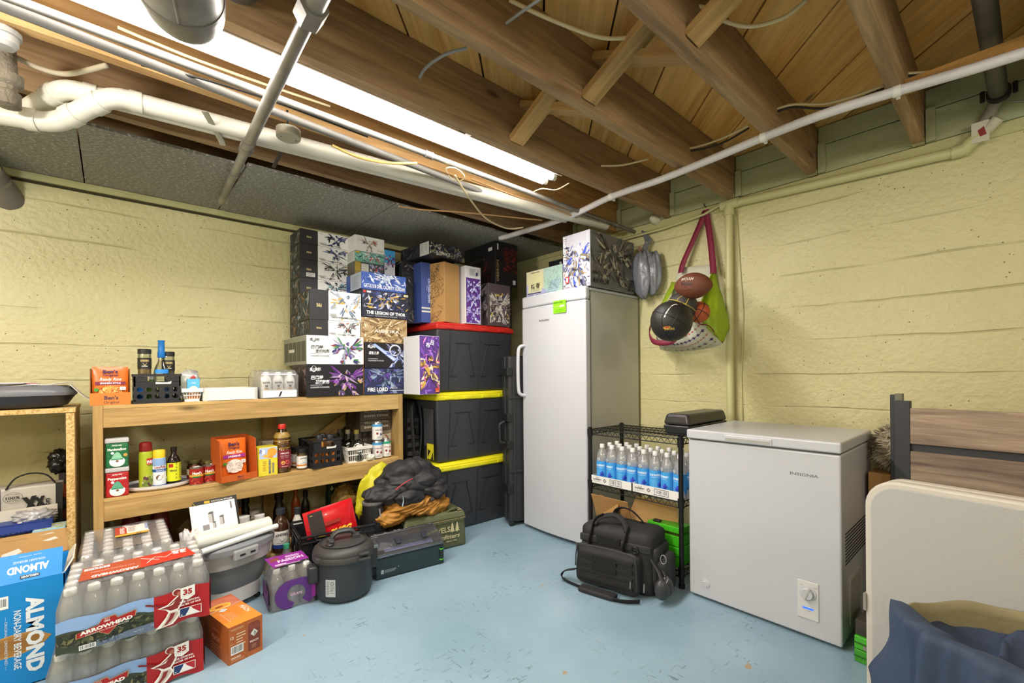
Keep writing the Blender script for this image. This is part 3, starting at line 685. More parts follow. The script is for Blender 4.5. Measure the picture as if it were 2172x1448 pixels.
pr.lines(.362, 1.568, .08, 4, .006, .002, '#5c9c10', 2)
pr.text('Hamilton Beach.', .20, 1.505, .019, '#3a3a3c', width=.10, bold=.01)
pr.build('stickers_and_name', d_)
# chest freezer
t = thing('chest_freezer', 'low white chest freezer with a control dial standing by the right wall', 'freezer', (2.205, 1.115, 0), RZ)
CW, CD, CH = .645, .57, .845
cab = MB().box(0, CW, 0, CD, .012, .795).build('cabinet', M_APP, t, bevel=.008, seg=3)
MB().box(.02, CW - .02, .04, CD - .02, 0, .012).build('plinth', M_BLK2, t)
MB().box(.006, CW - .006, .004, CD - .01, .793, .803).build('gasket', M_GSK, t)
ld = MB().box(-.004, CW + .004, -.012, CD, .802, .848).build('lid', M_APP, t, bevel=.008, seg=3)
hp = MB().box(.185, .395, -.016, -.010, .806, .836).build('lid_handle', M_APP, ld, bevel=.003)
MB().box(.192, .388, -.0168, -.0155, .812, .826).build('handle_recess', mat('#8f8d88', .5), hp) if False else MB().box(.192, .388, -.0170, -.0158, .811, .824).build('handle_recess', mat('#a5a29c', .5), ld)
MB().box(.10, .118, -.006, 0, .060, .062).build('drain_detail', M_APP, cab) if False else MB().lathe([(.0, .006), (.011, .006), (.013, .003), (.019, .003), (.021, 0)], Matrix.Translation((.085, -.001, .085)) @ Matrix.Rotation(PI / 2, 4, 'X'), 24).build('drain_plug', M_APP, t, smooth='auto')
pr = Print(front((0, 0, 0))); pr.h = .0005
pr.text('INSIGNIA', .462, .690, .017, '#4a4a4a', width=.105)
cp = pr; cp.build('brand_name', cab)
pn = MB().box(.487, .565, -.004, 0, .085, .245).build('control_panel', mat('#d4d2cf', .3), t, bevel=.003)
MB().lathe([(0, .018), (.021, .018), (.024, .004), (.031, .003), (.032, 0)], Matrix.Translation((.526, -.004, .195)) @ Matrix.Rotation(PI / 2, 4, 'X'), 28).build('dial', M_APP, pn, smooth='auto')
MB().box(-.004, .004, -.024, -.010, -.026, .026, Matrix.Translation((.526, 0, .195)) @ Matrix.Rotation(.35, 4, 'Y')).build('dial_grip', mat('#b9b7b2', .3), pn, bevel=.001)
MB().box(.506, .546, -.0055, -.004, .128, .134).build('indicator_lamp', mat('#1c5cff', .3, emit=1.2), pn)
pr = Print(front((0, -.004, 0))); pr.text('MIN', .497, .223, .006, '#555555'); pr.text('MAX', .548, .223, .006, '#555555'); pr.text('POWER', .526, .118, .005, '#555555', 'c'); pr.build('panel_print', pn)
v = MB()
for k in range(26):
    for j in range(10): 
        if (k * 10 + j) % 1 == 0: v.box(CW - .001, CW + .0015, .06 + k * .016, .068 + k * .016, .33 + j * .014, .337 + j * .014)
gr = v.build('vent_grille', mat('#2a2a2a', .6), cab); gr['kind'] = 'stuff'
MB().box(CW - .001, CW + .004, .12, .30, .06, .26).build('side_cover', mat('#bdbbb6', .4), cab, bevel=.002)
for k in range(14): 
    MB().box(CW + .004, CW + .006, .13, .29, .07 + k * .013, .077 + k * .013).build('louvre', mat('#9b9994', .5), cab)
# black hard case lying on the wire rack, half over the chest freezer
def onto(o, p): o.location = p
t = thing('black_storage_case', 'smooth black plastic case on the wire rack top against the chest freezer', 'case', (2.25, 1.285, RH + .003), RZ)
b = MB(); b.frus((0, .155, 0, .47), (.014, .141, .014, .456), .052, .112); b.build('lid', mat('#2d2a29', .32), t, bevel=.016, seg=4)
b = MB(); b.frus((.012, .143, .012, .458), (0, .155, 0, .47), 0, .05); b.build('bottom_shell', mat('#232120', .4), t, bevel=.01, seg=3)
#rk
M_WIRE = mat('#2a2a2b', .4, .6)
t = thing('wire_rack', 'black three-shelf wire rack between the upright freezer and the chest freezer', 'shelving', (RX0, RY0, 0))
w_, d2 = RX1 - RX0, RY1 - RY0
for x in (0, w_):
    for y in (0, d2):
        p_ = MB(); p_.tube([(x, y, .0), (x, y, RH)], .0125, 12)
        p_.lathe([(.016, 0), (.016, .02)], Matrix.Translation((x, y, 0)), 12)
        for z in (.085, .45, RH - .03): p_.lathe([(.016, z - .03), (.018, z + .02)], Matrix.Translation((x, y, 0)), 12)
        p_.build('post', M_WIRE, t, smooth='auto')
for z in (.085, .45, RH - .015):
    sh = MB()
    for zz in (z, z - .03):
        for a_, b2 in (((0, 0), (w_, 0)), ((w_, 0), (w_, d2)), ((w_, d2), (0, d2)), ((0, d2), (0, 0))): sh.tube([(a_[0], a_[1], zz), (b2[0], b2[1], zz)], .0032, 6)
    fr_ = sh.build('shelf_frame', M_WIRE, t)
    tr = MB()
    n = 16
    for x in (0, w_):
        for k in range(n):
            y = d2 * k / n; tr.tube([(x, y, z), (x, y + d2 / n / 2, z - .03), (x, y + d2 / n, z)], .0018, 5)
    for y in (0, d2):
        for k in range(9):
            x = w_ * k / 9; tr.tube([(x, y, z), (x + w_ / 18, y, z - .03), (x + w_ / 9, y, z)], .0018, 5)
    o = tr.build('truss_wires', M_WIRE, fr_); o['kind'] = 'stuff'
    dk = MB()
    for k in range(1, 25): y = d2 * k / 25; dk.tube([(0, y, z + .003), (w_, y, z + .003)], .0018, 5)
    for k in (1, 2): dk.tube([(w_ * k / 3, 0, z), (w_ * k / 3, d2, z)], .003, 5)
    o = dk.build('deck_wires', M_WIRE, fr_); o['kind'] = 'stuff'
# ---- bottles
M_CLEAR = clear('clear_plastic', '#fdfdfe', .12, .06, haze=.19); M_FILM = clear('shrink_film', '#fdfdfd', .07, .10, haze=.10); M_WATER = clear('water_in_bottle', '#dfe8ec', .06, .03, haze=.03)
def bottle_mesh(name, prof, m, seg=20): 
    mb = MB().lathe(prof, seg=seg); me = bpy.data.meshes.new(name); me.from_pydata(mb.v, [], mb.f); me.update(); me.materials.append(m); me.shade_smooth(); return me
WB = [(.026, 0), (.031, .004), (.031, .03), (.029, .035), (.031, .04), (.031, .075), (.029, .08), (.031, .085), (.031, .14), (.029, .155), (.022, .176), (.0155, .188), (.0155, .200)]
ME_WB = bottle_mesh('bottle', WB, M_CLEAR, 18); ME_CAP = bottle_mesh('cap', [(.0175, .192), (.0185, .194), (.0185, .210), (.0165, .213), (0, .213)], mat('#ecebe8', .4), 18)
def mo(name, me, parent, loc=(0, 0, 0), scale=None, rz=0):
    o = bpy.data.objects.new(name, me); COL.objects.link(o); o.parent = parent; o.location = loc; o.rotation_euler = (0, 0, rz)
    if scale: o.scale = scale
    return o
# flavoured sparkling water bottles on the rack
TB = [(.030, 0), (.034, .004), (.0345, .04), (.0345, .10), (.0345, .14), (.034, .155), (.030, .18), (.018, .205), (.0125, .215), (.0125, .228)]
ME_TB = bottle_mesh('bottle', TB, M_CLEAR, 22); ME_TC = bottle_mesh('cap', [(.0145, .214), (.015, .216), (.015, .234), (.013, .238), (0, .238)], mat('#eeeeec', .4), 18)
def tall_bottle(label, loc, rz):
    t = thing('water_bottle', label, 'bottle', loc, rz, 'blue raspberry bottles on the wire rack')
    mo('shell', ME_TB, t); mo('cap', ME_TC, t)
    pr = Print(Cyl((0, 0, 0), .0350, .030, -PI / 2)); 
    R = .035; pr.rect(-R * 2.2, 0, R * 4.4, .105, '#3f9fe6')
    pr.text('BLUE RASPBERRY', 0, .074, .016, '#f5fbff', 'c', width=.075, bold=.02)
    pr.text('ZERO CALORIE SPARKLING WATER', 0, .064, .006, '#e8f6ff', 'c', width=.06)
    for k in range(5): 
        pr.stroke([(-.033 + k * .008 + .002 * math.sin(j), .005 + j * .006) for j in range(9)], .0016, '#8fd0f8')
    for k in range(14): pr.ell(.018 + .012 * math.cos(k * 2.4) * (k / 14), .028 + .016 * math.sin(k * 2.4) * (k / 14) , .0045, .0045, '#2038b8' if k % 3 else '#4a63e0', 8)
    pr.poly([(0, .107), (.011, .118), (0, .129), (-.011, .118)], '#dfe6ea'); pr.poly([(0, .110), (.008, .118), (0, .126), (-.008, .118)], '#98a4ac')
    pr.build('label', t); return t
names = {}
base_rz = -PI / 2
b0 = None; k = 0
ordn = ['first', 'second', 'third', 'fourth', 'fifth', 'sixth', 'seventh', 'eighth', 'ninth']
for col in range(8):
    for row in range(3):
        y = RY1 - .055 - col * .0735; x = RX0 + .05 + row * .078
        rw = ['front', 'middle', 'back'][row]
        lab = 'clear bottle with blue label, %s in the %s row from the tall freezer' % (ordn[col], rw)
        if b0 is None: b0 = tall_bottle(lab, (x, y, .4565), base_rz); o = b0
        else: o = dup(b0, (x, y, .4565), base_rz + random.Random(k).uniform(-.7, .7), lab)
        k += 1
for i, (ya, lab) in enumerate([(RY1 - .006, 'white cardboard tray under the bottles by the tall freezer'), (RY1 - .305, 'white cardboard tray under the bottles by the chest freezer')]):
    t = thing('bottle_tray', lab, 'tray', (RX0 - .004, ya, .455), RZ)
    W_, D_ = .296, .25; m_ = mat('#e6e4e0', .7)
    b = MB(); b.box(0, W_, 0, .003, 0, .048); b.box(0, W_, D_, D_ + .003, 0, .048); b.box(0, .003, 0, D_, 0, .048); b.box(W_ - .003, W_, 0, D_, 0, .048); b.box(0, W_, 0, D_, 0, .0012)
    b.build('tray', m_, t)
    pr = Print(front()); pr.text('BLUE', .05, .034, .010, '#222222', 'c'); pr.text('RASPBERRY', .05, .022, .013, '#111111', 'c', bold=.03, width=.062); pr.text('SPARKLING WATER', .05, .012, .006, '#333333', 'c', width=.058)
    pr.poly([(.105, .012), (.118, .025), (.105, .038), (.092, .025)], '#333333'); pr.poly([(.105, .017), (.113, .025), (.105, .033), (.097, .025)], '#c9c9c9')
    pr.rect(.14, .008, .085, .034, '#111111'); pr.barcode(.143, .011, .079, .028, seed=i); pr.build('tray_print', t)
# cardboard box with open flaps low on the rack
M_CARD = mat('#b0854f', .8, bump=.1, bscale=20, var=.12); M_CARDL = mat('#c39a62', .8, var=.1)
t = thing('open_cardboard_box', 'open brown cardboard box with raised flaps on the lower rack shelf', 'box', (RX0 + .01, RY1 - .03, .092), RZ)
b = MB(); b.box(0, .40, 0, .004, 0, .16); b.box(0, .40, .28, .284, 0, .16); b.box(0, .004, 0, .284, 0, .16); b.box(.396, .40, 0, .284, 0, .16); b.box(0, .4, 0, .284, 0, .003)
b.build('box', M_CARD, t)
MB().box(0, .26, -.002, .002, 0, .15, Matrix.Translation((0.0, .01, .16)) @ Matrix.Rotation(.35, 4, 'X')).build('flap', M_CARD, t) 
MB().prism([(0, 0), (.30, 0), (.28, .14), (.05, .16)], -.002, .002, Matrix.Translation((.21, .02, .16)) @ Matrix.Rotation(.3, 4, 'Z') @ Matrix.Rotation(1.35, 4, 'X')).build('flap', M_CARDL, t)
MB().prism([(0, 0), (.2, 0), (.2, .12), (-.06, .12)], -.002, .002, Matrix.Translation((.0, .02, .16)) @ Matrix.Rotation(-.5, 4, 'Z') @ Matrix.Rotation(1.2, 4, 'X')).build('flap', M_CARD, t)
# green ammunition boxes
M_GRN = mat('#3fae1c', .35); 
t = thing('green_ammo_box', 'bright green plastic ammo box with its lid ajar, topmost on the low rack', 'box', (RX0 + .02, 1.385, .20), RZ)
MB().box(0, .19, 0, .13, 0, .055).build('base', M_GRN, t, bevel=.003)
c_ = MB()
for i in range(11):
    for j in range(7): c_.lathe([(.0045, .03), (.0045, .068), (.002, .078)], Matrix.Translation((.012 + i * .0155, .012 + j * .0155, 0)), 6)
o = c_.build('cartridges', mat('#b59a5c', .35, .8), t); o['kind'] = 'stuff'
l_ = MB(); l_.box(-.003, .193, -.004, .133, 0, .032, Matrix.Translation((0, 0, .072)) @ Matrix.Rotation(-.07, 4, 'X')); l_.build('lid', M_GRN, t, bevel=.004)
MB().box(.06, .085, -.010, -.003, .048, .09).build('latch', M_GRN, t, bevel=.002)
MB().box(.03, .07, .0, .03, .106, .116).build('clip_on_lid', M_BLK, t, bevel=.003)
t = thing('green_ammo_box', 'closed bright green plastic ammo box at the bottom on the low rack', 'box', (RX0 + .02, 1.385, .092), RZ)
MB().box(0, .19, 0, .13, 0, .055).build('base', M_GRN, t, bevel=.003)
MB().box(-.003, .193, -.003, .133, .057, .105).build('lid', M_GRN, t, bevel=.004)
MB().box(.06, .085, -.008, -.002, .04, .08).build('latch', M_GRN, t, bevel=.002)
# ================================================================ timber shelf, totes and boxed kits
W_S = wood('shelf_timber', '#b08a4e', '#d3b272', 'X', rough=.7); W_SZ = wood('shelf_timber_upright', '#a88248', '#cfae6e', 'Z', rough=.7)
W_SY = wood('shelf_timber_cross', '#a07a48', '#c8a668', 'Y', rough=.7)
SY, SX0, SX1, ZT, ZM, SD = 2.88, -.065, 1.535, 1.005, .560, .46
t = thing('timber_shelf', 'long home-made pine shelf unit against the left wall holding boxes and food', 'shelf', (SX0, SY, 0))
LW = SX1 - SX0
for z in (ZT, ZM):
    MB().box(.035, LW - .005, .0, SD, z - .018, z).build('shelf_board', W_S, t, bevel=.002)
    MB().box(.035, LW - .03, -.0, .036, z - .108, z - .0185).build('front_rail', W_S, t, bevel=.002)
    MB().box(.035, LW - .03, SD - .04, SD - .002, z - .108, z - .0185).build('back_rail', W_S, t, bevel=.002)
MB().box(0, .036, -.004, .085, 0, ZT).build('front_post', W_SZ, t, bevel=.002)
MB().box(0, .036, SD - .09, SD, 0, ZT).build('back_post', W_SZ, t, bevel=.002)
MB().box(LW - .03, LW, -.004, .085, ZM - .11, ZT).build('front_post', W_SZ, t, bevel=.002)
MB().box(LW - .03, LW, SD - .09, SD, 0, ZT).build('back_post', W_SZ, t, bevel=.002)
MB().box(LW - .03, LW - .004, .09, SD - .09, ZM, ZT - .02).build('end_panel', W_SY, t)
MB().box(.82, .90, SD - .001, SD + .036, 0, ZT).build('back_post', W_SZ, t, bevel=.002)
def slat(a, b_, wd, th, name, m, parent):
    a, b_ = Vector(a), Vector(b_); d = b_ - a; ex = d.normalized(); ez = Vector((0, 1, 0)); ey = ez.cross(ex)
    o = MB().box(0, d.length, -wd / 2, wd / 2, -th / 2, th / 2).build(name, m, parent, bevel=.002)
    o.matrix_local = Matrix(((ex.x, ey.x, ez.x, a.x), (ex.y, ey.y, ez.y, a.y), (ex.z, ey.z, ez.z, a.z), (0, 0, 0, 1))); return o
slat((1.02, SD - .06, ZM + .04), (1.56, SD - .06, ZT - .05), .08, .03, 'diagonal_brace', W_S, t)
slat((.28, SD - .06, .10), (.60, SD - .06, ZM - .09), .08, .03, 'diagonal_brace', W_S, t)
# ---- black totes
M_TOTE = mat('#34353a', .42, bump=.06, bscale=200); M_TOTE2 = mat('#202126', .45)
def tote(label, x, y, z, h, lid, rz, W=.74, D=.53, tape=False):
    t = thing('storage_tote', label, 'storage tote', (x, y, z), rz)
    ins = .035; hb = h - .05
    b = MB(); b.frus((ins, W - ins, ins, D - ins), (.012, W - .012, .012, D - .012), 0, hb); body = b.build('body', M_TOTE, t, bevel=.018, seg=3)
    # V-shaped ribs on the faces
    def yf(zz): return ins + (.012 - ins) * zz / hb - .0015
    R = MB()
    for s in (-1, 1):
        for a, c in ((.10, .135), (.05, .06)):
            pass
    def strip(x0, z0, x1, z1, wd=.008):
        q = [(x0, z0), (x1, z1)]
        return MB().tube([(x0, yf(z0), z0), (x1, yf(z1), z1)], wd * .5, 6)
    for cx in (W * .33, W * .70):
        o = MB(); 
        for (p0, p1) in (((-.075, hb * .78), (-.045, hb * .78)), ((-.045, hb * .78), (-.105, hb * .25)), ((-.105, hb * .25), (-.06, hb * .25)), ((.045, hb * .78), (.075, hb * .78)), ((.045, hb * .78), (.105, hb * .25)), ((.105, hb * .25), (.06, hb * .25)), ((-.045, hb * .78), (.045, hb * .78))):
            o.tube([(cx + p0[0], yf(p0[1]), p0[1]), (cx + p1[0], yf(p1[1]), p1[1])], .0035, 6)
        o.build('moulded_rib', M_TOTE2, body)
    for xx in (.16, .52): 
        MB().tube([(W * xx, yf(.02), .02), (W * (xx + .01), yf(hb - .02), hb - .02)], .003, 6).build('moulded_seam', M_TOTE2, body)
    b = MB(); b.frus((.004, W - .004, .004, D - .004), (0, W, 0, D), hb - .006, hb + .030); b.frus((.012, W - .012, .012, D - .012), (.03, W - .03, .03, D - .03), hb + .030, h)
    l = b.build('lid', lid, t, bevel=.010, seg=3)
    for xx in (.15, .37, .6, .82): MB().box(W * xx - .035, W * xx + .035, -.004, .012, hb + .002, hb + .026).build('lid_tab', lid, l, bevel=.003)
    return t
M_YEL = mat('#e6dc22', .38); M_RED = mat('#c42a22', .38)
tote('black tote with yellow lid at the bottom of the stack', 1.66, 2.69, 0, .50, M_YEL, -.03)
tt = tote('black tote with yellow lid in the middle of the stack', 1.70, 2.70, .501, .505, M_YEL, 0)
tote('black tote with red lid on top of the stack', 1.72, 2.72, 1.007, .51, M_RED, 0)
pr = Print(leftside(.53, (.012, .0, 0))); pr.h = .012; pr.rect(.36, .12, .13, .27, '#3f4044'); pr.rect(.40, .03, .09, .11, '#d9ce2a'); pr.poly([(.41, .04), (.45, .09), (.41, .10)], '#2a2a20'); pr.poly([(.45, .03), (.485, .03), (.48, .09)], '#2a2a20'); pr.build('side_sticker', tt)
ZL = 1.5175
# ---- printed cartons
M_CARD_ = None
def carton(name, label, loc, rz, w, d, h, m, cat='box', group=None, flap=None):
    t = thing(name, label, cat, loc, rz, group)
    MB().box(0, w, 0, d, 0, h).build('carton', m, t, bevel=.0015, seg=1)
    if flap: MB().box(w - .0005, w + .002, .002, d * .9, .004, h - .004).build('end_flap', flap, t)
    return t
def sb(name, label, u0, vt, vb, u1, y, d, m, gap=None, z=None, **k):
    A = ony(u0, vb, y); B = ony(u0, vt, y); C = ony(u1, (vt + vb) / 2, y)
    if z is not None: A.z = z
    t = carton(name, label, A, 0, C.x - A.x, d, B.z - A.z - .001, m, **k); t['w'] = C.x - A.x; t['h'] = B.z - A.z - .001; t['top'] = B.z
    return t, C.x - A.x, B.z - A.z - .001, B.z
M_BKB = mat('#1f1e22', .4); M_WHB = mat('#e3e2df', .45); M_CRAFT = mat('#b58a52', .8, var=.08, bump=.08, bscale=30)
DARKART = ['#3b4652', '#20262e', '#56606a', '#7a5c3a', '#2c3a40', '#8a8f92']
def side_art(t, d, h, seed, cols=DARKART, bg='#22262a'):
    pr = Print(leftside(d)); pr.rect(.002, .002, d - .004, h - .004, bg); pr.scatter(.01, d - .01, .008, h - .008, 46, cols, h * .55, seed); pr.build('side_artwork', t)
def snaa(label, u0, vt, vb, u1, y, d, seed, cols, z=None, title='', extra=None):
    t, w_, h, top = sb('model_kit_box', label, u0, vt, vb, u1, y, d, M_BKB, z=z, group='black and white model kit boxes')
    pr = Print(front()); s = w_ * .35
    pr.rect(0, 0, s, h, '#262428'); pr.rect(s, 0, w_ - s, h, '#e9e8e6')
    pr.text('SNAA', s * .5, h * .42, h * .17, '#d6c48a', 'c', width=s * .28, bold=.02)
    if extra: pr.rect(s * .34, h * .08, s * .5, h * .22, '#dedcd6'); pr.lines(s * .37, h * .24, s * .44, 3, h * .06, h * .02, '#444444', 2)
    pr.text('V  SNAA', s + w_ * .02, h * .86, h * .07, '#555555'); pr.rect(w_ - .028, h * .86, .022, h * .06, '#b79b4a')
    pr.mech(s + w_ * .38, h * .50, h * 1.25, cols, seed, wings=6, lim=(s + .004, w_ - .003, .004, h - .004), blade=((seed % 3 - 1) * .5 + .3, cols[-1], .8))
    if title: pr.text(title, s + w_ * .05, h * .08, h * .075, '#333333', bold=.02, width=min(w_ * .5, len(title) * .009))
    pr.lines(s + w_ * .02, h * .20, w_ * .16, 2, h * .05, h * .02, '#777777', seed)
    pr.build('front_print', t); side_art(t, d, h, seed); return t, w_, h, top
# front stacks standing on the shelf edge
def baf(label, u0, vt, vb, u1, y, d, bg, fg, seed, cols, title, sub, z=None):
    t, w_, h, top = sb('model_kit_box', label, u0, vt, vb, u1, y, d, mat(bg, .4), z=z, flap=mat('#d9902c', .5))
    pr = Print(front()); pr.text('摩动核', w_ * .06, h * .82, h * .11, fg); pr.ell(w_ * .12, h * .87, h * .07, h * .10, fg, 16); pr.ell(w_ * .12, h * .88, h * .055, h * .085, bg, 16)
    pr.text('摩动核', w_ * .05, h * .80, h * .12, fg, width=w_ * .16)
    pr.text(title[0], w_ * .07, h * .55, h * .13, fg, bold=.03, shear=.15, width=w_ * .20); 
    if title[1]: pr.text(title[1], w_ * .14, h * .41, h * .13, fg, bold=.03, shear=.15, width=w_ * .24)
    pr.rect(w_ * .06, h * .36, w_ * .20, .0018, fg); pr.text(sub, w_ * .06, h * .27, h * .055, fg, width=w_ * .32)
    pr.mech(w_ * .70, h * .46, h * 1.05, cols, seed, wings=8, wcol=cols[:3], blade=(2.6, cols[3], .6), lim=(w_ * .36, w_ - .003, .003, h - .003), dense=1.4)
    pr.build('front_print', t); return t, w_, h, top
t, w_, h, z1 = baf('black model kit box with purple winged robot, on the shelf board', 650.6, 772.4, 833, 771, SY - .01, .30, '#1d1c22', '#e9e9ea', 5, ['#6a2f8c', '#8a4aa6', '#3d2458', '#a58fb5', '#5a5070', '#c9a6c4', '#b9a066'], ('巴风特', '恶魔魅影'), '可动拼装模型/可动完成品模型', z=ZT + .001)
side_art(t, .30, h, 9, ['#5a4448', '#2e2428', '#7a6264', '#1c1618'], '#33262a')
t, w_, h, z2 = baf('white model kit box with green and red winged robot', 650.6, 709.5, 772.4, 771, SY - .01, .48, '#e6e6e4', '#2b2b2e', 8, ['#2e7a3a', '#8a2a2a', '#4a3d8a', '#7a74a0', '#35306a', '#9a9ab0'], ('巴风特', '圣印光影'), '可动拼装模型/可动完成品模型', z=z1 + .001)
pr = Print(leftside(.48)); pr.rect(.002, .002, .476, h - .004, '#8f9080'); pr.rect(.02, .02, .44, h * .7, '#4c4d44')
for k in range(1, 5): pr.rect(.02 + k * .088, .02, .004, h * .7, '#b9b9ac')
pr.rect(.12, h * .45, .12, .02, '#d6d6ca'); pr.build('side_print', t)
YA = 3.13
# back stack from the shelf board up (lower ones mostly hidden by the front stack)
tops = [482.6, 513.6, 548.3, 587.0, 628.0, 664.0, 709.0]
cols4 = [['#2c3c8a', '#55607c', '#20232c', '#8f97a8', '#1c1c22'], ['#3b3f9a', '#7078a0', '#26282e', '#9da0a8', '#474a66'], ['#4a4a4c', '#8e8f92', '#26272a', '#b8b8b6', '#1f1f20'], ['#26324a', '#6e747a', '#1b1e24', '#5fb2c4', '#a9adb0'], DARKART, DARKART]
pos = ['topmost of the tall back stack', 'second from the top of the tall back stack', 'third from the top of the tall back stack', 'fourth from the top of the tall back stack', 'fifth from the top of the tall back stack', 'lowest visible in the tall back stack']
zz_ = z2 + .001
for i in (5, 4, 3, 2, 1, 0):
    _t, _w, _h, zz_ = snaa('black and white model kit box, ' + pos[i], 636.5, tops[i], tops[i + 1], 739.5, YA, .22, 20 + i, cols4[i], title=['ARMAMENT KOMLE', 'SOUL GUARDIAN', 'SOUL HUNTER', '', '', ''][i], extra=(i == 2), z=zz_ + .001)
t, w_, h, z3 = snaa('black and white kit box with orange spearman robot, on the white box', 657, 676, 709.5, 764, SY, .24, 41, ['#b5532c', '#8c8f94', '#303236', '#c9cbd0', '#5a5c60'], z=z2 + .001, title='SOUL SPEARGUARDIAN')
snaa('largest black and white kit box with silver blue robot and gold crescent', 657, 611, 675, 765.6, SY, .24, 44, ['#8fa3b8', '#b9c4cf', '#5f6f80', '#d8dde2', '#c8a85a'], z=z3 + .001, title='FURIOUS WARHAMMER GALAHAD')
t, w_, h, q1 = sb('model_kit_box', 'dark blue kit box reading FIRE LORD on the shelf board', 773, 780.5, 832, 871.5, SY - .01, .26, mat('#20243c', .4), z=ZT + .001)
pr = Print(front()); pr.rect(.001, .001, w_ - .002, h - .002, '#252c4e'); pr.scatter(.003, w_ - .003, .003, h - .003, 70, ['#3a3f78', '#5a3a8e', '#2c3870', '#4a5c9c', '#6a5ab0', '#1c2040'], .05, 3)
pr.mech(w_ * .5, h * .55, h * 1.3, ['#5a6a86', '#7a8aa4', '#3c465e', '#93a4bc', '#2a3248'], 12, wings=8, wcol=['#4a4080', '#5a6a9c'], lim=(.003, w_ - .003, .003, h - .003))
pr.text('FIRE LORD', .02, h * .12, h * .20, '#f2f2f4', bold=.03, width=w_ * .42, cond=.7); pr.text('炽焰之王', w_ * .53, h * .20, h * .08, '#e0e0ea'); pr.lines(w_ * .53, h * .12, w_ * .38, 1, .01, .003, '#dcdce6'); pr.build('front_print', t)
t, w_, h, q2 = baf('black kit box with pale blue sword robot beside the white kit box', 774.5, 725.5, 780, 874, SY - .01, .26, '#1c1b20', '#e6e6ea', 15, ['#7f8fc0', '#aab6dc', '#5560a0', '#c7cfe8', '#3a3f66', '#8a8aa0'], ('须佐之男', ''), '可动拼装模型/可动完成品', z=q1 + .001)
pr = Print(front()); pr.h = .003; pr.poly([(w_ * .15, h * .93), (w_ * .20, h * .97), (w_ * .66, h * .36), (w_ * .58, h * .28)], '#9db2ea'); pr.poly([(w_ * .16, h * .94), (w_ * .62, h * .34), (w_ * .60, h * .31)], '#dbe4fb'); pr.ell(w_ * .62, h * .72, h * .26, h * .24, '#c9cbd8', 20); pr.ell(w_ * .62, h * .72, h * .20, h * .18, '#1c1b20', 20); pr.build('sword_artwork', t)
t, w_, h, q3 = sb('model_kit_box', 'sepia gold kit box reading AURORA', 766, 671, 724.5, 863, SY, .26, mat('#a58a62', .5), z=q2 + .001)
pr = Print(front()); pr.rect(0, 0, w_, h, '#b69a70'); pr.scatter(.002, w_ - .002, .002, h - .002, 170, ['#8a6c44', '#d4bc94', '#a3845a', '#6e5434', '#e6d6b6', '#97784e', '#c2a67c'], .06, 5); pr.mech(w_ * .5, h * .5, h * 1.3, ['#8f7048', '#dcc8a0', '#74583a', '#b89a6c'], 3, wings=8, lim=(.003, w_ - .003, .003, h - .003)); pr.text('AURORA', w_ * .26, h * .40, h * .17, '#f4ecdc', width=w_ * .55, bold=.015); pr.build('front_print', t)
t, w_, h, q4 = sb('model_kit_box', 'dark blue kit box reading THE LEGION OF THOR', 768, 611.5, 668.5, 866, SY, .26, mat('#23263a', .4), z=q3 + .001)
pr = Print(front()); pr.rect(0, 0, w_, h, '#20243a'); pr.scatter(.003, w_ - .003, h * .3, h - .003, 80, ['#2c3358', '#48507e', '#8088a8', '#caa63e', '#3a4a82', '#c8ccda', '#151828'], .05, 9); pr.mech(w_ * .48, h * .62, h * .95, ['#46528c', '#9aa4c4', '#2a3060', '#d6dae6', '#c79c3c'], 17, wings=6, lim=(.004, w_ - .004, h * .32, h - .004), dense=1.6)
pr.rect(.006, h * .87, .018, h * .09, '#c23a2e'); pr.rect(.03, h * .88, .03, h * .07, '#d8d8dc'); pr.rect(w_ - .04, h * .86, .034, h * .09, '#d4c9a2')
pr.rect(0, 0, w_, h * .30, '#1e2134'); pr.text('THE LEGION OF THOR', w_ * .5, h * .12, h * .16, '#f4f4f6', 'c', width=w_ * .84, bold=.04, cond=.8); pr.text('HEMORYAN ORIGINAL MECHA SERIES', w_ * .5, h * .04, h * .055, '#d0d0da', 'c', width=w_ * .48); pr.rect(w_ * .08, h * .055, w_ * .14, .001, '#d0d0da'); pr.rect(w_ * .78, h * .055, w_ * .14, .001, '#d0d0da'); pr.build('front_print', t); side_art(t, .26, h, 31)
t, w_, h, q5 = sb('model_kit_box', 'wide blue and white kit box above the dark blue one', 766.5, 574, 612, 861, SY + .0, .30, mat('#3c58a8', .4), z=q4 + .001)
pr = Print(front()); pr.rect(0, 0, w_, h, '#3b5fb4'); pr.scatter(.003, w_ - .003, h * .3, h - .003, 60, ['#e6ecf6', '#2d4a9a', '#9ab2e0', '#c8d4ee', '#24408c', '#5a7cc8'], .05, 6); pr.mech(w_ * .5, h * .66, h * 1.1, ['#eef2fa', '#b8c8ea', '#2c4694', '#dfe6f4'], 21, wings=6, lim=(.004, w_ - .004, h * .2, h - .003), dense=1.5)
pr.text('GAT-X131B DUEL CALAMITY GUNDAM', w_ * .5, h * .10, h * .30, '#e9effa', 'c', width=w_ * .92, bold=.03, cond=.6); pr.build('front_print', t)
pr = Print(leftside(.30)); pr.rect(.002, .002, .296, h - .004, '#b8c2d4'); pr.rect(.0, 0, .12, h, '#3d58a4'); pr.lines(.15, h * .8, .12, 7, h * .1, .002, '#4a5060'); pr.build('side_print', t)
YB = 3.0
t, w_, h, e1 = sb('model_kit_box', 'small gold and grey kit box with a printed panel, under the teal one', 753, 553, 578, 813, YB, .16, mat('#5c5a50', .45), z=q5 + .001)
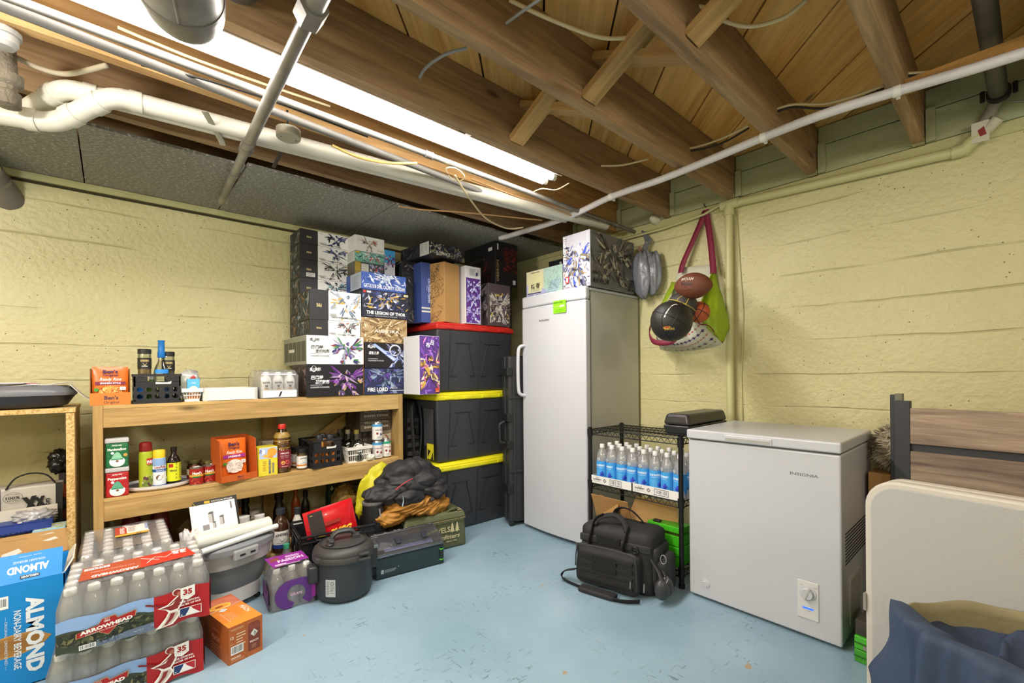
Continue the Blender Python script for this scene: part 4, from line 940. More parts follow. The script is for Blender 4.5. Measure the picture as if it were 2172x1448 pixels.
pr = Print(front()); pr.rect(0, 0, w_, h, '#4a4c54'); pr.rect(0, 0, w_ * .2, h, '#b39a3c'); pr.text('105', w_ * .1, h * .1, h * .3, '#3a3010', 'c'); pr.rect(w_ * .22, h * .1, w_ * .25, h * .8, '#dcdcd6'); pr.lines(w_ * .24, h * .8, w_ * .2, 5, h * .14, .0015, '#60605c'); pr.mech(w_ * .75, h * .5, h * 1.3, ['#d0d6e6', '#4a64b8', '#8a94a8', '#c44434'], 6, wings=4, lim=(w_ * .5, w_ - .002, .002, h - .002)); pr.build('front_print', t)
t, w_, h, e2 = sb('model_kit_box', 'small teal kit box under the white box with red winged robot', 753, 530, 553, 814, YB, .16, mat('#7fb0a8', .45), z=e1 + .001)
pr = Print(front()); pr.rect(0, 0, w_, h, '#6fb0a4'); pr.scatter(.002, w_ - .002, .002, h - .002, 50, ['#3f8a80', '#a8d4c8', '#e6efe8', '#2c6a64', '#c46a5a'], .04, 12); pr.mech(w_ * .6, h * .5, h * 1.6, ['#e9eef0', '#9fc4bc', '#b8483c', '#4a6a94'], 9, wings=5, lim=(.003, w_ - .003, .002, h - .002)); pr.rect(.002, h * .8, .03, h * .16, '#c8a83c'); pr.build('front_print', t)
pr = Print(leftside(.16)); pr.rect(.002, .002, .156, h - .004, '#c8cac4'); pr.lines(.01, h * .8, .12, 5, h * .14, .002, '#7d827c'); pr.build('side_print', t)
t, w_, h, e3 = sb('model_kit_box', 'white kit box with a red winged robot, beside the tall back stack top', 753, 496, 529.5, 815, YB, .16, M_WHB, z=e2 + .001)
pr = Print(front()); pr.mech(w_ * .48, h * .45, h * .9, ['#b8b6b4', '#8d8c8e', '#5d5c60', '#c8a890'], 33, wings=10, wcol=['#c0392e', '#d5604e', '#a8a4a2'], lim=(.004, w_ - .004, .004, h - .004)); pr.lines(w_ * .08, h * .8, w_ * .1, 4, h * .06, .0015, '#999999'); pr.lines(w_ * .75, h * .2, w_ * .2, 2, h * .06, .0015, '#999999'); pr.build('front_print', t)
t, w_, h, e4 = sb('model_kit_box', 'narrow upright kit box with blue top and violet robot', 816.5, 529, 585, 838, YB, .12, mat('#cfd2dc', .45), z=q5 + .001)
pr = Print(front()); pr.rect(0, h * .55, w_, h * .45, '#3e9ad6'); pr.mech(w_ * .5, h * .6, h * .7, ['#4a3c7c', '#7a6aa8', '#a83c48', '#2c2850', '#b8b4cc'], 11, wings=4, lim=(.003, w_ - .003, .003, h - .003), dense=1.6); pr.text('RX', w_ * .2, h * .05, h * .06, '#55525c', rot=PI / 2); pr.build('front_print', t)
# upright purple box leaning beside the top tote
A = ony(892.5, 827.6, 2.66); A.z = 1.0065
t = carton('model_kit_box', 'tall upright purple kit box with white side beside the top tote', (1.545, 2.66, 1.0015), .08, .165, .20, .40, mat('#d9d9dc', .45))
t.rotation_euler = (0, -.0, .05)
pr = Print(front()); w_, h = .165, .40; pr.rect(.002, .002, w_ - .004, h - .004, '#5a3a86'); pr.scatter(.004, w_ - .004, .004, h - .004, 60, ['#7a4cb0', '#8a5ac8', '#4a2c70', '#a070d8', '#d080c8', '#3c2460'], .06, 5)
pr.mech(w_ * .5, h * .42, w_ * 1.7, ['#c9a24c', '#8a6a3a', '#d8c08a', '#4c3a30', '#e6dcc8', '#6a4a8a', '#d05a9a'], 25, wings=8, lim=(.005, w_ - .005, .005, h * .8), dense=2.2); pr.text('吕', w_ * .50, h * .86, h * .09, '#f0ecf6', rot=-.2, bold=.02); pr.text('布', w_ * .28, h * .81, h * .09, '#f0ecf6', rot=-.1, bold=.02); pr.rect(w_ * .74, .012, .032, .03, '#cf4a2e'); pr.rect(w_ * .77, .018, .022, .004, '#f0dca0'); pr.build('front_print', t)
# boxes standing on the red lid
def on_lid(name, label, near, right, left, vtop, z, m, dmin=None, wmin=None, y=None, **k):
    """near/right/left = pixels of the bottom corners on height z"""
    N_ = onz(near[0], near[1], z) if y is None else ony(near[0], near[1], y)
    return N_
t = carton('model_kit_box', 'tall black kit box behind the blue one on the red lid', (1.60, 2.99, ZL), 0, .16, .28, .46, mat('#26252a', .4))
pr = Print(front()); pr.rect(.1, .0, .06, .46, '#2c2c32'); pr.scatter(.01, .155, .01, .45, 60, ['#4a4a50', '#8a8478', '#3a3630', '#6a6258'], .05, 8); pr.build('front_print', t); side_art(t, .28, .46, 77)
t = carton('model_kit_box', 'narrow blue upright box reading CD-TG02-TIAMA beside the craft box', (1.69, 2.87, ZL), 0, .105, .115, .44, mat('#3c5090', .5))
pr = Print(front()); pr.rect(.0, .10, .105, .012, '#cdd0c4'); pr.rect(.0, .075, .105, .012, '#cdd0c4'); pr.text('CD-TG02-TIAMA', .055, .325, .026, '#c9cfe6', rot=-PI / 2, bold=.02, width=.18); pr.text('•••••', .038, .27, .02, '#b9c0e0', rot=-PI / 2); pr.build('front_print', t)
t = thing('kraft_box', 'large plain brown kraft box with black line drawing on the red lid', 'box', (1.80, 2.735, ZL), 0.0)
cr = MB(); cr.box(-.0, .165, 0, .22, 0, .435); cr.build('carton', M_CRAFT, t, bevel=.002, seg=1); t.rotation_euler = (0, 0, .26)
pr = Print(leftside(.22)); rr_ = random.Random(7)
for k in range(70):
    x, y = rr_.uniform(.02, .20), rr_.uniform(.02, .40); P_ = [(x, y)]
    for j in range(3): x = min(max(x + rr_.uniform(-.05, .05), .01), .21); y = min(max(y + rr_.uniform(-.05, .05), .01), .42); P_.append((x, y))
    pr.stroke(P_, .0018, '#4d3c26')
pr.build('line_drawing', t)
t = carton('model_kit_box', 'upright purple and white box with violet robots, beside the kraft box', (1.985, 2.735, ZL), 0, .145, .25, .435, mat('#dedde0', .45))
pr = Print(front()); pr.rect(.006, .006, .133, .34, '#5e3286'); 
for cy in (.07, .17, .27): pr.mech(.072, cy, .15, ['#a9a0e0', '#e0dcf4', '#7c6cc4', '#c4bce8', '#4a3a9a'], int(cy * 100), wings=4, lim=(.008, .137, .008, .344), dense=1.5)
pr.lines(.03, .41, .06, 6, .009, .003, '#8a8a88'); pr.lines(.10, .41, .03, 5, .009, .003, '#99938a', 4); pr.rect(.09, .365, .016, .025, '#2c3458'); pr.build('front_print', t)
t, w_, h, s1 = sb('model_kit_box', 'silver plastic-wrapped kit box under the black OBERON box', 1036, 599, 684, 1082, 2.74, .25, mat('#574e50', .25, coat=.6), z=ZL)
pr = Print(front()); pr.rect(.0, 0, w_, h, '#55494c'); pr.scatter(.02, w_ - .01, .03, h * .8, 130, ['#8a7c78', '#c9c0b8', '#3e3638', '#ddd6cc', '#6a5c60', '#4a5a94', '#c8b048'], .05, 4); pr.mech(w_ * .5, h * .45, h * .8, ['#b9b2aa', '#d9d3c8', '#6a6064', '#8f8680'], 29, wings=6, lim=(.01, w_ - .01, .01, h * .85), dense=2); pr.rect(.01, h * .06, .01, h * .18, '#cfcac0'); pr.build('front_print', t); side_art(t, .25, h, 51, ['#6c6064', '#3c3438', '#8e8286', '#2a2528'], '#4a4044')
t, w_, h, s2 = sb('model_kit_box', 'black and red kit box reading OBERON near the ceiling', 1051.5, 510, 598, 1097, 2.74, .42, mat('#1c1a1f', .4), z=s1 + .001)
pr = Print(front()); pr.scatter(w_ * .35, w_ - .01, h * .3, h * .9, 200, ['#6e201c', '#a0342c', '#3e1614', '#7a2c26', '#2a1214'], .035, 14, asp=.18); pr.rect(.012, h * .80, .014, h * .14, '#d6d4d2'); pr.text('OBERON', .028, h * .06, .032, '#c2a06a', rot=PI / 2, width=.17, bold=.0); pr.rect(w_ * .76, .012, .03, .035, '#c8c6c8'); pr.build('front_print', t)
pr = Print(leftside(.42)); pr.text('OBERON', .08, h * .62, .03, '#5a5860', width=.2, rot=.0); pr.rect(.33, h * .80, .05, h * .08, '#d6d4d2'); pr.scatter(.03, .38, .02, h * .55, 70, ['#5c1e1c', '#7a2a28', '#2c1416'], .04, 24); pr.build('side_print', t)
t = carton('model_kit_box', 'dark box with a gold claw emblem next to the tall freezer', (2.37, 2.76, ZL), 0, .10, .22, .33, mat('#191719', .45))
pr = Print(front()); 
for k in range(11): a = 2 * PI * k / 11; pr.poly([(.055 + .012 * math.cos(a + .5), .15 + .012 * math.sin(a + .5)), (.055 + .050 * math.cos(a), .15 + .09 * math.sin(a)), (.055 + .012 * math.cos(a - .5), .15 + .012 * math.sin(a - .5))], '#a8946c')
pr.text('RADAMES', .08, .03, .012, '#b8a880', rot=PI / 2, width=.05); pr.build('front_print', t)
t = carton('model_kit_box', 'flat black kit box reading X-TRANCE lying on top near the ceiling', (1.70, 2.80, 1.985), -.02, .30, .36, .095, mat('#24242a', .4))
t.location = (1.665, 2.72, ZL + .4605); t.rotation_euler = (0, 0, .08)
pr = Print(front()); pr.scatter(.004, .296, .004, .09, 130, ['#3a3e52', '#6a6e86', '#9a8c6a', '#c8c4bc', '#20222c', '#484e70'], .04, 16); pr.text('X-TRANCE', .05, .015, .030, '#e8e4da', width=.13, bold=.02, shear=.2); pr.build('front_print', t)
pr = Print(leftside(.36)); pr.rect(.25, .002, .108, .09, '#c3c3c0'); pr.lines(.26, .08, .04, 7, .010, .003, '#777777'); pr.lines(.31, .08, .035, 6, .010, .003, '#777777', 3); pr.scatter(.01, .24, .005, .088, 60, ['#3a3a40', '#55555c', '#16161a'], .04, 17); pr.build('side_print', t)
# boxes on the tall freezer
ZF = 1.704
t = carton('model_kit_box', 'large silver grey kit box reading MNP-XH12W on the tall freezer', (2.315, 2.055, ZF), RZ, .235, .50, .365, mat('#8c8c8e', .4))
pr = Print(front()); w_, h = .235, .365; pr.rect(.001, .001, w_ - .002, h - .002, '#c2c1cb'); pr.scatter(.004, w_ - .004, .004, h * .8, 90, ['#e6e6ee', '#9a9aac', '#3c3c58', '#4a5cc0', '#d4d2d8', '#6a6880', '#b0946a'], .06, 31); pr.mech(w_ * .5, h * .42, h * .75, ['#dcdce6', '#6a6c8c', '#2c2c40', '#3f58c8', '#a8a8b8', '#8a7a5c'], 36, wings=8, blade=(1.9, '#e6e6f4', .9), lim=(.005, w_ - .005, .005, h * .85), dense=2.4)
pr.text('MNP-XH12W', .014, h * .96, .03, '#f6f6fa', rot=-PI / 2, width=.20, bold=.02); pr.rect(.03, .04, .03, .045, '#b84438'); pr.rect(.037, .047, .016, .03, '#e6e2dc'); pr.rect(.03, .015, .028, .014, '#ededf0'); pr.text('MOTOR NUCLEAR', w_ - .02, h * .95, .010, '#ffffff', rot=-PI / 2, width=.13); pr.build('front_print', t)
pr = Print(rightside(w_)); d_ = .50; pr.rect(.001, .001, d_ - .002, h - .002, '#6c6b69'); pr.scatter(.004, d_ - .004, .05, h - .004, 90, ['#7c7a76', '#5e5c58', '#484644', '#8e8a80', '#6a665e'], .12, 33, asp=.2); pr.mech(d_ * .5, h * .5, h * 1.0, ['#a09a8c', '#4a4846', '#7c776c', '#2e2c2c', '#b8b09c', '#5c5850'], 38, wings=12, wcol=['#3a3836', '#7e7a70', '#4c4a46'], lim=(.01, d_ - .01, .03, h - .01), dense=3)
pr.text('MNP-XH12W', .012, h * .06, .045, '#232226', bold=.03, width=.17, cond=.8); pr.rect(.012, h * .22, .05, .016, '#2a292c'); pr.text('MASTER ARTISAN', .012, h * .92, .018, '#3a3836', width=.12); pr.scatter(d_ - .10, d_ - .01, .01, .09, 26, ['#1a1a1e'], .04, 3); pr.build('side_print', t)
M_HOLO = mat('#b9c2bc', .25, .3)
t = carton('model_kit_box', 'holographic pastel box with black characters on the tall freezer', (2.33, 2.435, ZF), RZ, .36, .22, .19, M_HOLO)
pr = Print(front()); w_, h = .36, .19; pr.poly([(.002, .002), (w_ * .5, .002), (w_ * .5, h - .002), (.002, h - .002)], '#c9c4a4'); pr.poly([(w_ * .5, .002), (w_ - .002, .002), (w_ - .002, h - .002), (w_ * .5, h - .002)], '#a3c0b4'); pr.poly([(.002, .002), (w_ * .7, .002), (w_ * .35, h * .4), (.002, h * .5)], '#a4a6cc'); pr.poly([(w_ * .55, .002), (w_ * .85, .002), (w_ * .98, h * .5), (w_ * .7, h * .5)], '#98b4bc'); pr.poly([(.02, .03), (.16, .03), (.17, h - .03), (.15, h - .012), (.02, h - .03)], '#cdcb9c')
pr.text('精', .05, h * .30, .04, '#1c1c20', bold=.02); pr.text('衛', .10, h * .30, .045, '#1c1c20', bold=.02); pr.lines(.045, h * .24, .1, 2, .007, .002, '#5c5c70'); pr.rect(.012, .02, .14, .006, '#202024'); pr.rect(.05, h - .018, .09, .004, '#33332c'); pr.text('GANESA', .03, .008, .012, '#26262a'); pr.rect(.10, .009, .2, .003, '#26262a')
rr_ = random.Random(3)
for k in range(26):
    x, y = rr_.uniform(.19, .34), rr_.uniform(.03, .17); P_ = [(x, y)]
    for j in range(3): x = min(max(x + rr_.uniform(-.04, .04), .18), .35); y = min(max(y + rr_.uniform(-.04, .04), .02), .18); P_.append((x, y))
    pr.stroke(P_, .001, '#74807c')
pr.build('front_print', t)
t = carton('model_kit_box', 'black kit box with white logo behind the holographic box', (2.58, 2.44, ZF), RZ, .37, .25, .31, M_BKB)
pr = Print(front()); pr.text('MOSHOW', .10, .25, .016, '#b9b9bd', width=.05); pr.ell(.125, .28, .012, .010, '#b9b9bd', 12); pr.scatter(.22, .36, .2, .3, 30, ['#55555a', '#8a8a8e', '#2c2c30'], .05, 6); pr.build('front_print', t)
# tall black hard case standing between totes and freezer
t = thing('rifle_case', 'tall narrow black hard case standing on end beside the totes', 'case', (2.20, 2.50, 0), -.35)
w_, d_, h = .17, .15, 1.27
M_HC = mat('#2b2c2f', .42, bump=.05, bscale=150)
MB().box(0, w_, 0, d_ * .46, .03, h).build('front_shell', M_HC, t, bevel=.018, seg=3)
MB().box(0, w_, d_ * .50, d_, .03, h).build('back_shell', M_HC, t, bevel=.018, seg=3)
MB().box(-.008, w_ + .008, d_ * .42, d_ * .54, .04, h - .01).build('rim', M_HC, t, bevel=.006)
for z in (.25, .58, .78, 1.12): MB().box(-.016, .03, -.010, d_ * .6, z, z + .06).build('latch', mat('#1e1f21', .4), t, bevel=.006); 
for z in (.40, .95): MB().box(.0, w_, -.010, .004, z, z + .02).build('moulded_band', M_HC, t, bevel=.004)
for x in (.035, .13): MB().box(x, x + .02, -.006, .004, .1, h - .1).build('moulded_rib', M_HC, t, bevel=.003)
MB().tube(spline([(-.012, d_ * .3, .62), (-.05, d_ * .3, .63), (-.055, d_ * .3, .70), (-.055, d_ * .3, .76), (-.012, d_ * .3, .78)], 5), .010, 10).build('carry_handle', mat('#232426', .5), t, smooth=True)
for x in (.02, w_ - .02): MB().tube([(x - .012, .02, .02), (x + .012, .02, .02)], .02, 14).build('wheel', mat('#1b1b1c', .5), t, smooth='auto')
# black tactical backpack squeezed between shelf and totes
t = thing('black_backpack', 'black webbed backpack squeezed between the pine shelf and the totes', 'backpack', (1.59, 2.93, .45))
M_NYL = mat('#1f1f22', .75, bump=.25, bscale=160)
def puff(c, sx, sy, sz, amp=.1, fr=5, seed=0, sub=4, sq=3.0):
    def fn(p):
        k = (abs(p.x) ** sq + abs(p.y) ** sq + abs(p.z) ** sq) ** (-1 / sq)
        return k * (1 + amp * noise.noise(p * fr * .5 + Vector((seed, seed * 2.1, 0))))
    return MB().ico(c, 1, sub, (sx, sy, sz), fn)
puff((.065, .12, .25), .06, .13, .25, .10, 5, 1).build('pack_body', M_NYL, t, smooth=True)
for k in range(5): MB().box(.0, .09, -.022, -.010, .10 + k * .06, .13 + k * .06).build('webbing_strap', mat('#2a2a2d', .8, bump=.3, bscale=200), t, bevel=.003)
MB().tube(spline([(.03, -.02, .46), (.02, -.045, .35), (.03, -.045, .2), (.05, -.02, .06)], 5), .02, 8, flat=.35).build('shoulder_strap', M_NYL, t, smooth=True)
MB().tube(spline([(.10, -.01, .46), (.105, -.03, .35), (.10, -.03, .2), (.09, -.02, .08)], 5), .014, 8, flat=.35).build('shoulder_strap', M_NYL, t, smooth=True)
MB().box(.05, .075, -.05, -.03, .26, .30).build('buckle', mat('#101011', .35), t, bevel=.003)
# ================================================================ food and small things
def jar(name, label, cat, loc, prof, m, cap=None, capm=None, prt=None, liquid=None, lm=None, rz=0, group=None, seg=24):
    t = thing(name, label, cat, loc, rz, group)
    MB().lathe(prof, seg=seg).build('body', m, t, smooth='auto')
    if liquid: MB().lathe(liquid, seg=seg).build('contents', lm, t, smooth='auto')
    if cap: MB().lathe(cap, seg=seg).build('cap', capm, t, smooth='auto')
    if prt: prt(t)
    return t
M_GLASS = clear('clear_glass', '#eef2ee', .10, .04)
def facing(loc):  # azimuth label faces the room
    return math.atan2(-loc[1], -loc[0])
ZTT, ZMM = ZT + .0005, ZM + .0005
def pouch(mb, w, h, d, M=None):
    def fn(u, v, s):
        x = (u - .5) * w; z = v * h; k = (4 * u * (1 - u)) ** .5 * (4 * v * (1 - v) * .9 + .1) ** .5 * math.sin(PI * min(max(v, .0), 1)) ** .3 if 0 < v < 1 else 0
        n = noise.noise(Vector((x * 25, z * 25, s * 3))) * .12 * (1 if 0 < u < 1 else 0)
        return (x, s * d * (k + n * k), z)
    mb.grid(lambda u, v: fn(u, v, -1), 14, 16, M); mb.grid(lambda u, v: fn(1 - u, v, 1), 14, 16, M); return mb
# ready-rice display cartons with pouches
def rice_carton(label, u0, u1, vb, vt, y, rz, z, style, bg, front_h, w=None, x=None):
    A = ony(u0, vb, y); w_ = (ony(u1, vb, y).x - A.x) if w is None else w; h = ony(u0, vt, y).z - A.z
    t = thing('rice_carton', label, 'carton', (A.x if x is None else x, y, z), rz)
    d = .14 if front_h > .03 else .26
    m = mat(bg, .6); inn = mat('#9a7040', .8)
    b = MB(); hb = h * .93
    for xx in (0, w_ - .003): b.prism([(0, 0), (d, 0), (d, hb), (.02, hb if front_h > .05 else hb * .93), (0, front_h)], xx, xx + .003, Matrix(((0, 0, 1, 0), (1, 0, 0, 0), (0, 1, 0, 0), (0, 0, 0, 1))))
    b.box(0, w_, d - .003, d, 0, hb); b.box(0, w_, 0, d, 0, .002)
    b.build('tray', inn if front_h > .05 else m, t)
    MB().box(0, w_, -.003, 0, 0, front_h).build('front_lip', m, t)
    pr = Print(front((0, -.003, 0))); pr.text("Ben's", w_ * .52, front_h * .45, front_h * .42, '#3a2040', 'c', bold=.03); pr.text('Original', w_ * .52, front_h * .12, front_h * .30, '#3a2040', 'c'); pr.build('lip_print', t)
    tilt = .08; ph = h * (.96 if front_h > .05 else .86); pw = w_ * (.90 if front_h > .05 else .72); pz = .004; 
    for i in range(2):
        M_ = Matrix.Translation((w_ * .5, .022 + i * .035 + (0 if front_h > .05 else .05), pz)) @ Matrix.Rotation(-tilt, 4, 'X')
        p = pouch(MB(), pw, ph, .012, M_).build('pouch', mat('#dd6a1c', .3), t, smooth=True)
        if i == 0:
            f = Face(M_ @ Vector((-pw / 2, -.0135, 0)), (1, 0, 0), (0, math.sin(tilt), math.cos(tilt)), (0, -1, 0)); pr = Print(f)
            W_, H_ = pw, ph
            pr.text("Ben's", W_ * .5, H_ * .82, H_ * .12, '#3a1c4a', 'c', bold=.04, width=W_ * .42); pr.text('Original', W_ * .5, H_ * .74, H_ * .085, '#3a1c4a', 'c', bold=.02, width=W_ * .42)
            pr.text('Ready Rice', W_ * .5, H_ * .62, H_ * .11, '#fdf6ea', 'c', shear=.25, width=W_ * .58, bold=.01)
            pr.rect(W_ * .08, H_ * .51, W_ * .84, H_ * .085, style[1]); pr.text(style[0], W_ * .5, H_ * .53, H_ * .06, '#fbeef0', 'c', width=W_ * min(.56, .07 * len(style[0])), bold=.03)
            pr.ell(W_ * .5, H_ * .30, W_ * .32, H_ * .17, style[2], 28); pr.scatter(W_ * .22, W_ * .78, H_ * .16, H_ * .44, 90, style[3], .02, 4, asp=.3)
            pr.ell(W_ * .12, H_ * .38, .009, .009, '#3f8a2c', 14); pr.rect(W_ * .76, H_ * .36, W_ * .16, H_ * .09, '#efeae0'); pr.text('90', W_ * .84, H_ * .375, H_ * .07, '#333333', 'c'); pr.build('pouch_print', p)
    return t
rice_carton('orange rice pouches in a cut-open carton on top of the pine shelf', 190, 277, 833, 748, 2.885, 0, ZTT, ('SPANISH STYLE', '#7a1f3e', '#d99a3c', ['#e8b45c', '#c9702c', '#f0c878', '#a8481c']), '#c9792c', .058)
rc = rice_carton('orange jasmine rice pouch in a side-cut carton on the middle shelf', 490, 548, 1015, 915, 2.85, .20, ZMM, ('JASMINE', '#a22a8c', '#efe6dc', ['#f6f0e8', '#d8cabc', '#e6dcd2', '#c8b8a8']), '#c25a1c', .035, w=.185, x=.44)
# mini milk crates
def crate(label, loc, rz, w_, d_, h):
    t = thing('mini_crate', label, 'crate', loc, rz); m = mat('#242326', .4)
    b = MB(); R_ = h * .082
    # walls as grids of holes: front and sides built from bars around round holes
    def panel(W_, M_):
        cols = 5; rows = 2; cw = (W_ - .01) / cols; y0 = h * .12; ch = h * .235
        mb = MB(); mb.box(0, W_, -.0015, .0015, 0, y0, M_); mb.box(0, W_, -.0015, .0015, y0 + rows * ch, h * .74, M_)
        mb.box(0, .005, -.0015, .0015, 0, h * .95, M_); mb.box(W_ - .005, W_, -.0015, .0015, 0, h * .95, M_)
        mb.box(0, W_ * .28, -.0015, .0015, h * .74, h * .92, M_); mb.box(W_ * .72, W_, -.0015, .0015, h * .74, h * .92, M_)
        for i in range(cols):
            for j in range(rows):
                x0 = .005 + i * cw; z0 = y0 + j * ch; cx, cz = x0 + cw / 2, z0 + ch / 2; n = 16
                r_ = min(cw, ch) * .36; vs = []; 
                for k in range(n):
                    a = 2 * PI * k / n; c_, s_ = math.cos(a), math.sin(a); q_ = max(abs(c_), abs(s_)); vs.append((cx + c_ / q_ * cw / 2, 0, cz + s_ / q_ * ch / 2)); vs.append((cx + r_ * c_, 0, cz + r_ * s_))
                fs = [(2 * k, 2 * k + 1, (2 * k + 3) % (2 * n), (2 * k + 2) % (2 * n)) for k in range(n)]
                mb.add(vs, fs, M_)
        return mb
    I = Matrix.Identity(4)
    for nm, W_, M_ in (('front_panel', w_, Matrix.Translation((0, .002, 0))), ('back_panel', w_, Matrix.Translation((0, d_ - .002, 0))), ('side_panel', d_, Matrix.Translation((.002, 0, 0)) @ Matrix.Rotation(PI / 2, 4, 'Z')), ('side_panel', d_, Matrix.Translation((w_ - .002, 0, 0)) @ Matrix.Rotation(PI / 2, 4, 'Z'))):
        panel(W_, M_).build(nm, m, t, solid=.003)
    b.box(0, w_, 0, d_, 0, .006); b.build('floor_panel', m, t)
    r_ = MB()
    for z in (.0, h * .93):
        hh = .012
        r_.box(-.004, w_ + .004, -.005, .005, z, z + hh); r_.box(-.004, w_ + .004, d_ - .005, d_ + .005, z, z + hh); r_.box(-.005, .005, 0, d_, z, z + hh); r_.box(w_ - .005, w_ + .005, 0, d_, z, z + hh)
    r_.build('rim', m, t)
    pr = Print(front((0, -.004, 0))); pr.poly([(w_ * .45, h * .74), (w_ * .45, h * .66), (w_ * .78, h * .66), (w_ * .80, h * .76), (w_ * .70, h * .72), (w_ * .6, h * .72)], '#dedcd8'); pr.build('torn_sticker', t)
    return t
def spice(label, loc, col='#8a6034', s=1.0, az=0):
    def p(t):
        pr = Print(Cyl((0, 0, 0), .0272 * s, .028 * s, -PI / 2 + az)); pr.rect(-.05 * s, 0, .1 * s, .055 * s, '#1e1d1b'); pr.text("KINDER'S", 0, .036 * s, .014 * s, '#d8c078', 'c', width=.034 * s, bold=.02); pr.poly([(-.008 * s, .03 * s), (.008 * s, .03 * s), (.003 * s, .018 * s), (-.003 * s, .018 * s)], '#d8c078'); pr.lines(-.012 * s, .012 * s, .024 * s, 1, .005, .003, '#e6e2d8'); pr.build('label', t)
    return jar('spice_jar', label, 'jar', loc, [(.024 * s, 0), (.027 * s, .003), (.027 * s, .10 * s), (.025 * s, .108 * s)], M_GLASS, [(.028 * s, .104 * s), (.028 * s, .126 * s), (.026 * s, .128 * s), (0, .128 * s)], mat('#1d1c1b', .4), p, [(.0, .002), (.025 * s, .003), (.025 * s, .08 * s), (0, .081 * s)], mat(col, .8))
crate('small black plastic crate of bottles on top of the pine shelf', (.085, 2.885, ZTT), 0, .185, .20, .145)
spice('square-shouldered seasoning jar standing at the near side of the small top crate', (.128, 2.93, ZTT + .145), '#9a7c4c', 1.0)
spice('seasoning jar behind the blue-capped bottle in the small top crate', (.225, 2.95, ZTT + .135), '#5a4a3c', 1.0)
MB1 = [(.030, 0), (.033, .004), (.033, .14), (.028, .17), (.015, .20), (.013, .22)]
jar('flavouring_bottle', 'clear bottle with tall blue cap in the small top crate', 'bottle', (.195, 2.925, ZTT + .01), MB1, M_GLASS, [(.015, .22), (.0165, .222), (.0165, .25), (.0145, .252), (.0145, .27), (.0135, .30), (.0145, .302), (.0145, .31), (0, .31)], mat('#1d6db4', .35), lambda t: Print(Cyl((0, 0, 0), .0335, .14, -PI / 2)).rect(-.03, 0, .06, .02, '#2a8ad8').build('label', t))
for i, (x, c) in enumerate([(.115, '#2b6dc0'), (.16, '#5a7a2c'), (.23, '#2b6dc0')]):
    jar('small_bottle', 'small bottle inside the top crate, number %s along from the rice carton side' % ['one', 'two', 'three'][i], 'bottle', (x, 3.02, ZTT + .008), [(.02, 0), (.022, .004), (.022, .09), (.01, .11)], mat(c, .35), [(.012, .11), (.012, .13), (0, .131)], M_WHITE)
# white slotted baskets
def basket(label, loc, rz, w_, d_, h):
    t = thing('white_basket', label, 'basket', loc, rz); m = mat('#e4e0d8', .45); k = .014
    b = MB(); b.box(k, w_ - k, k, d_ - k, 0, .003)
    n = int(w_ / .013)
    def side(p0, p1, q0, q1):
        p0, p1, q0, q1 = map(Vector, (p0, p1, q0, q1))
        for i in range(n + 1):
            f = i / n; a = p0.lerp(p1, f); c_ = q0.lerp(q1, f); b.tube([a, c_], .0022, 5)
    side((k, k, 0), (w_ - k, k, 0), (0, 0, h), (w_, 0, h)); side((k, d_ - k, 0), (w_ - k, d_ - k, 0), (0, d_, h), (w_, d_, h)); side((k, k, 0), (k, d_ - k, 0), (0, 0, h), (0, d_, h)); side((w_ - k, k, 0), (w_ - k, d_ - k, 0), (w_, 0, h), (w_, d_, h))
    o = b.build('slotted_sides', m, t); o['kind'] = 'stuff'
    r_ = MB()
    for z0, z1, e in ((h - .02, h, 0.002), (0, .014, -.012), (h * .45, h * .52, -.006)):
        r_.box(-e, w_ + e, -e - .002, -e + .001, z0, z1); r_.box(-e, w_ + e, d_ + e - .001, d_ + e + .002, z0, z1); r_.box(-e - .002, -e + .001, -e, d_ + e, z0, z1); r_.box(w_ + e - .001, w_ + e + .002, -e, d_ + e, z0, z1)
    r_.build('rim', m, t); return t
basket('tiny white slotted basket holding packets, on top of the pine shelf', (.278, 2.89, ZTT), 0, .085, .13, .07)
t = carton('snack_packet', 'blue and orange cracker packet standing in the tiny white basket', (.30, 2.905, ZTT + .01), 0, .055, .02, .11, mat('#5ab0dc', .4))
pr = Print(front()); pr.rect(.002, .002, .051, .05, '#d9823a'); pr.ell(.028, .05, .02, .022, '#efe2c8'); pr.text('club', .028, .085, .012, '#ffffff', 'c'); pr.build('front_print', t)
t = thing('produce_bag', 'clear bag with a red patch in the tiny white basket', 'bag', (.315, 2.97, ZTT + .04)); puff((0, 0, .06), .045, .03, .06, .4, 9, 2, 3).build('bag', clear('thin_bag', '#eef4ee', .15, .2, haze=.35), t, smooth=True); MB().ico((.015, -.02, .085), .016, 2).build('red_patch', mat('#b03a30', .5), t, smooth=True)
# empty white carton tray
t = thing('carton_tray', 'empty low white cardboard tray on top of the pine shelf', 'tray', (.368, 2.885, ZTT)); w_, d_, h = .262, .24, .068
b = MB(); b.box(.02, w_ - .02, 0, .003, 0, h); b.box(.02, w_ - .02, d_ - .003, d_, 0, h); b.box(0, .003, .02, d_ - .02, 0, h); b.box(w_ - .003, w_, .02, d_ - .02, 0, h); b.box(.0, w_, 0, d_, 0, .002)
for (a, c_) in (((0, .02), (.02, 0)), ((w_ - .02, 0), (w_, .02)), ((0, d_ - .02), (.02, d_)), ((w_ - .02, d_), (w_, d_ - .02))): b.add([(a[0], a[1], 0), (c_[0], c_[1], 0), (c_[0], c_[1], h), (a[0], a[1], h)], [(0, 1, 2, 3)])
b.build('tray', mat('#dfdcd5', .7), t)
MB().box(.004, w_ - .004, .004, d_ - .004, .0022, .003).build('inside', M_CARD, t)
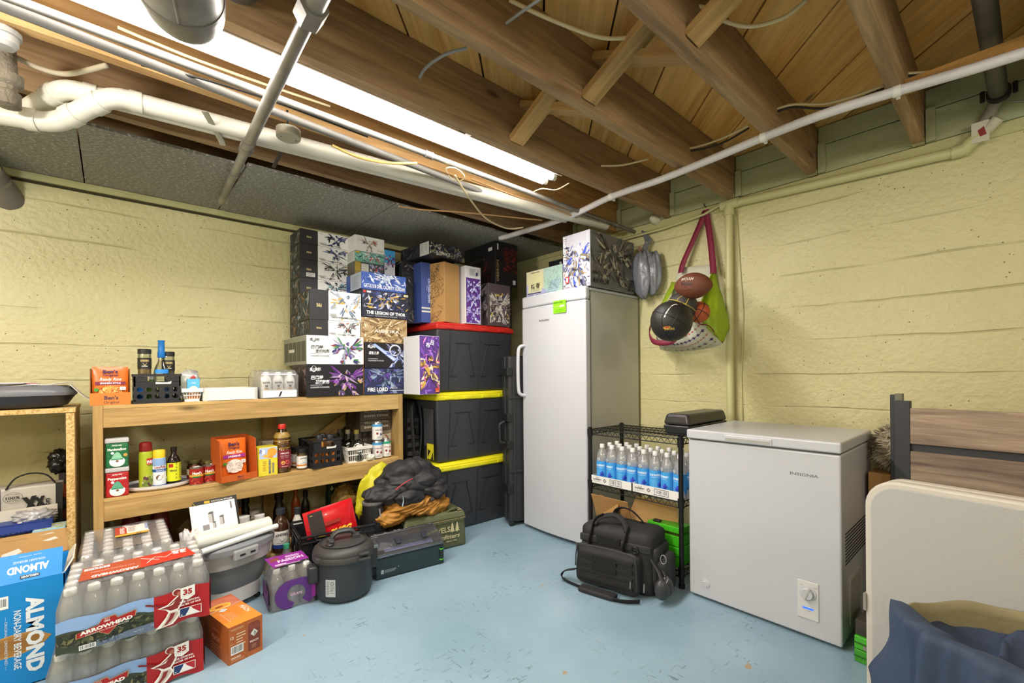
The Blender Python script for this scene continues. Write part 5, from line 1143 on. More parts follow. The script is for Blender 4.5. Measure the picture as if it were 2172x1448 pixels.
# shrink-wrapped shake bottles
t = thing('shake_pack', 'white shrink-wrapped pack of shake bottles on top of the pine shelf', 'multipack', (.640, 2.88, ZTT)); w_, d_, h = .205, .30, .165
MB().box(.008, w_ - .008, .008, d_, 0, .055).build('tray', mat('#e2e1de', .5), t, bevel=.01)
for i in range(3):
    for j in range(4):
        o = MB().lathe([(.028, 0), (.030, .004), (.030, .095), (.027, .115), (.016, .132), (.016, .138)], Matrix.Translation((.038 + i * .064, .045 + j * .066, .003)), 16).build('bottle', mat('#e6e4e0', .35), t, smooth='auto')
        MB().lathe([(.0175, .134), (.018, .15), (.016, .153), (0, .153)], Matrix.Translation((.038 + i * .064, .045 + j * .066, .003)), 16).build('cap', M_WHITE, o, smooth='auto')
        if j == 0:
            pr = Print(Cyl((.038 + i * .064, .045, .003), .0302, .02, -PI / 2 - .1)); pr.text('fairlife', 0, .065, .016, '#2c2c30', 'c', bold=.03, width=.040); pr.poly([(-.009, .055), (.009, .055), (.004, .042), (-.004, .042)], '#2c3e58'); pr.rect(-.010, .004, .02, .034, '#c88a3c'); pr.rect(-.028, .0, .016, .018, '#5a3a28'); pr.rect(.012, .0, .016, .018, '#7a5238'); pr.build('label', o)
fl = MB()
def wrapf(u, v):
    pass
def film(t, w_, d_, h, th, m=M_FILM, win=0.0, seed=0, name='shrink_wrap', nz=8, nx=14, shoulder=None):
    """wrinkled film round a pack: four walls and a top that dips between the caps"""
    mb = MB(); 
    def nn(p): return noise.noise(Vector(p) * 28 + Vector((seed, 0, 0))) * th
    per = []
    N_ = nx
    for i in range(N_): per.append((w_ * i / N_, 0, 0, -1))
    for i in range(N_): per.append((w_, d_ * i / N_, 1, 0))
    for i in range(N_): per.append((w_ - w_ * i / N_, d_, 0, 1))
    for i in range(N_): per.append((0, d_ - d_ * i / N_, -1, 0))
    L = len(per); vs = []; fs = []; sh = shoulder or h * .8
    lev = [0, sh * .33, sh * .66, sh, (sh + h) / 2, h]
    for li, z in enumerate(lev):
        ins = 0 if z <= sh else (z - sh) / (h - sh) * .018
        for (x, y, nx_, ny_) in per:
            x2 = min(max(x, ins), w_ - ins); y2 = min(max(y, ins), d_ - ins); q_ = nn((x, y, z)); vs.append((x2 + nx_ * q_, y2 + ny_ * q_, z + (abs(q_) if li else 0)))
    for li in range(len(lev) - 1):
        for k in range(L): k2 = (k + 1) % L; fs.append((li * L + k, li * L + k2, (li + 1) * L + k2, (li + 1) * L + k))
    mb.add(vs, fs)
    mb.grid(lambda u, v: (.018 + u * (w_ - .036), .018 + v * (d_ - .036), h + .002 - .010 * abs(math.sin(u * PI * w_ / .06)) * abs(math.sin(v * PI * d_ / .062)) + nn((u, v, 9))), 20, 16)
    return mb.build(name, m, t, smooth=True)
film(t, w_, d_, h, .003, clear('white_film', '#ffffff', .10, .15, haze=.10), seed=4)
pr = Print(front((0, -.004, 0))); pr.rect(.012, .006, w_ - .024, .04, '#e4e3e0'); pr.poly([(w_ * .45, .010), (w_ * .5, .010), (w_ * .56, .040), (w_ * .51, .040)], '#26262a'); pr.build('wrap_print', t)
# square cocoa tins
def tin(label, z, c, words, hat, group=None):
    t = thing('cocoa_tin', label, 'tin', (-.022, 2.892, z)); w_, d_ = .085, .07; h = .118
    MB().box(0, w_, 0, d_, 0, h).build('tin', mat(c, .35), t, bevel=.008, seg=3)
    MB().box(-.002, w_ + .002, -.002, d_ + .002, h, h + .022).build('lid', clear('tin_lid', '#eeeeee', .2, .1, haze=.5), t, bevel=.006, seg=3)
    pr = Print(front()); pr.text('SWISS MISS', w_ * .5, h * .88, .008, '#f4f0ea', 'c', width=w_ * .42, bold=.03); pr.text(words, w_ * .5, h * .70, .016, '#f8f4ee', 'c', bold=.04, width=w_ * .8)
    pr.ell(w_ * .5, h * .22, .028, .022, '#f2eee6'); pr.ell(w_ * .35, h * .26, .016, .016, '#fbf8f4'); pr.ell(w_ * .65, h * .26, .016, .016, '#fbf8f4'); pr.poly([(w_ * .22, h * .32), (w_ * .78, h * .32), (w_ * .62, h * .58), (w_ * .5, h * .64), (w_ * .36, h * .56)], hat); pr.rect(w_ * .24, h * .31, w_ * .52, .006, '#3c8a6c'); pr.ell(w_ * .5, h * .26, .006, .005, '#7a4a38'); pr.ell(w_ * .30, h * .6, .006, .006, '#ffffff')
    if words.startswith('M'): pr.ell(w_ * .86, h * .5, .009, .009, '#c89a50', 5)
    for k in range(26):
        a = random.Random(k).uniform(.04, .96); b_ = random.Random(k + 50).uniform(.05, .95); pr.ell(w_ * a, h * b_, .0009, .0009, '#f0f0ea', 6); pr.h -= .0001
    pr.build('front_print', t); return t
tin('red peppermint cocoa tin at the near end of the middle shelf', ZMM, '#b01e22', 'Peppermint', '#5aa888')
tin('green marshmallow cocoa tin stacked on the red tin', ZMM + .141, '#1e6a3e', 'Marshmallow', '#8fc8a8')
# oval tray with three bottles
t = thing('oval_tray', 'oval white turntable tray holding oil cans on the middle shelf', 'tray', (.185, 3.015, ZMM)); b = MB().lathe([(0, .0), (.13, .0), (.150, .012), (.154, .026), (.149, .026), (.142, .014), (0, .013)], seg=48, sx=1.02, sy=.82); b.build('tray', mat('#e4e2e0', .3), t, smooth='auto'); MB().lathe([(0, .0135), (.138, .0135), (.138, .0145), (0, .0145)], seg=40, sx=1.02, sy=.82).build('grey_mat', mat('#6f6e70', .7), t)
b = MB(); rr_ = random.Random(9)
for k in range(9): x = -.06 + k * .018; b.box(x, x + .014, -.088 + rr_.uniform(-.006, .006), -.072, .0145, .019)
o = b.build('crumpled_foil', mat('#d8d8da', .3, .5), t); o['kind'] = 'stuff'
zt = ZMM + .0147
def pam(t):
    pr = Print(Cyl((0, 0, 0), .0272, .004, -PI / 2 + .15)); pr.rect(-.055, 0, .11, .165, '#a9b928'); pr.rect(-.002, .115, .032, .032, '#c02a22'); pr.text('PAM', .0, .121, .022, '#ffffff', bold=.04, width=.030); pr.text('OLIVE OIL', .002, .108, .008, '#1e4a1e', bold=.03, width=.026)
    pr.ell(.004, .026, .024, .038, '#e8e2cc', 24)
    for k in range(16): a = k * 2.4; q_ = .006 * (k ** .5); pr.ell(.004 + q_ * math.cos(a), .028 + q_ * 1.2 * math.sin(a), .0065, .0085, ['#6b7a2c', '#8a9440', '#5a3a38', '#7c8a34'][k % 4], 12)
    pr.build('label', t)
jar('spray_can', 'tall green cooking spray can with dark red cap on the oval tray', 'can', (.130, 2.945, zt), [(.025, 0), (.027, .003), (.027, .175), (.025, .185), (.022, .19)], mat('#a9b928', .35), [(.0262, .186), (.0262, .215), (.024, .228), (.018, .232), (0, .232)], mat('#7a1a16', .3), pam)
def lou(t):
    pr = Print(Cyl((0, 0, 0), .0272, .003, -PI / 2 + .1)); pr.rect(-.055, 0, .11, .14, '#e6ecf4'); pr.rect(-.055, .105, .11, .038, '#8fb0de'); pr.text('LouAna', 0, .092, .022, '#8a1e1c', 'c', bold=.03, width=.047); pr.rect(-.055, .074, .11, .014, '#1f5aa8'); pr.text('COCONUT OIL', 0, .077, .009, '#f0f4fa', 'c', width=.034, bold=.03); pr.ell(-.004, .045, .013, .014, '#6a4c34'); pr.ell(.010, .048, .011, .013, '#f6f4f0'); pr.ell(.010, .048, .008, .010, '#e6e2da'); pr.rect(-.055, 0, .11, .008, '#1f5aa8'); pr.build('label', t)
jar('spray_can', 'white and blue coconut oil can with yellow cap on the oval tray', 'can', (.183, 2.94, zt), [(.025, 0), (.027, .003), (.027, .145), (.025, .15)], mat('#e6ecf4', .35), [(.0265, .147), (.0265, .18), (.024, .187), (0, .189)], mat('#e3c62c', .35), lou)
def syr(t):
    pr = Print(Cyl((0, 0, 0), .0305, .018, -PI / 2 + .1)); pr.rect(-.045, 0, .09, .095, '#d8dc1e'); pr.rect(-.028, .072, .02, .018, '#b02a22'); pr.text('AMINOS', -.024, .05, .014, '#26261a', bold=.03, width=.03); pr.lines(.018, .088, .02, 12, .007, .003, '#55552a'); pr.lines(.002, .085, .006, 5, .018, .008, '#8a8c2a'); pr.build('label', t)
jar('sauce_bottle', 'dark bottle with bright yellow label on the oval tray', 'bottle', (.245, 2.955, zt), [(.028, 0), (.030, .003), (.030, .115), (.022, .14), (.012, .155), (.012, .175)], mat('#1e1614', .15), [(.014, .172), (.014, .192), (0, .193)], mat('#151414', .3), syr)
# pasta sauce jars, tomato cans
def prego(label, x, y):
    def p(t):
        pr = Print(Cyl((0, 0, 0), .0365, .018, -PI / 2 + .0)); pr.rect(-.05, 0, .1, .05, '#eadfb8'); pr.rect(-.05, 0, .1, .018, '#8a1e1a'); pr.text('Prego', 0, .026, .022, '#2a2620', 'c', bold=.04, width=.052); pr.text('PIZZA SAUCE', 0, .005, .008, '#f0e6d0', 'c'); pr.build('label', t)
    return jar('sauce_jar', label, 'jar', (x, y, ZMM), [(.033, 0), (.036, .004), (.036, .078), (.030, .092), (.030, .098)], M_GLASS, [(.032, .096), (.033, .098), (.033, .112), (.031, .114), (0, .114)], mat('#6b6238', .35, .5), p, [(0, .003), (.034, .004), (.034, .078), (.028, .09), (0, .091)], mat('#7c2a14', .5))
prego('tomato sauce jar half hidden beside the oval tray', .345, 3.05); prego('tomato sauce jar with cream label behind the two small cans', .405, 3.00)
def hunt(label, x, y):
    def p(t):
        pr = Print(Cyl((0, 0, 0), .0305, .006, -PI / 2 + .0)); pr.rect(-.09, 0, .18, .082, '#9c1a1a'); pr.text("Hunt's", .0, .052, .020, '#f6f0e4', 'c', bold=.04, width=.042); pr.rect(-.09, .040, .18, .010, '#d8b03c'); pr.rect(-.02, .034, .04, .008, '#2c6a34'); pr.scatter(-.03, .03, .004, .032, 30, ['#c8442c', '#d8603c', '#7a1a14'], .01, 4, asp=.6); pr.build('label', t)
    return jar('food_can', label, 'can', (x, y, ZMM), [(.030, 0), (.0305, .001), (.0305, .004), (.0295, .006), (.0295, .088), (.0305, .090), (.0305, .093), (.029, .0935), (.028, .091), (0, .091)], mat('#b8b4ac', .3, .9), None, None, p)
hunt('small red tomato can, the nearer of the two by the oval tray', .338, 2.918); hunt('small red tomato can, the farther of the two by the oval tray', .398, 2.945)
# behind: small cream carton
t = carton('cream_box', 'small cream carton behind the juice bottle on the middle shelf', (.70, 3.12, ZMM), 0, .11, .10, .17, mat('#d8cfb4', .6)); pr = Print(front()); pr.text('2', .04, .05, .05, '#8a7c50'); pr.build('front_print', t)
# mandarin oranges box
t = carton('fruit_cup_box', 'yellow mandarin oranges box on the middle shelf', (.628, 2.875, ZMM), .1, .10, .10, .165, mat('#e6d43a', .45)); w_, h = .10, .165
pr = Print(front()); pr.rect(.002, .10, .096, .063, '#b8c8e4'); pr.ell(.07, .135, .026, .024, '#f0a43c'); pr.ell(.04, .115, .018, .010, '#f2b84c'); pr.ell(.062, .108, .014, .008, '#ee9a34'); pr.ell(.02, .14, .012, .014, '#e8ecf4'); pr.text('20', .012, .13, .02, '#2a4aa0', rot=1.3, bold=.03)
pr.text('MANDARIN', .062, .012, .017, '#26489a', rot=PI / 2, bold=.03, width=.08); pr.text('ORANGES', .080, .012, .015, '#26489a', rot=PI / 2, bold=.02, width=.06); pr.lines(.02, .08, .02, 6, .010, .004, '#c88a2c'); pr.build('front_print', t)
pr = Print(topface(.165)); pr.text('MANDARIN', .05, .04, .016, '#26489a', 'c', width=.07); pr.build('top_print', t)
# juice bottle
def jui(t):
    pr = Print(Cyl((0, 0, 0), .0475, .03, -PI / 2 + .1)); pr.rect(-.10, 0, .20, .105, '#7e1c2c'); pr.text('100% JUICE', .0, .083, .012, '#f4e8e6', 'c', bold=.03, width=.048); pr.text('APPLE MANGO', 0, .068, .009, '#f0d8d4', 'c', width=.05); pr.text('FL. OZ', 0, .058, .007, '#f0d8d4', 'c', width=.04)
    pr.ell(-.012, .032, .011, .012, '#d89a50'); pr.ell(.012, .034, .013, .014, '#c8544a'); pr.lines(-.02, .008, .04, 1, .01, .003, '#d8c0bc'); pr.build('label', t)
jar('juice_bottle', 'large amber juice bottle with red cap on the middle shelf', 'bottle', (.765, 2.935, ZMM), [(.042, 0), (.047, .006), (.047, .14), (.043, .148), (.047, .156), (.0475, .18), (.043, .19), (.046, .20), (.040, .225), (.022, .25), (.019, .262)], clear('amber_plastic', '#d8c088', .12, .08), [(.021, .26), (.0215, .262), (.0215, .285), (.0195, .288), (0, .288)], mat('#c0281e', .35), jui, [(0, .004), (.044, .006), (.044, .22), (.03, .24), (0, .241)], mat('#9a7c3c', .35))
def kin(t):
    pr = Print(Cyl((0, 0, 0), .0295, .012, -PI / 2 + .1)); pr.rect(-.055, 0, .11, .072, '#e6e4de'); pr.text("KINDER'S", 0, .052, .012, '#26262a', 'c', bold=.03, width=.040, arch=.3); pr.poly([(-.010, .046), (.010, .046), (.004, .034), (-.004, .034)], '#26262a'); pr.rect(-.055, .012, .11, .010, '#d07c2c'); pr.lines(-.02, .028, .04, 1, .01, .002, '#555555'); pr.build('label', t)
KP = [(.027, 0), (.029, .003), (.029, .095), (.026, .105)]
for lab, x, y in (('orange-banded seasoning jar beside the juice bottle, front one', .875, 2.93), ('orange-banded seasoning jar just behind the front one', .875, 3.02), ('white-labelled seasoning jar half hidden by the juice bottle', .835, 3.06)):
    jar('seasoning_jar', lab, 'jar', (x, y, ZMM), KP, M_GLASS, [(.0295, .104), (.030, .106), (.030, .128), (.028, .130), (0, .130)], mat('#1c1b1b', .35), kin, [(0, .003), (.027, .004), (.027, .09), (0, .091)], mat('#b07c44', .8))
crate('larger black plastic crate of jars on the middle shelf', (.925, 2.875, ZMM), .12, .185, .20, .175)
for i, (x, y) in enumerate([(.99, 2.96), (1.05, 2.94), (1.03, 3.02)]):
    jar('dark_jar', 'jar with black cap poking out of the larger crate, %s' % ['nearest the seasoning jars', 'front one by the basket', 'back one'][i], 'jar', (x, y, ZMM + .007), [(.024, 0), (.026, .003), (.026, .15), (.02, .16)], mat(['#c88a3c', '#5a3c28', '#b8742c'][i], .4), [(.022, .16), (.022, .185), (.02, .19), (0, .19)], mat('#2a2c30', .4))
for i, (x, y) in enumerate([(.96, 2.905), (1.01, 2.895), (1.065, 2.90)]):
    jar('orange_bottle', 'orange bottle low inside the larger crate, %s' % ['first', 'middle', 'last'][i], 'bottle', (x, y + .02, ZMM + .007), [(.018, 0), (.02, .003), (.02, .08), (.01, .09)], mat('#d0782c', .4), [(.011, .09), (.011, .10), (0, .101)], M_WHITE)
basket('white slotted basket of glass liquor bottles on the middle shelf', (1.145, 2.885, ZMM), .03, .165, .15, .105)
for i, (x, y, c) in enumerate([(1.225, 2.94, '#c8ccc4'), (1.19, 3.0, '#b8bcb4'), (1.16, 3.06, '#7a6a50')]):
    def lq(t):
        pr = Print(Cyl((0, 0, 0), .0505, .06, -PI / 2)); pr.ell(0, .03, .028, .026, '#e9e6e0'); pr.ell(0, .03, .012, .006, '#b03a30'); pr.build('label', t)
    jar('liquor_bottle', 'glass bottle with gold cap in the white basket, %s' % ['front', 'middle', 'rear'][i], 'bottle', (x, y, ZMM + .005), [(.045, 0), (.050, .006), (.050, .09), (.042, .12), (.016, .142), (.014, .18)], clear('liquor_glass%d' % i, c, .12, .05), [(.016, .178), (.0165, .18), (.0165, .205), (0, .206)], mat(['#8a7c3c', '#7c7458', '#4a4438'][i], .35, .4), lq if i == 0 else None)
t = thing('paper_flower', 'small white wilted flower on the middle shelf edge', 'flower', (1.30, 2.895, ZMM)); puff((0, 0, .022), .024, .022, .022, .7, 16, 3, 3).build('petals', mat('#e4e2d0', .6), t, smooth=True); MB().tube([(.015, 0, .006), (.04, .01, .004), (.06, .015, .004)], .0025, 6).build('flower_stem', mat('#6a5c3c', .7), t)
# drink cans
def can(label, x, y, z, top, accent):
    def p(t):
        pr = Print(Cyl((0, 0, 0), .0335, .008, -PI / 2 - .05)); pr.rect(-.1, 0, .2, .098, '#e6e4e0'); pr.rect(-.1, .088, .2, .016, top)
        for k in range(6): pr.poly([(-.1 + k * .035, .088), (-.065 + k * .035, .088), (-.0825 + k * .035, .078)], top)
        pr.text('white claw', 0, .062, .014, accent, 'c', bold=.02, width=.05); pr.ell(-.012, .042, .007, .008, '#7a2230'); pr.ell(.014, .036, .008, .009, '#4a3a7a' if 'upper' in label else '#a02838'); pr.lines(-.015, .02, .03, 3, .006, .002, '#99908a'); pr.build('label', t)
    return jar('drink_can', label, 'can', (x, y, z), [(.024, .0), (.028, .004), (.0335, .012), (.0335, .108), (.028, .122), (.0275, .1255), (.026, .124), (.0255, .120), (0, .120)], mat('#b9bcc0', .25, .85), None, None, p)
can('blue-topped drink can, lower one of the pair by the shelf end', 1.37, 2.935, ZMM, '#4a9ad4', '#8a2a3a'); can('blue-topped drink can, upper one standing on another can', 1.37, 2.935, ZMM + .1258, '#4a9ad4', '#6a3a2a'); can('green-topped drink can beside the lower blue one', 1.442, 2.95, ZMM, '#2ca07c', '#a03030')
# whole grain cartons
M_GR = mat('#3a322a', .55)
def grain(label, loc, w_, d_, h, words=None):
    t = carton('crispbread_box', label, loc, 0, w_, d_, h, M_GR, group=None)
    pr = Print(front())
    if words:
        pr.rect(.002, .002, w_ - .004, h - .004, '#453b30'); pr.text(words[0], w_ * .5, h * .92, h * .30, '#b8ab94', 'c', width=w_ * .78, rot=PI, bold=.03) if False else None
        pr.text(words[0], w_ * .92, h * .50, h * .28, '#b8ab94', rot=PI, width=w_ * .8, bold=.02); pr.text(words[1], w_ * .92, h * .92, h * .28, '#a89a80', rot=PI, width=w_ * .8, bold=.02)
    else: pr.scatter(.004, w_ - .004, .01, h - .01, 30, ['#5a4c3c', '#2a241e', '#8a7a5c'], .02, int(w_ * 900))
    pr.build('front_print', t)
    pr = Print(leftside(d_)); pr.scatter(.004, d_ - .004, .004, h - .004, 40, ['#55483a', '#8a6c48', '#2a2420'], .03, 8); pr.build('side_print', t); return t
for k in range(3): grain('upright dark crispbread box, %s of the row under the flat boxes' % ['nearest the basket', 'middle', 'last'][k], (1.255 + k * .043, 3.01 - k * 0.0, ZMM), .040, .24, .185)
t = carton('crispbread_box', 'dark box with a round orange emblem behind the cans', (1.39, 3.0, ZMM), 0, .115, .24, .185, mat('#c2b59c', .6)); pr = Print(front()); pr.ell(.055, .10, .042, .060, '#8a4a2c'); pr.ell(.055, .10, .034, .050, '#cfc4ac'); pr.ell(.05, .10, .016, .03, '#3a3028'); pr.rect(0, .15, .115, .006, '#e6e0d4'); pr.build('front_print', t)
grain('flat dark crispbread box, lower of the two lying stacked', (1.265, 2.97, ZMM + .186), .225, .25, .075, ('WHOLE GRAINS', 'TASTE BETTER'))
grain('flat dark crispbread box, upper of the two lying stacked', (1.262, 2.965, ZMM + .262), .225, .25, .078, ('WHOLE GRAINS', 'TASTE BETTER'))
# ---- on the bottom board: upturned cups, amber packs, sauces
ZB = .1005
MB().box(.036, LW - .03, .0, SD, .082, .10).build('bottom_board', W_S, bpy.data.objects['timber_shelf'], bevel=.002)
MB().box(.036, LW - .03, .0, .036, .0, .0815).build('bottom_rail', W_S, bpy.data.objects['timber_shelf'], bevel=.002)
for i, (x, lab) in enumerate([(.075, 'tall stack of upturned dark red cups beneath the shelf, nearer the near post'), (.19, 'tall stack of upturned dark red cups beneath the shelf, farther from the near post')]):
    t = thing('cup_stack', lab, 'cups', (x, 3.05, ZB))
    for k in range(20):
        MB().lathe([(.047, k * .012), (.047, k * .012 + .004), (.045, k * .012 + .006), (.032, k * .012 + .12), (.0, k * .012 + .121)], seg=24).build('cup', mat('#701a1c', .4), t, smooth='auto')
for i, (x, w_, lab) in enumerate([(.34, .115, 'plastic-wrapped amber snack pack under the shelf, behind the white paper'), (.47, .115, 'amber snack box beside the wrapped pack under the shelf')]):
    t = carton('amber_pack', lab, (x, 3.12, ZB), 0, w_, .12, .30 if i == 0 else .33, mat('#a8691c', .45)); pr = Print(front()); pr.rect(0, .24, w_, .06, '#4c4438'); pr.lines(.03, .20, .06, 3, .014, .004, '#d8b070'); pr.ell(.08, .14, .02, .03, '#6a5c4c'); pr.build('front_print', t)
    if i == 0: puff((w_ / 2, .06, .31), w_ * .55, .06, .03, .8, 12, 3, 3).build('wrap_top', clear('wrap', '#dddddd', .25, .15, haze=.1), t, smooth=True)
t = carton('red_snack_box', 'orange red box peeking out behind the rear water bottles', (.28, 2.93, ZB), 0, .14, .06, .20, mat('#c0462a', .5)); pr = Print(front()); pr.text('EIGHT', .03, .15, .03, '#f0e0d0', bold=.03); pr.build('front_print', t)
def sauce(label, x, y, r_, h, body, cap, ch, prt=None, neck=.014, m=None, z=None):
    z = ZB if z is None else z
    return jar('sauce_bottle', label, 'bottle', (x, y, z), [(r_ * .93, 0), (r_, .004), (r_, h * .62), (r_ * .8, h * .74), (neck, h * .86), (neck, h * .92)], m or mat(body, .3), [(neck * 1.3, h * .9), (neck * 1.3, h * .9 + ch), (neck * 1.1, h * .9 + ch + .003), (0, h * .9 + ch + .003)], mat(cap, .4), prt)
def lb_k(t):
    pr = Print(Cyl((0, 0, 0), .0465, .03, -PI / 2 - .1)); pr.rect(-.07, 0, .14, .10, '#e2e0da'); pr.rect(-.07, 0, .14, .022, '#26408c'); pr.text("KINDER'S", 0, .066, .02, '#232327', 'c', bold=.04, width=.068, arch=.35); pr.poly([(-.014, .056), (.014, .056), (.005, .038), (-.005, .038)], '#232327'); pr.lines(-.03, .030, .06, 1, .01, .002, '#666666'); pr.build('label', t)
def lb_b(t):
    pr = Print(Cyl((0, 0, 0), .0305, .03, -PI / 2 - .1)); pr.rect(-.05, 0, .10, .12, '#e6e3dc'); pr.rect(-.05, .016, .10, .024, '#d8742c'); pr.text('BBQ', 0, .058, .022, '#26262a', 'c', bold=.03, width=.038); pr.text('SAUCE', 0, .046, .010, '#26262a', 'c', width=.034); pr.poly([(-.009, .10), (.009, .10), (.004, .084), (-.004, .084)], '#26262a'); pr.build('label', t)
def lb_w(t):
    pr = Print(Cyl((0, 0, 0), .0335, .03, -PI / 2 - .1)); pr.rect(-.06, 0, .12, .10, '#e0dcd0'); pr.rect(-.06, .07, .12, .02, '#3560a8'); pr.text('RANCH', 0, .03, .016, '#2a3c70', 'c', width=.04); pr.build('label', t)
sauce('brown barbecue sauce jug with white and blue label beneath the shelf', .745, 2.90, .046, .245, '#3c2216', '#2c2e34', .03, lb_k, .02, m=mat('#3c2216', .15, coat=.5))
sauce('slim squeeze bottle with BBQ label beside the black crate', .845, 2.93, .030, .215, '#d8d4c8', '#33353a', .035, lb_b)
sauce('creamy dressing bottle with white cap right behind the grape drinks', .655, 2.885, .033, .21, '#c9a05c', '#e9e6e0', .025, lb_w, .022)
sauce('white-capped dressing bottle, second behind the grape drinks', .645, 2.96, .033, .22, '#e2dcc8', '#e9e6e0', .025, None, .022); sauce('grey-capped dressing bottle, third behind the grape drinks', .64, 3.04, .033, .23, '#d8d2c0', '#bdb9ac', .025, None, .022)
sauce('white flat-capped bottle just behind the plastic roll', .56, 2.95, .035, .225, '#dcd8cc', '#e4e2dc', .03, None, .026)
sauce('dark glass bottle with black cap by the back post', .62, 3.2, .032, .27, '#1f2018', '#1a1a1c', .05, None, .018); sauce('black squeeze bottle near the centre back post', .80, 3.15, .035, .27, '#241c18', '#1c1c20', .05, None, .02)
sauce('orange-tipped squeeze bottle against the left wall', .92, 3.22, .028, .28, '#b0541c', '#c86a2c', .03, None, .01); sauce('black-tipped squeeze bottle against the left wall', .97, 3.18, .028, .25, '#26221e', '#1c1b1c', .04, None, .012)
sauce('dark green bottle with leaf label behind the black crate', 1.16, 3.25, .033, .31, '#1e3c26', '#183020', .05, lambda t: Print(Cyl((0, 0, 0), .0335, .22, -PI / 2)).poly([(0, .0), (.012, .014), (0, .04), (-.012, .014)], '#dfe8d8').build('label', t), .028)
t = carton('pasta_box', 'dull brown carton lying behind the red bag', (1.22, 3.18, ZB), 0, .24, .12, .28, mat('#6a5a44', .6)); pr = Print(front()); pr.rect(.0, .22, .24, .03, '#3c4a38'); pr.text('PASTA', .08, .225, .02, '#d8d2c0'); pr.build('front_print', t)
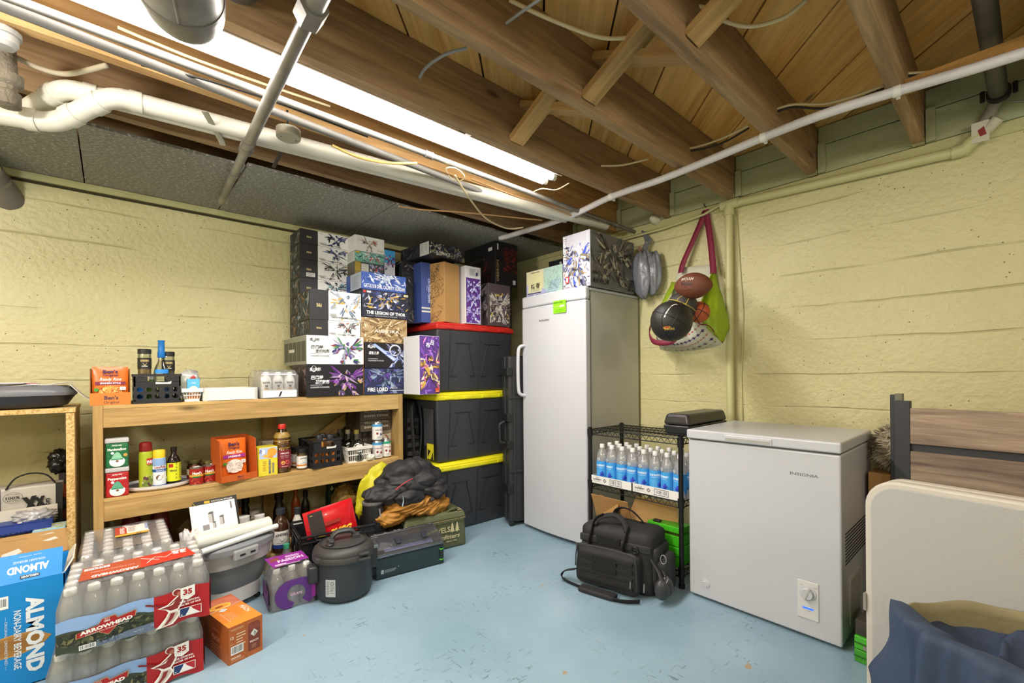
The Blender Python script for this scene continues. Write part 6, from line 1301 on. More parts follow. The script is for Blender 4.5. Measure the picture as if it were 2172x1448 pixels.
# ================================================================ things on the floor
# ---- water packs
M_LBL = mat('#b3161a', .35); M_SKY = '#8fb0e0'
def water_pack(label, loc, rz, nx, ny, sx, sy, printed=True, toplabel=True, seed=0, blue=False):
    w_, d_ = nx * sx + .006, ny * sy + .006; h = .213
    t = thing('water_pack', label, 'multipack', loc, rz)
    for i in range(nx):
        for j in range(ny):
            o = mo('bottle', ME_WB, t, (.003 + sx * (i + .5), .003 + sy * (j + .5), .002), (.93, .93, .97)); mo('cap', ME_CAP, o)
            if blue and (i == 0 or j == ny - 1): mo('bottle_label', ME_BL, o)
    film(t, w_, d_, h, .004, M_FILM, seed=seed, shoulder=.150, nx=16)
    lim = None
    if printed:
        def fc(face, W_, red0, full=True):
            pr = Print(face); H_ = .135; b0 = .006
            for k in range(24):   # gently waving film edge
                pass
            x1 = W_ * red0
            top = lambda x: H_ * (.86 + .10 * (x / W_)) + .004 * math.sin(x * 40)
            bot = lambda x: b0 + .006 * math.sin(x * 55 + 1)
            N_ = 30
            up_ = [(W_ * k / N_, top(W_ * k / N_)) for k in range(N_ + 1)]; dn = [(W_ * k / N_, bot(W_ * k / N_)) for k in range(N_, -1, -1)]
            pr._c(M_SKY); 
            for k in range(N_):
                xa, xb = W_ * k / N_, W_ * (k + 1) / N_; col = M_LBL if xa >= x1 + (.0) else M_SKY
                pr._c(col); pr.mb.add([pr.face(xa, bot(xa), pr.h), pr.face(xb, bot(xb), pr.h), pr.face(xb, top(xb), pr.h), pr.face(xa, top(xa), pr.h)], [(0, 1, 2, 3)])
            pr.h += .0003
            r3 = random.Random(seed + 5)
            # forest, river
            for k in range(int(N_ * red0)):
                xa, xb = W_ * k / N_, W_ * (k + 1) / N_; ya = H_ * (.58 + .10 * noise.noise(Vector((xa * 22, 3, 0)))); yb = H_ * (.58 + .10 * noise.noise(Vector((xb * 22, 3, 0))))
                pr._c('#3f4636'); pr.mb.add([pr.face(xa, bot(xa), pr.h), pr.face(xb, bot(xb), pr.h), pr.face(xb, yb, pr.h), pr.face(xa, ya, pr.h)], [(0, 1, 2, 3)])
            pr.h += .0002
            pr.scatter(.002, x1, .03, H_ * .52, 150, ['#2c3326', '#55583c', '#6b6a48', '#3a4430', '#22281e', '#7a7450'], .022, seed, asp=.5)
            pr.poly([(x1 * .25, .010), (x1, .008), (x1 * 1.0, .036), (x1 * .7, .032)], '#66758e'); pr.scatter(x1 * .3, x1, .010, .030, 40, ['#8a98b0', '#4a566c', '#b0bccc'], .02, seed + 1, asp=.12)
            pr.barcode(x1 * .22, .010, .042, .016, seed=seed)
            # shield logo
            lx = x1 * .20; lw = x1 * .60
            pts = [(lx, .068), (lx + lw * .36, .080), (lx + lw * .42, .095), (lx + lw * .64, .099), (lx + lw * .68, .088), (lx + lw, .098), (lx + lw * .98, .078), (lx + lw * .72, .070), (lx + lw * .52, .042), (lx + lw * .34, .058), (lx, .052)]
            cxm = lx + lw / 2; cym = .07
            pr.poly([(cxm + (x - cxm) * 1.04, cym + (y - cym) * 1.12) for x, y in pts], '#a88c60'); pr.poly(pts, '#a8191c')
            pr.text('SINCE', cxm, .092, .005, '#f0ece4', 'c'); pr.text('1894', cxm, .084, .0085, '#f0ece4', 'c', bold=.03)
            pr.text('ARROWHEAD', cxm, .066, .016, '#f6f4f0', 'c', width=lw * .90, bold=.05, rot=.10, cond=.8); pr.text('MOUNTAIN SPRING WATER', cxm + .002, .058, .006, '#f0ece4', 'c', width=lw * .74, rot=.10)
            # batter in maroon and white
            bx = x1 - .012
            B = lambda P, c: pr.poly([(bx + x * .001, y * .001) for x, y in P], c)
            B([(-14, 104), (-6, 104), (44, 84), (44, 78), (-10, 98)], '#7c1a18')
            B([(22, 78), (50, 84), (74, 104), (90, 118), (104, 100), (96, 78), (84, 58), (72, 52), (54, 56), (46, 66)], '#f2efe8'); B([(30, 74), (52, 80), (72, 96), (88, 110), (98, 98), (90, 80), (80, 62), (60, 60), (50, 68)], '#8a2420'); B([(40, 76), (60, 82), (74, 92), (66, 80)], '#efeae2')
            B([(54, 58), (82, 58), (90, 44), (80, 26), (66, 10), (14, 4), (28, 18), (46, 40)], '#f2efe8'); B([(58, 54), (78, 54), (84, 44), (72, 26), (58, 12), (30, 8), (44, 24), (52, 42)], '#c9b8ae'); B([(60, 50), (74, 50), (66, 30), (50, 14), (40, 12), (54, 32)], '#8a2420')
            pr.ell(bx + .080, .122, .015, .013, '#f2efe8', 18); pr.ell(bx + .080, .121, .012, .011, '#8a2420', 18); pr.ell(bx + .086, .115, .008, .008, '#b06a50', 12)
            # badge, words, silhouette logo
            rx = W_ - .098
            pr.poly([(rx + .008, .094), (rx + .008, .132), (rx + .052, .137), (rx + .052, .098), (rx + .030, .086)], '#f2f0ec'); pr.text('35', rx + .030, .106, .026, '#a8191c', 'c', bold=.05, width=.028, cond=.9); pr.text('16.9 FL OZ BOTTLES', rx + .030, .100, .004, '#a8191c', 'c', width=.034)
            pr.text('THE OFFICIAL', rx + .036, .078, .009, '#f6f2ee', 'c', bold=.03, width=.062, rot=.05); pr.text('WATER OF MLB', rx + .036, .067, .009, '#f6f2ee', 'c', bold=.03, width=.068, rot=.05)
            pr.rect(rx + .004, .026, .068, .032, '#f2f0ee'); pr.rect(rx + .006, .028, .034, .028, '#20386c'); pr.rect(rx + .038, .028, .032, .028, '#b3202c')
            pr.poly([(rx + .022, .028), (rx + .030, .042), (rx + .034, .050), (rx + .042, .052), (rx + .046, .046), (rx + .060, .034), (rx + .066, .028)], '#f2f0ee'); pr.ell(rx + .038, .051, .0045, .004, '#f2f0ee', 12); pr.ell(rx + .011, .033, .0022, .0022, '#f2f0ee', 10)
            pr.build('printed_front', t)
        fc(Face((0, -.0052, 0), (1, 0, 0), (0, 0, 1), (0, -1, 0)), w_, .60)
        pr = Print(leftside(d_, (-.005, 0, 0))); pr.rect(d_ * .0, .01, d_ * .2, .11, '#4a1014'); pr.build('printed_side', t)
        pr = Print(rightside(w_ + .005)); pr.rect(.0, .012, d_ * .3, .12, '#b3161a'); pr.rect(.0, .02, .03, .08, '#96120f'); pr.build('printed_side', t)
    if toplabel:
        pr = Print(topface(h + .004)); x0, y0, W_, H_ = w_ * .12, d_ * .18, w_ * .80, d_ * .42
        pr.poly([(x0, y0), (x0 + W_ * .5, y0 + .004), (x0 + W_ * .5, y0 + H_), (x0 + .004, y0 + H_ * .96)], '#a84a2c'); pr.poly([(x0 + W_ * .5, y0 + .004), (x0 + W_, y0 + H_ * .2), (x0 + W_ * .93, y0 + H_), (x0 + W_ * .5, y0 + H_)], '#b8301e')
        pr.text('ARROWHEAD', x0 + W_ * .48, y0 + H_ * .26, .030, '#f4ece6', rot=PI, bold=.04, width=.13); pr.text('KEY ROLLING REWARDS', x0 + W_ * .44, y0 + H_ * .55, .013, '#e8c8b8', rot=PI, width=.12); pr.barcode(x0 + .008, y0 + H_ * .72, .07, .022, seed=4)
        pr.text('35', x0 + W_ * .92, y0 + H_ * .84, .045, '#f4ece6', rot=PI, bold=.04, width=.045); pr.text('PACK', x0 + W_ * .92, y0 + H_ * .92, .016, '#f4ece6', rot=PI, bold=.04, width=.05)
        pr.stroke([(x0 + W_ * .55, y0 + H_ * .3), (x0 + W_ * .62, y0 + H_ * .7), (x0 + W_ * .72, y0 + H_ * .5), (x0 + W_ * .80, y0 + H_ * .8)], .003, '#f0e2da'); pr.stroke([(x0 + W_ * .5, y0 + H_ * .8), (x0 + W_ * .66, y0 + H_ * .4)], .004, '#f0e2da'); pr.build('printed_top', t)
    return t
bl = MB().lathe([(.0315, .04), (.0318, .042), (.0318, .095), (.0315, .097)], seg=18); me = bpy.data.meshes.new('bottle_label'); me.from_pydata(bl.v, [], bl.f); me.update(); me.materials.append(mat('#4a74c4', .4)); me.shade_smooth(); ME_BL = me
water_pack('lower red and green spring water pack at the front of the floor', (-.165, 2.115, 0), -.02, 7, 5, .0600, .0645, toplabel=False, seed=3)
water_pack('upper red and green spring water pack stacked at the front', (-.140, 2.095, .2175), -.03, 7, 5, .0590, .0640, seed=7)
water_pack('lower water bottle pack behind, against the pine shelf', (-.115, 2.452, 0), 0, 5, 7, .064, .058, printed=False, toplabel=False, seed=11, blue=True)
t = water_pack('upper water bottle pack behind, with a small red and yellow label', (-.110, 2.448, .2175), 0, 5, 7, .063, .058, printed=False, toplabel=False, seed=15, blue=True)
pr = Print(topface(.218)); pr.rect(.12, .21, .04, .13, '#b8382c'); pr.text('ARROWHEAD', .152, .22, .022, '#f4e8e0', rot=PI / 2, width=.10, bold=.03); pr.rect(.16, .21, .075, .13, '#e6e0dc'); pr.text('MOUNTAIN', .225, .335, .018, '#3a78c0', rot=-PI / 2, width=.09, bold=.03); pr.lines(.165, .32, .03, 8, .012, .004, '#6a3a34'); pr.rect(.12, .18, .115, .03, '#e0a83c'); pr.text('35', .19, .184, .022, '#5a2a20', bold=.03); pr.rect(.155, .31, .01, .02, '#d9d4d0'); pr.build('printed_top', t)
# ---- blue almond drink box
t = thing('almond_drink_box', 'large bright blue drink box with white ALMOND lettering at the near floor edge', 'box', (-.60, 2.445, 0), .0)
w_, d_, h = .463, .31, .385; MBL = mat('#0f86d0', .4); b = MB(); b.box(0, w_, 0, d_, 0, .004); b.box(0, w_, 0, .004, 0, h); b.box(0, w_, d_ - .004, d_, 0, h); b.box(0, .004, 0, d_, 0, h); b.box(w_ - .004, w_, 0, d_, 0, h); b.build('carton', MBL, t)
MB().box(.006, w_ - .006, .006, d_ - .006, .20, .30).build('contents', mat('#dcd6c8', .6), t, bevel=.004)
fa = .55
MF = Matrix.Translation((0, .003, h)) @ Matrix.Rotation(-fa, 4, 'X')
fl_ = MB().box(0, w_ - .008, -.002, .002, 0, .105, MF).build('front_flap', MBL, t)
f = Face(MF @ Vector((0, -.0022, 0)), (1, 0, 0), (0, math.sin(fa), math.cos(fa)), (0, -math.cos(fa), math.sin(fa)))
pr = Print(f); pr.text('ALMOND', w_ - .044, .058, .036, '#e6eef4', rot=PI, bold=.04, width=.108); pr.text('NON-DAIRY BEVERAGE', w_ - .055, .078, .012, '#d6e6f2', rot=PI, width=.083); pr.text('ORIGINAL · UNSWEETENED', w_ - .065, .094, .005, '#cfe0ee', rot=PI, width=.06); pr.rect(w_ - .118, .010, .050, .012, '#18202c'); pr.text('KIRKLAND', w_ - .071, .0200, .010, '#e6eef4', rot=PI, width=.044, bold=.03); pr.build('flap_print', fl_)
MB().prism([(0, 0), (d_ - .04, 0), (d_ - .06, .04), (.03, .045)], -.002, .002, Matrix.Translation((w_ - .002, .02, h)) @ Matrix.Rotation(.55, 4, 'Y') @ Matrix.Rotation(PI / 2, 4, 'Z') @ Matrix.Rotation(PI / 2, 4, 'X')).build('side_flap', mat('#e8e2d2', .6), t)
pr = Print(front()); pr.ell(w_ - .135, .160, .088, .040, '#c08f4c', 32, rot=.05); pr.ell(w_ - .135, .160, .082, .035, '#a87838', 32, rot=.05)
for k in range(9): pr.stroke([(w_ - .20 + k * .002, .140 + k * .005), (w_ - .07, .145 + k * .004)], .0012, '#8a5e2c')
pr.poly([(w_ - .055, .178), (w_ - .055, .145), (w_ - .036, .166)], '#b98745')
pr.text('ALMOND', w_ - .100, .325, .060, '#e9f0f6', rot=-PI / 2, bold=.05, width=.28); pr.text('NON-DAIRY BEVERAGE', w_ - .133, .285, .026, '#dfeaf4', rot=-PI / 2, bold=.02, width=.215, cond=.8); pr.text('— ORIGINAL · UNSWEETENED —', w_ - .156, .27, .010, '#d6e6f2', rot=-PI / 2, width=.19)
pr.rect(w_ - .182, .300, .036, .046, '#e9e9e6'); pr.barcode(w_ - .180, .304, .032, .038); pr.build('front_print', t)
pr = Print(rightside(w_)); pr.rect(.0, .0, .30, .36, '#0c76bc'); pr.rect(.01, .20, .05, .05, '#7a1e24'); pr.build('side_print', t)
# open kraft carton behind the blue box
t = thing('kraft_carton', 'open brown carton with torn flap behind the blue almond box', 'box', (-.62, 2.765, 0), 0)
w_, d_, h = .46, .10, .36; b = MB(); b.box(0, w_, 0, d_, 0, h); b.build('carton', M_CARD, t)
MF = Matrix.Translation((0, d_ - .01, h)) @ Matrix.Rotation(-.15, 4, 'X'); fl_ = MB().box(0, w_ + .01, -.002, .002, 0, .10, MF).build('back_flap', M_CARDL, t)
pr = Print(Face(MF @ Vector((0, -.0022, 0)), (1, 0, 0), (0, math.sin(.15), math.cos(.15)), (0, -1, 0))); pr.poly([(w_ - .19, .03), (w_ - .14, .045), (w_ - .13, .03), (w_ - .15, .02), (w_ - .19, .022)], '#e6e2d8'); pr.poly([(w_ - .07, .06), (w_ - .03, .07), (w_ - .02, .06), (w_ - .05, .055)], '#e6e2d8'); pr.poly([(w_ - .08, .085), (w_ - .04, .09), (w_ - .03, .085)], '#e6e2d8'); pr.build('torn_patches', fl_)
# ---- orange peach drink box
t = carton('peach_drink_box', 'small orange peach drink box standing alone on the blue floor', (.338, 2.062, 0), .21, .128, .30, .148, mat('#c9702c', .42)); w_, d_, h = .128, .30, .148
pr = Print(front()); pr.rect(0, 0, w_, h, '#b8622a'); pr.rect(w_ * .50, 0, .0015, h, '#8a4418'); pr.poly([(w_ * .56, .02), (w_ * .93, .02), (w_ * .93, h * .84), (w_ * .88, h * .9), (w_ * .6, h * .9), (w_ * .56, h * .84)], '#7c3a26')
for k in range(4): pr.stroke([(w_ * .58 + j * .006, h * (.72 + k * .04) + .002 * math.sin(j * 1.5)) for j in range(8)], .0016, '#b85c44')
pr.poly([(w_ * .745, h * .50), (w_ * .86, h * .60), (w_ * .745, h * .71), (w_ * .63, h * .60)], '#d8d8d4'); pr.poly([(w_ * .745, h * .50), (w_ * .80, h * .6), (w_ * .745, h * .66)], '#7c8084'); pr.text('PEACH', w_ * .745, h * .36, .011, '#f2e2d0', 'c', bold=.03, width=.032); pr.lines(w_ * .66, h * .28, .022, 3, .006, .0015, '#d8a890')
pr.text('SWEETENED', w_ * .25, h * .88, .009, '#f0d2b0', 'c', width=.046); pr.text('12', w_ * .10, h * .66, .015, '#f4e0c8', 'c', bold=.03); pr.rect(w_ * .03, h * .52, w_ * .14, .0012, '#f0d2b0'); pr.lines(w_ * .22, h * .74, .035, 5, .011, .004, '#f0d2b0', 2); pr.barcode(w_ * .06, h * .24, .046, .034); pr.text('0000', w_ * .06, h * .12, .012, '#f2dcc0', bold=.03, width=.036); pr.lines(w_ * .06, h * .09, .05, 2, .005, .0015, '#e0b088'); pr.build('front_print', t)
pr = Print(topface(h)); pr.rect(0, 0, w_, d_ * .62, '#e0862e'); pr.rect(0, d_ * .62, w_, d_ * .38, '#c0603c')
for k in range(9): pr.stroke([(.004 + j * .012, d_ * .66 + k * .010 + .003 * math.sin(j * 1.1 + k)) for j in range(11)], .003, '#e8a08a')
pr.ell(.05, d_ * .70, .042, .026, '#f0c84c', 26); pr.ell(.05, d_ * .70, .034, .019, '#e89a3c', 24); pr.ell(.046, d_ * .70, .016, .008, '#9c4a1c', 16)
pr.stroke([(0, d_ * .60), (w_, d_ * .64)], .003, '#f0e6d6'); pr.text('PEACH', .10, d_ * .50, .022, '#f8ead4', rot=-PI / 2, bold=.03, width=.075); pr.text('SWEETENED', .117, d_ * .47, .008, '#f8ead4', rot=-PI / 2, width=.05); pr.poly([(.045, d_ * .50), (.062, d_ * .55), (.045, d_ * .60), (.028, d_ * .55)], '#d8dada'); pr.lines(.03, d_ * .40, .04, 6, .012, .002, '#f4d8b0', 3); pr.text('Good Strong Green Tea', .022, d_ * .47, .009, '#f8ead4', rot=-PI / 2, width=.10); pr.build('top_print', t)
pr = Print(leftside(d_)); pr.rect(0, 0, d_, h, '#a85a24'); pr.text('PEACH', d_ * .48, h * .42, .026, '#e8c09a', width=.07, bold=.02); pr.poly([(d_ * .30, h * .35), (d_ * .38, h * .6), (d_ * .30, h * .85), (d_ * .22, h * .6)], '#8a4a20'); pr.lines(d_ * .45, h * .3, .1, 4, .012, .003, '#d89a68'); pr.text('SWEETENED', d_ * .48, h * .68, .012, '#e8c09a', width=.07); pr.build('side_print', t)
# ---- grey collapsible laundry bin on wheels
t = thing('collapsible_bin', 'grey collapsible bin with white base behind the water bottles', 'bin', (.450, 2.635, 0), .35)
def oval(z, rx, ry, n=40, p=2.7): return [(rx * math.copysign(abs(math.cos(2 * PI * k / n)) ** (2 / p), math.cos(2 * PI * k / n)), ry * math.copysign(abs(math.sin(2 * PI * k / n)) ** (2 / p), math.sin(2 * PI * k / n)), z) for k in range(n)]
def loft(rings, name, m, parent, cap=True, n=40):
    mb = MB(); vs = [v for r_ in rings for v in r_]; fs = []
    for i in range(len(rings) - 1):
        for k in range(n): k2 = (k + 1) % n; fs.append((i * n + k, i * n + k2, (i + 1) * n + k2, (i + 1) * n + k))
    if cap: fs.append(tuple(range(n))[::-1]); fs.append(tuple((len(rings) - 1) * n + k for k in range(n)))
    return mb.add(vs, fs).build(name, m, parent, smooth='auto')
loft([oval(.025, .112, .082), oval(.03, .122, .092), oval(.10, .128, .098)], 'white_base', mat('#d9d8d3', .4), t)
loft([oval(.10, .126, .096), oval(.13, .142, .106), oval(.17, .150, .112), oval(.215, .158, .118)], 'grey_fold_band', mat('#787c7e', .5), t)
loft([oval(.215, .160, .120), oval(.22, .168, .126), oval(.29, .178, .134)], 'upper_band', mat('#b4b5b3', .42), t)
rim = loft([oval(.288, .184, .140), oval(.29, .190, .146), oval(.315, .190, .146), oval(.318, .180, .136), oval(.322, .176, .132), oval(.324, .15, .108), oval(.318, .145, .104)], 'rim_lid', mat('#7f8386', .4), t)
loft([oval(.3245, .115, .078), oval(.326, .12, .082), oval(.3265, .11, .074)], 'lid_inset', mat('#8d9193', .4), rim)
mb = MB().box(-.075, .045, -.155, -.132, .255, .305).build('front_grip', mat('#9b9c9b', .4), t, bevel=.008)
for x in (-.05, 0): MB().box(x, x + .025, -.1565, -.153, .275, .284).build('grip_slot', M_BLK, mb)
for (x, y) in ((.09, -.06), (-.09, -.06), (.09, .06), (-.09, .06)): MB().tube([(x, y - .008, .014), (x, y + .008, .014)], .014, 14).build('caster', mat('#2b2c2e', .5), t, smooth='auto')
# plastic rolls and instruction sheet lying on it
ang = .25; R0 = Vector((.455, 2.60, .327))
t = thing('plastic_roll', 'thick roll of translucent vacuum bag film lying across the grey bin', 'roll', (.455, 2.585, .362), ang, rot=(0, 0, .22))
MB().tube([(-.175, 0, .0), (-.17, 0, 0), (.165, 0, .0), (.17, 0, 0)], [.030, .036, .036, .030], 26).build('roll', mat('#d3d6cd', .18, coat=.6), t, smooth='auto')
MB().tube([(.1695, 0, 0), (.1705, 0, 0)], .018, 16).build('core_hole', mat('#8f8f86', .6), t)
t = thing('plastic_roll', 'thin flat film strip roll beside the thick translucent roll on the bin', 'roll', (.465, 2.53, .342), 0, rot=(0, -.04, .30)); MB().tube([(-.17, 0, .0), (.19, 0, 0)], .014, 16).build('roll', mat('#dcdeda', .2, coat=.5), t, smooth='auto')
t = thing('instruction_sheet', 'white instruction leaflet with canister drawings leaning behind the film roll', 'leaflet', (.295, 2.655, .335), .16)
mf = Matrix.Rotation(-.40, 4, 'X'); MB().box(0, .20, -.0015, .0015, 0, .17, mf).build('sheet', mat('#e9e8e6', .5), t)
f = Face(mf @ Vector((0, -.0018, 0)), (1, 0, 0), (0, math.sin(.40), math.cos(.40)), (0, -math.cos(.40), math.sin(.40)))
pr = Print(f)
for (x, y, s) in ((.085, .075, 1), (.13, .055, .85), (.095, .045, .6)):
    pr.poly([(x - .012 * s, y), (x + .004 * s, y - .004), (x + .012 * s, y + .004), (x + .012 * s, y + .045 * s), (x - .012 * s, y + .043 * s)], '#b9b7b4'); pr.poly([(x + .004 * s, y - .004), (x + .012 * s, y + .004), (x + .012 * s, y + .045 * s), (x + .004 * s, y + .040 * s)], '#7c7a78'); pr.poly([(x - .013 * s, y + .043 * s), (x - .006 * s, y + .052 * s), (x + .010 * s, y + .053 * s), (x + .014 * s, y + .046 * s), (x + .003 * s, y + .040 * s)], '#5c5a5a')
pr.rect(.045, .042, .028, .026, '#8a8886'); pr.rect(.176, .125, .008, .035, '#7a7a7a'); pr.text('XLARGE', .014, .03, .007, '#555555', rot=PI / 2, width=.03); pr.rect(.008, .01, .001, .15, '#c9c7c4'); pr.build('sheet_print', t)
t = thing('printed_booklet', 'dark booklet with yellow corner standing behind the white leaflet', 'booklet', (.31, 2.715, .335), .14); MB().box(0, .20, -.003, .003, 0, .175, Matrix.Rotation(-.34, 4, 'X')).build('booklet', mat('#2e2c28', .5), t)
f = Face(Matrix.Rotation(-.34, 4, 'X') @ Vector((0, -.0032, 0)), (1, 0, 0), (0, math.sin(.34), math.cos(.34)), (0, -math.cos(.34), math.sin(.34))); pr = Print(f); pr.rect(.05, .158, .025, .012, '#d8b42c'); pr.text('VACUUM SEALER', .08, .160, .011, '#e6e2d8', bold=.02, width=.10); pr.text('CANISTER', .05, .147, .009, '#d8d4ca', width=.1); pr.stroke([(.0, .175), (.012, .15)], .002, '#d8b42c'); pr.build('booklet_print', t)
t = thing('white_bag', 'crumpled white plastic bag standing beside the grey bin', 'bag', (.262, 2.66, .0)); puff((0.02, 0.02, .19), .045, .06, .19, .35, 8, 7, 4).build('bag', mat('#d6d3cf', .4, bump=.4, bscale=40), t, smooth=True)
# ---- grape drink pack
t = thing('grape_drink_pack', 'purple shrink-wrapped grape drink bottle pack beside the pressure cooker', 'multipack', (.560, 2.375, 0), -.09)
w_, d_, h = .205, .20, .205; M_PUR = clear('purple_drink', '#8a4a9a', .15, .05, haze=.1)
GB = [(.028, 0), (.031, .004), (.031, .05), (.028, .075), (.031, .1), (.031, .125), (.022, .15), (.0135, .165), (.0135, .178)]
for i in range(3):
    for j in range(3):
        x, y = .035 + i * .067, .034 + j * .066
        o = MB().lathe(GB, Matrix.Translation((x, y, .002)), 20).build('bottle', M_CLEAR, t, smooth='auto'); MB().lathe([(0, .003), (.028, .004), (.028, .115), (.0, .116)], Matrix.Translation((x, y, .002)), 16).build('drink', mat('#5a2466', .3), o, smooth='auto')
        MB().lathe([(.0155, .172), (.016, .174), (.016, .192), (.014, .195), (0, .195)], Matrix.Translation((x, y, .002)), 16).build('cap', mat('#e8e6e2', .35), o, smooth='auto')
film(t, w_, d_, h - .008, .004, M_FILM, seed=21, shoulder=.14)
pr = Print(Face((0, -.0052, 0), (1, 0, 0), (0, 0, 1), (0, -1, 0))); N_ = 28
cx_, cy_ = w_ * .56, .068
for k in range(N_):
    a, b_ = 2 * PI * k / N_, 2 * PI * (k + 1) / N_; inner = lambda q_: (cx_ + .042 * math.cos(q_), cy_ + .042 * math.sin(q_)); outer = lambda q_: (min(max(cx_ + .095 * math.cos(q_), .001), w_ - .001), min(max(cy_ + .078 * math.sin(q_), .004), .140))
    if -1.9 < (a if a < PI else a - 2 * PI) < -1.0: continue
    pr._c('#5c2c80'); pr.mb.add([pr.face(*inner(a), pr.h), pr.face(*outer(a), pr.h), pr.face(*outer(b_), pr.h), pr.face(*inner(b_), pr.h)], [(0, 1, 2, 3)])
pr.h += .0002; pr.text('GRAPE', cx_, .062, .018, '#d8b0c8', 'c', width=.055, bold=.02); pr.rect(w_ - .02, .03, .018, .08, '#9a2a9a'); pr.build('printed_front', t)
pr = Print(leftside(d_, (-.005, 0, 0))); pr.poly([(.01, .02), (d_ - .01, .01), (d_ - .01, .10), (.02, .11)], '#6a2470'); pr.text('GRAPE', .05, .045, .03, '#c8a0d0', width=.09); pr.build('printed_side', t)
pr = Print(topface(h + .002)); pr.poly([(.02, .02), (w_ - .02, .05), (w_ - .03, d_ - .02), (.0, d_ - .03)], '#8e2a94'); pr.text('PASSION', .05, .075, .045, '#ecdcee', width=.12, bold=.03, rot=.1); pr.rect(.03, .045, .05, .010, '#e8e0e8'); pr.poly([(.02, .1), (.06, .11), (.055, .15), (.015, .14)], '#8a4a3a'); pr.lines(.09, .14, .07, 2, .015, .008, '#e0c8e2'); pr.lines(.03, .038, .12, 2, .008, .003, '#ddc8de'); pr.build('printed_top', t)
jar('soda_bottle', 'green-capped bottle between the grape pack and the black crate', 'bottle', (.71, 2.66, 0), [(.03, 0), (.032, .004), (.032, .14), (.014, .19), (.0135, .20)], M_CLEAR, [(.016, .195), (.016, .218), (0, .219)], mat('#4cb08a', .4))
# ---- large black crate with crisp bag
t = thing('large_crate', 'large open black plastic crate with a red bag inside, behind the cooker', 'crate', (.755, 2.555, 0), -.12); w_, d_, h = .40, .31, .27; MC = mat('#1d1d1f', .35)
b = MB(); k = .012
for (xa, xb, ya, yb) in ((0, w_, 0, .004), (0, w_, d_ - .004, d_), (0, .004, 0, d_), (w_ - .004, w_, 0, d_)): b.box(xa, xb, ya, yb, .0, h - .02)
b.box(0, w_, 0, d_, 0, .005); b.build('walls', MC, t)
r_ = MB()
for z0, z1, e in ((h - .012, h, .010), (h - .045, h - .035, .006)):
    r_.box(-e, w_ + e, -e, .003, z0, z1); r_.box(-e, w_ + e, d_ - .003, d_ + e, z0, z1); r_.box(-e, .003, -e, d_ + e, z0, z1); r_.box(w_ - .003, w_ + e, -e, d_ + e, z0, z1)
r_.build('rim', MC, t, bevel=.002)
for x in (.05, .13, .21, .29, .36): MB().box(x, x + .006, -.008, .002, .03, h - .04).build('rib', MC, t)
for x in (.10, .29): MB().tube([(x - .03, -.012, h - .004), (x - .025, -.014, h - .03), (x + .025, -.014, h - .03), (x + .03, -.012, h - .004)], .004, 6).build('wire_handle', MC, t)
for y in (.08, .20): MB().box(-.008, .002, y, y + .006, .03, h - .04).build('rib', MC, t)
pr = Print(leftside(d_, (-.001, 0, 0))); pr.rect(.10, .12, .035, .05, '#b8b0a0'); pr.build('side_sticker', t)
t = thing('snack_bag', 'crinkled red and charcoal snack bag with yellow letters in the black crate', 'bag', (.940, 2.57, .205), -.10)
mf = Matrix.Rotation(-.12, 4, 'X') @ Matrix.Rotation(-.16, 4, 'Y'); bw, bh = .27, .20
p = MB(); pouch(p, bw, bh, .022, mf); p.build('bag', mat('#c8121e', .22, coat=.3), t, smooth=True)
f = Face(mf @ Vector((-bw / 2, -.030, 0)), mf @ Vector((1, 0, 0)), mf @ Vector((0, 0, 1)), mf @ Vector((0, -1, 0))); pr = Print(f)
pr.rect(.018, .006, .075, bh - .014, '#38302e'); pr.rect(.095, bh * .50, .085, .02, '#a03028'); pr.poly([(.03, .022), (.088, .022), (.086, .055), (.076, .06), (.062, .058), (.05, .056), (.03, .052)], '#e8b83c'); pr.ell(.062, .03, .012, .012, '#38302e', 16); pr.ell(.062, .027, .008, .008, '#e8b83c', 16)
pr.text('BVGG', .105, .028, .056, '#f0c440', shear=.45, bold=.06, width=.115); pr.rect(.03, .006, .10, .005, '#d8642c'); pr.rect(.028, bh - .025, .014, .004, '#c8b070'); pr.build('front_print', t)
# ---- pressure cooker
M_PC = mat('#33373a', .45, bump=.06, bscale=300); M_PC2 = mat('#3a3a39', .5)
t = thing('pressure_cooker', 'round dark grey electric pressure cooker with arched lid handle on the floor', 'pressure cooker', (.905, 2.350, 0), -.2)
MB().lathe([(.118, 0), (.132, .010), (.140, .03), (.143, .05), (.143, .195), (.148, .2)], seg=48).build('body', M_PC, t, smooth='auto')
MB().lathe([(.148, .198), (.152, .203), (.152, .224), (.148, .230)], seg=48).build('rim_band', M_PC2, t, smooth='auto')
ld = MB().lathe([(.148, .228), (.150, .236), (.143, .252), (.122, .268), (.09, .276), (.05, .280), (0, .281)], seg=48).build('lid', M_PC2, t, smooth='auto')
MB().lathe([(.116, .272), (.119, .276), (.113, .279)], seg=48, caps=False).build('lid_groove', mat('#2a2a2a', .5), ld, smooth='auto')
MB().tube(spline([(-.06, 0, .272), (-.055, 0, .300), (-.03, 0, .322), (.03, 0, .322), (.055, 0, .300), (.062, 0, .272)], 6), .021, 12, flat=.55).build('lid_handle', mat('#3b3c3e', .45), ld, smooth='auto')
MB().box(.042, .080, -.022, .022, .262, .300).build('handle_foot', mat('#3b3c3e', .45), ld, bevel=.005); MB().box(-.080, -.046, -.022, .022, .262, .295).build('handle_foot', mat('#3b3c3e', .45), ld, bevel=.005)
MB().lathe([(.020, .270), (.020, .285), (.017, .288), (.0, .288)], Matrix.Translation((-.075, -.055, 0)), 20).build('steam_valve', mat('#2a2b2c', .4), ld, smooth='auto')
MB().tube([(-.075, -.055, .293), (-.055, -.062, .293)], .008, 10).build('valve_lever', mat('#2a2b2c', .4), ld)
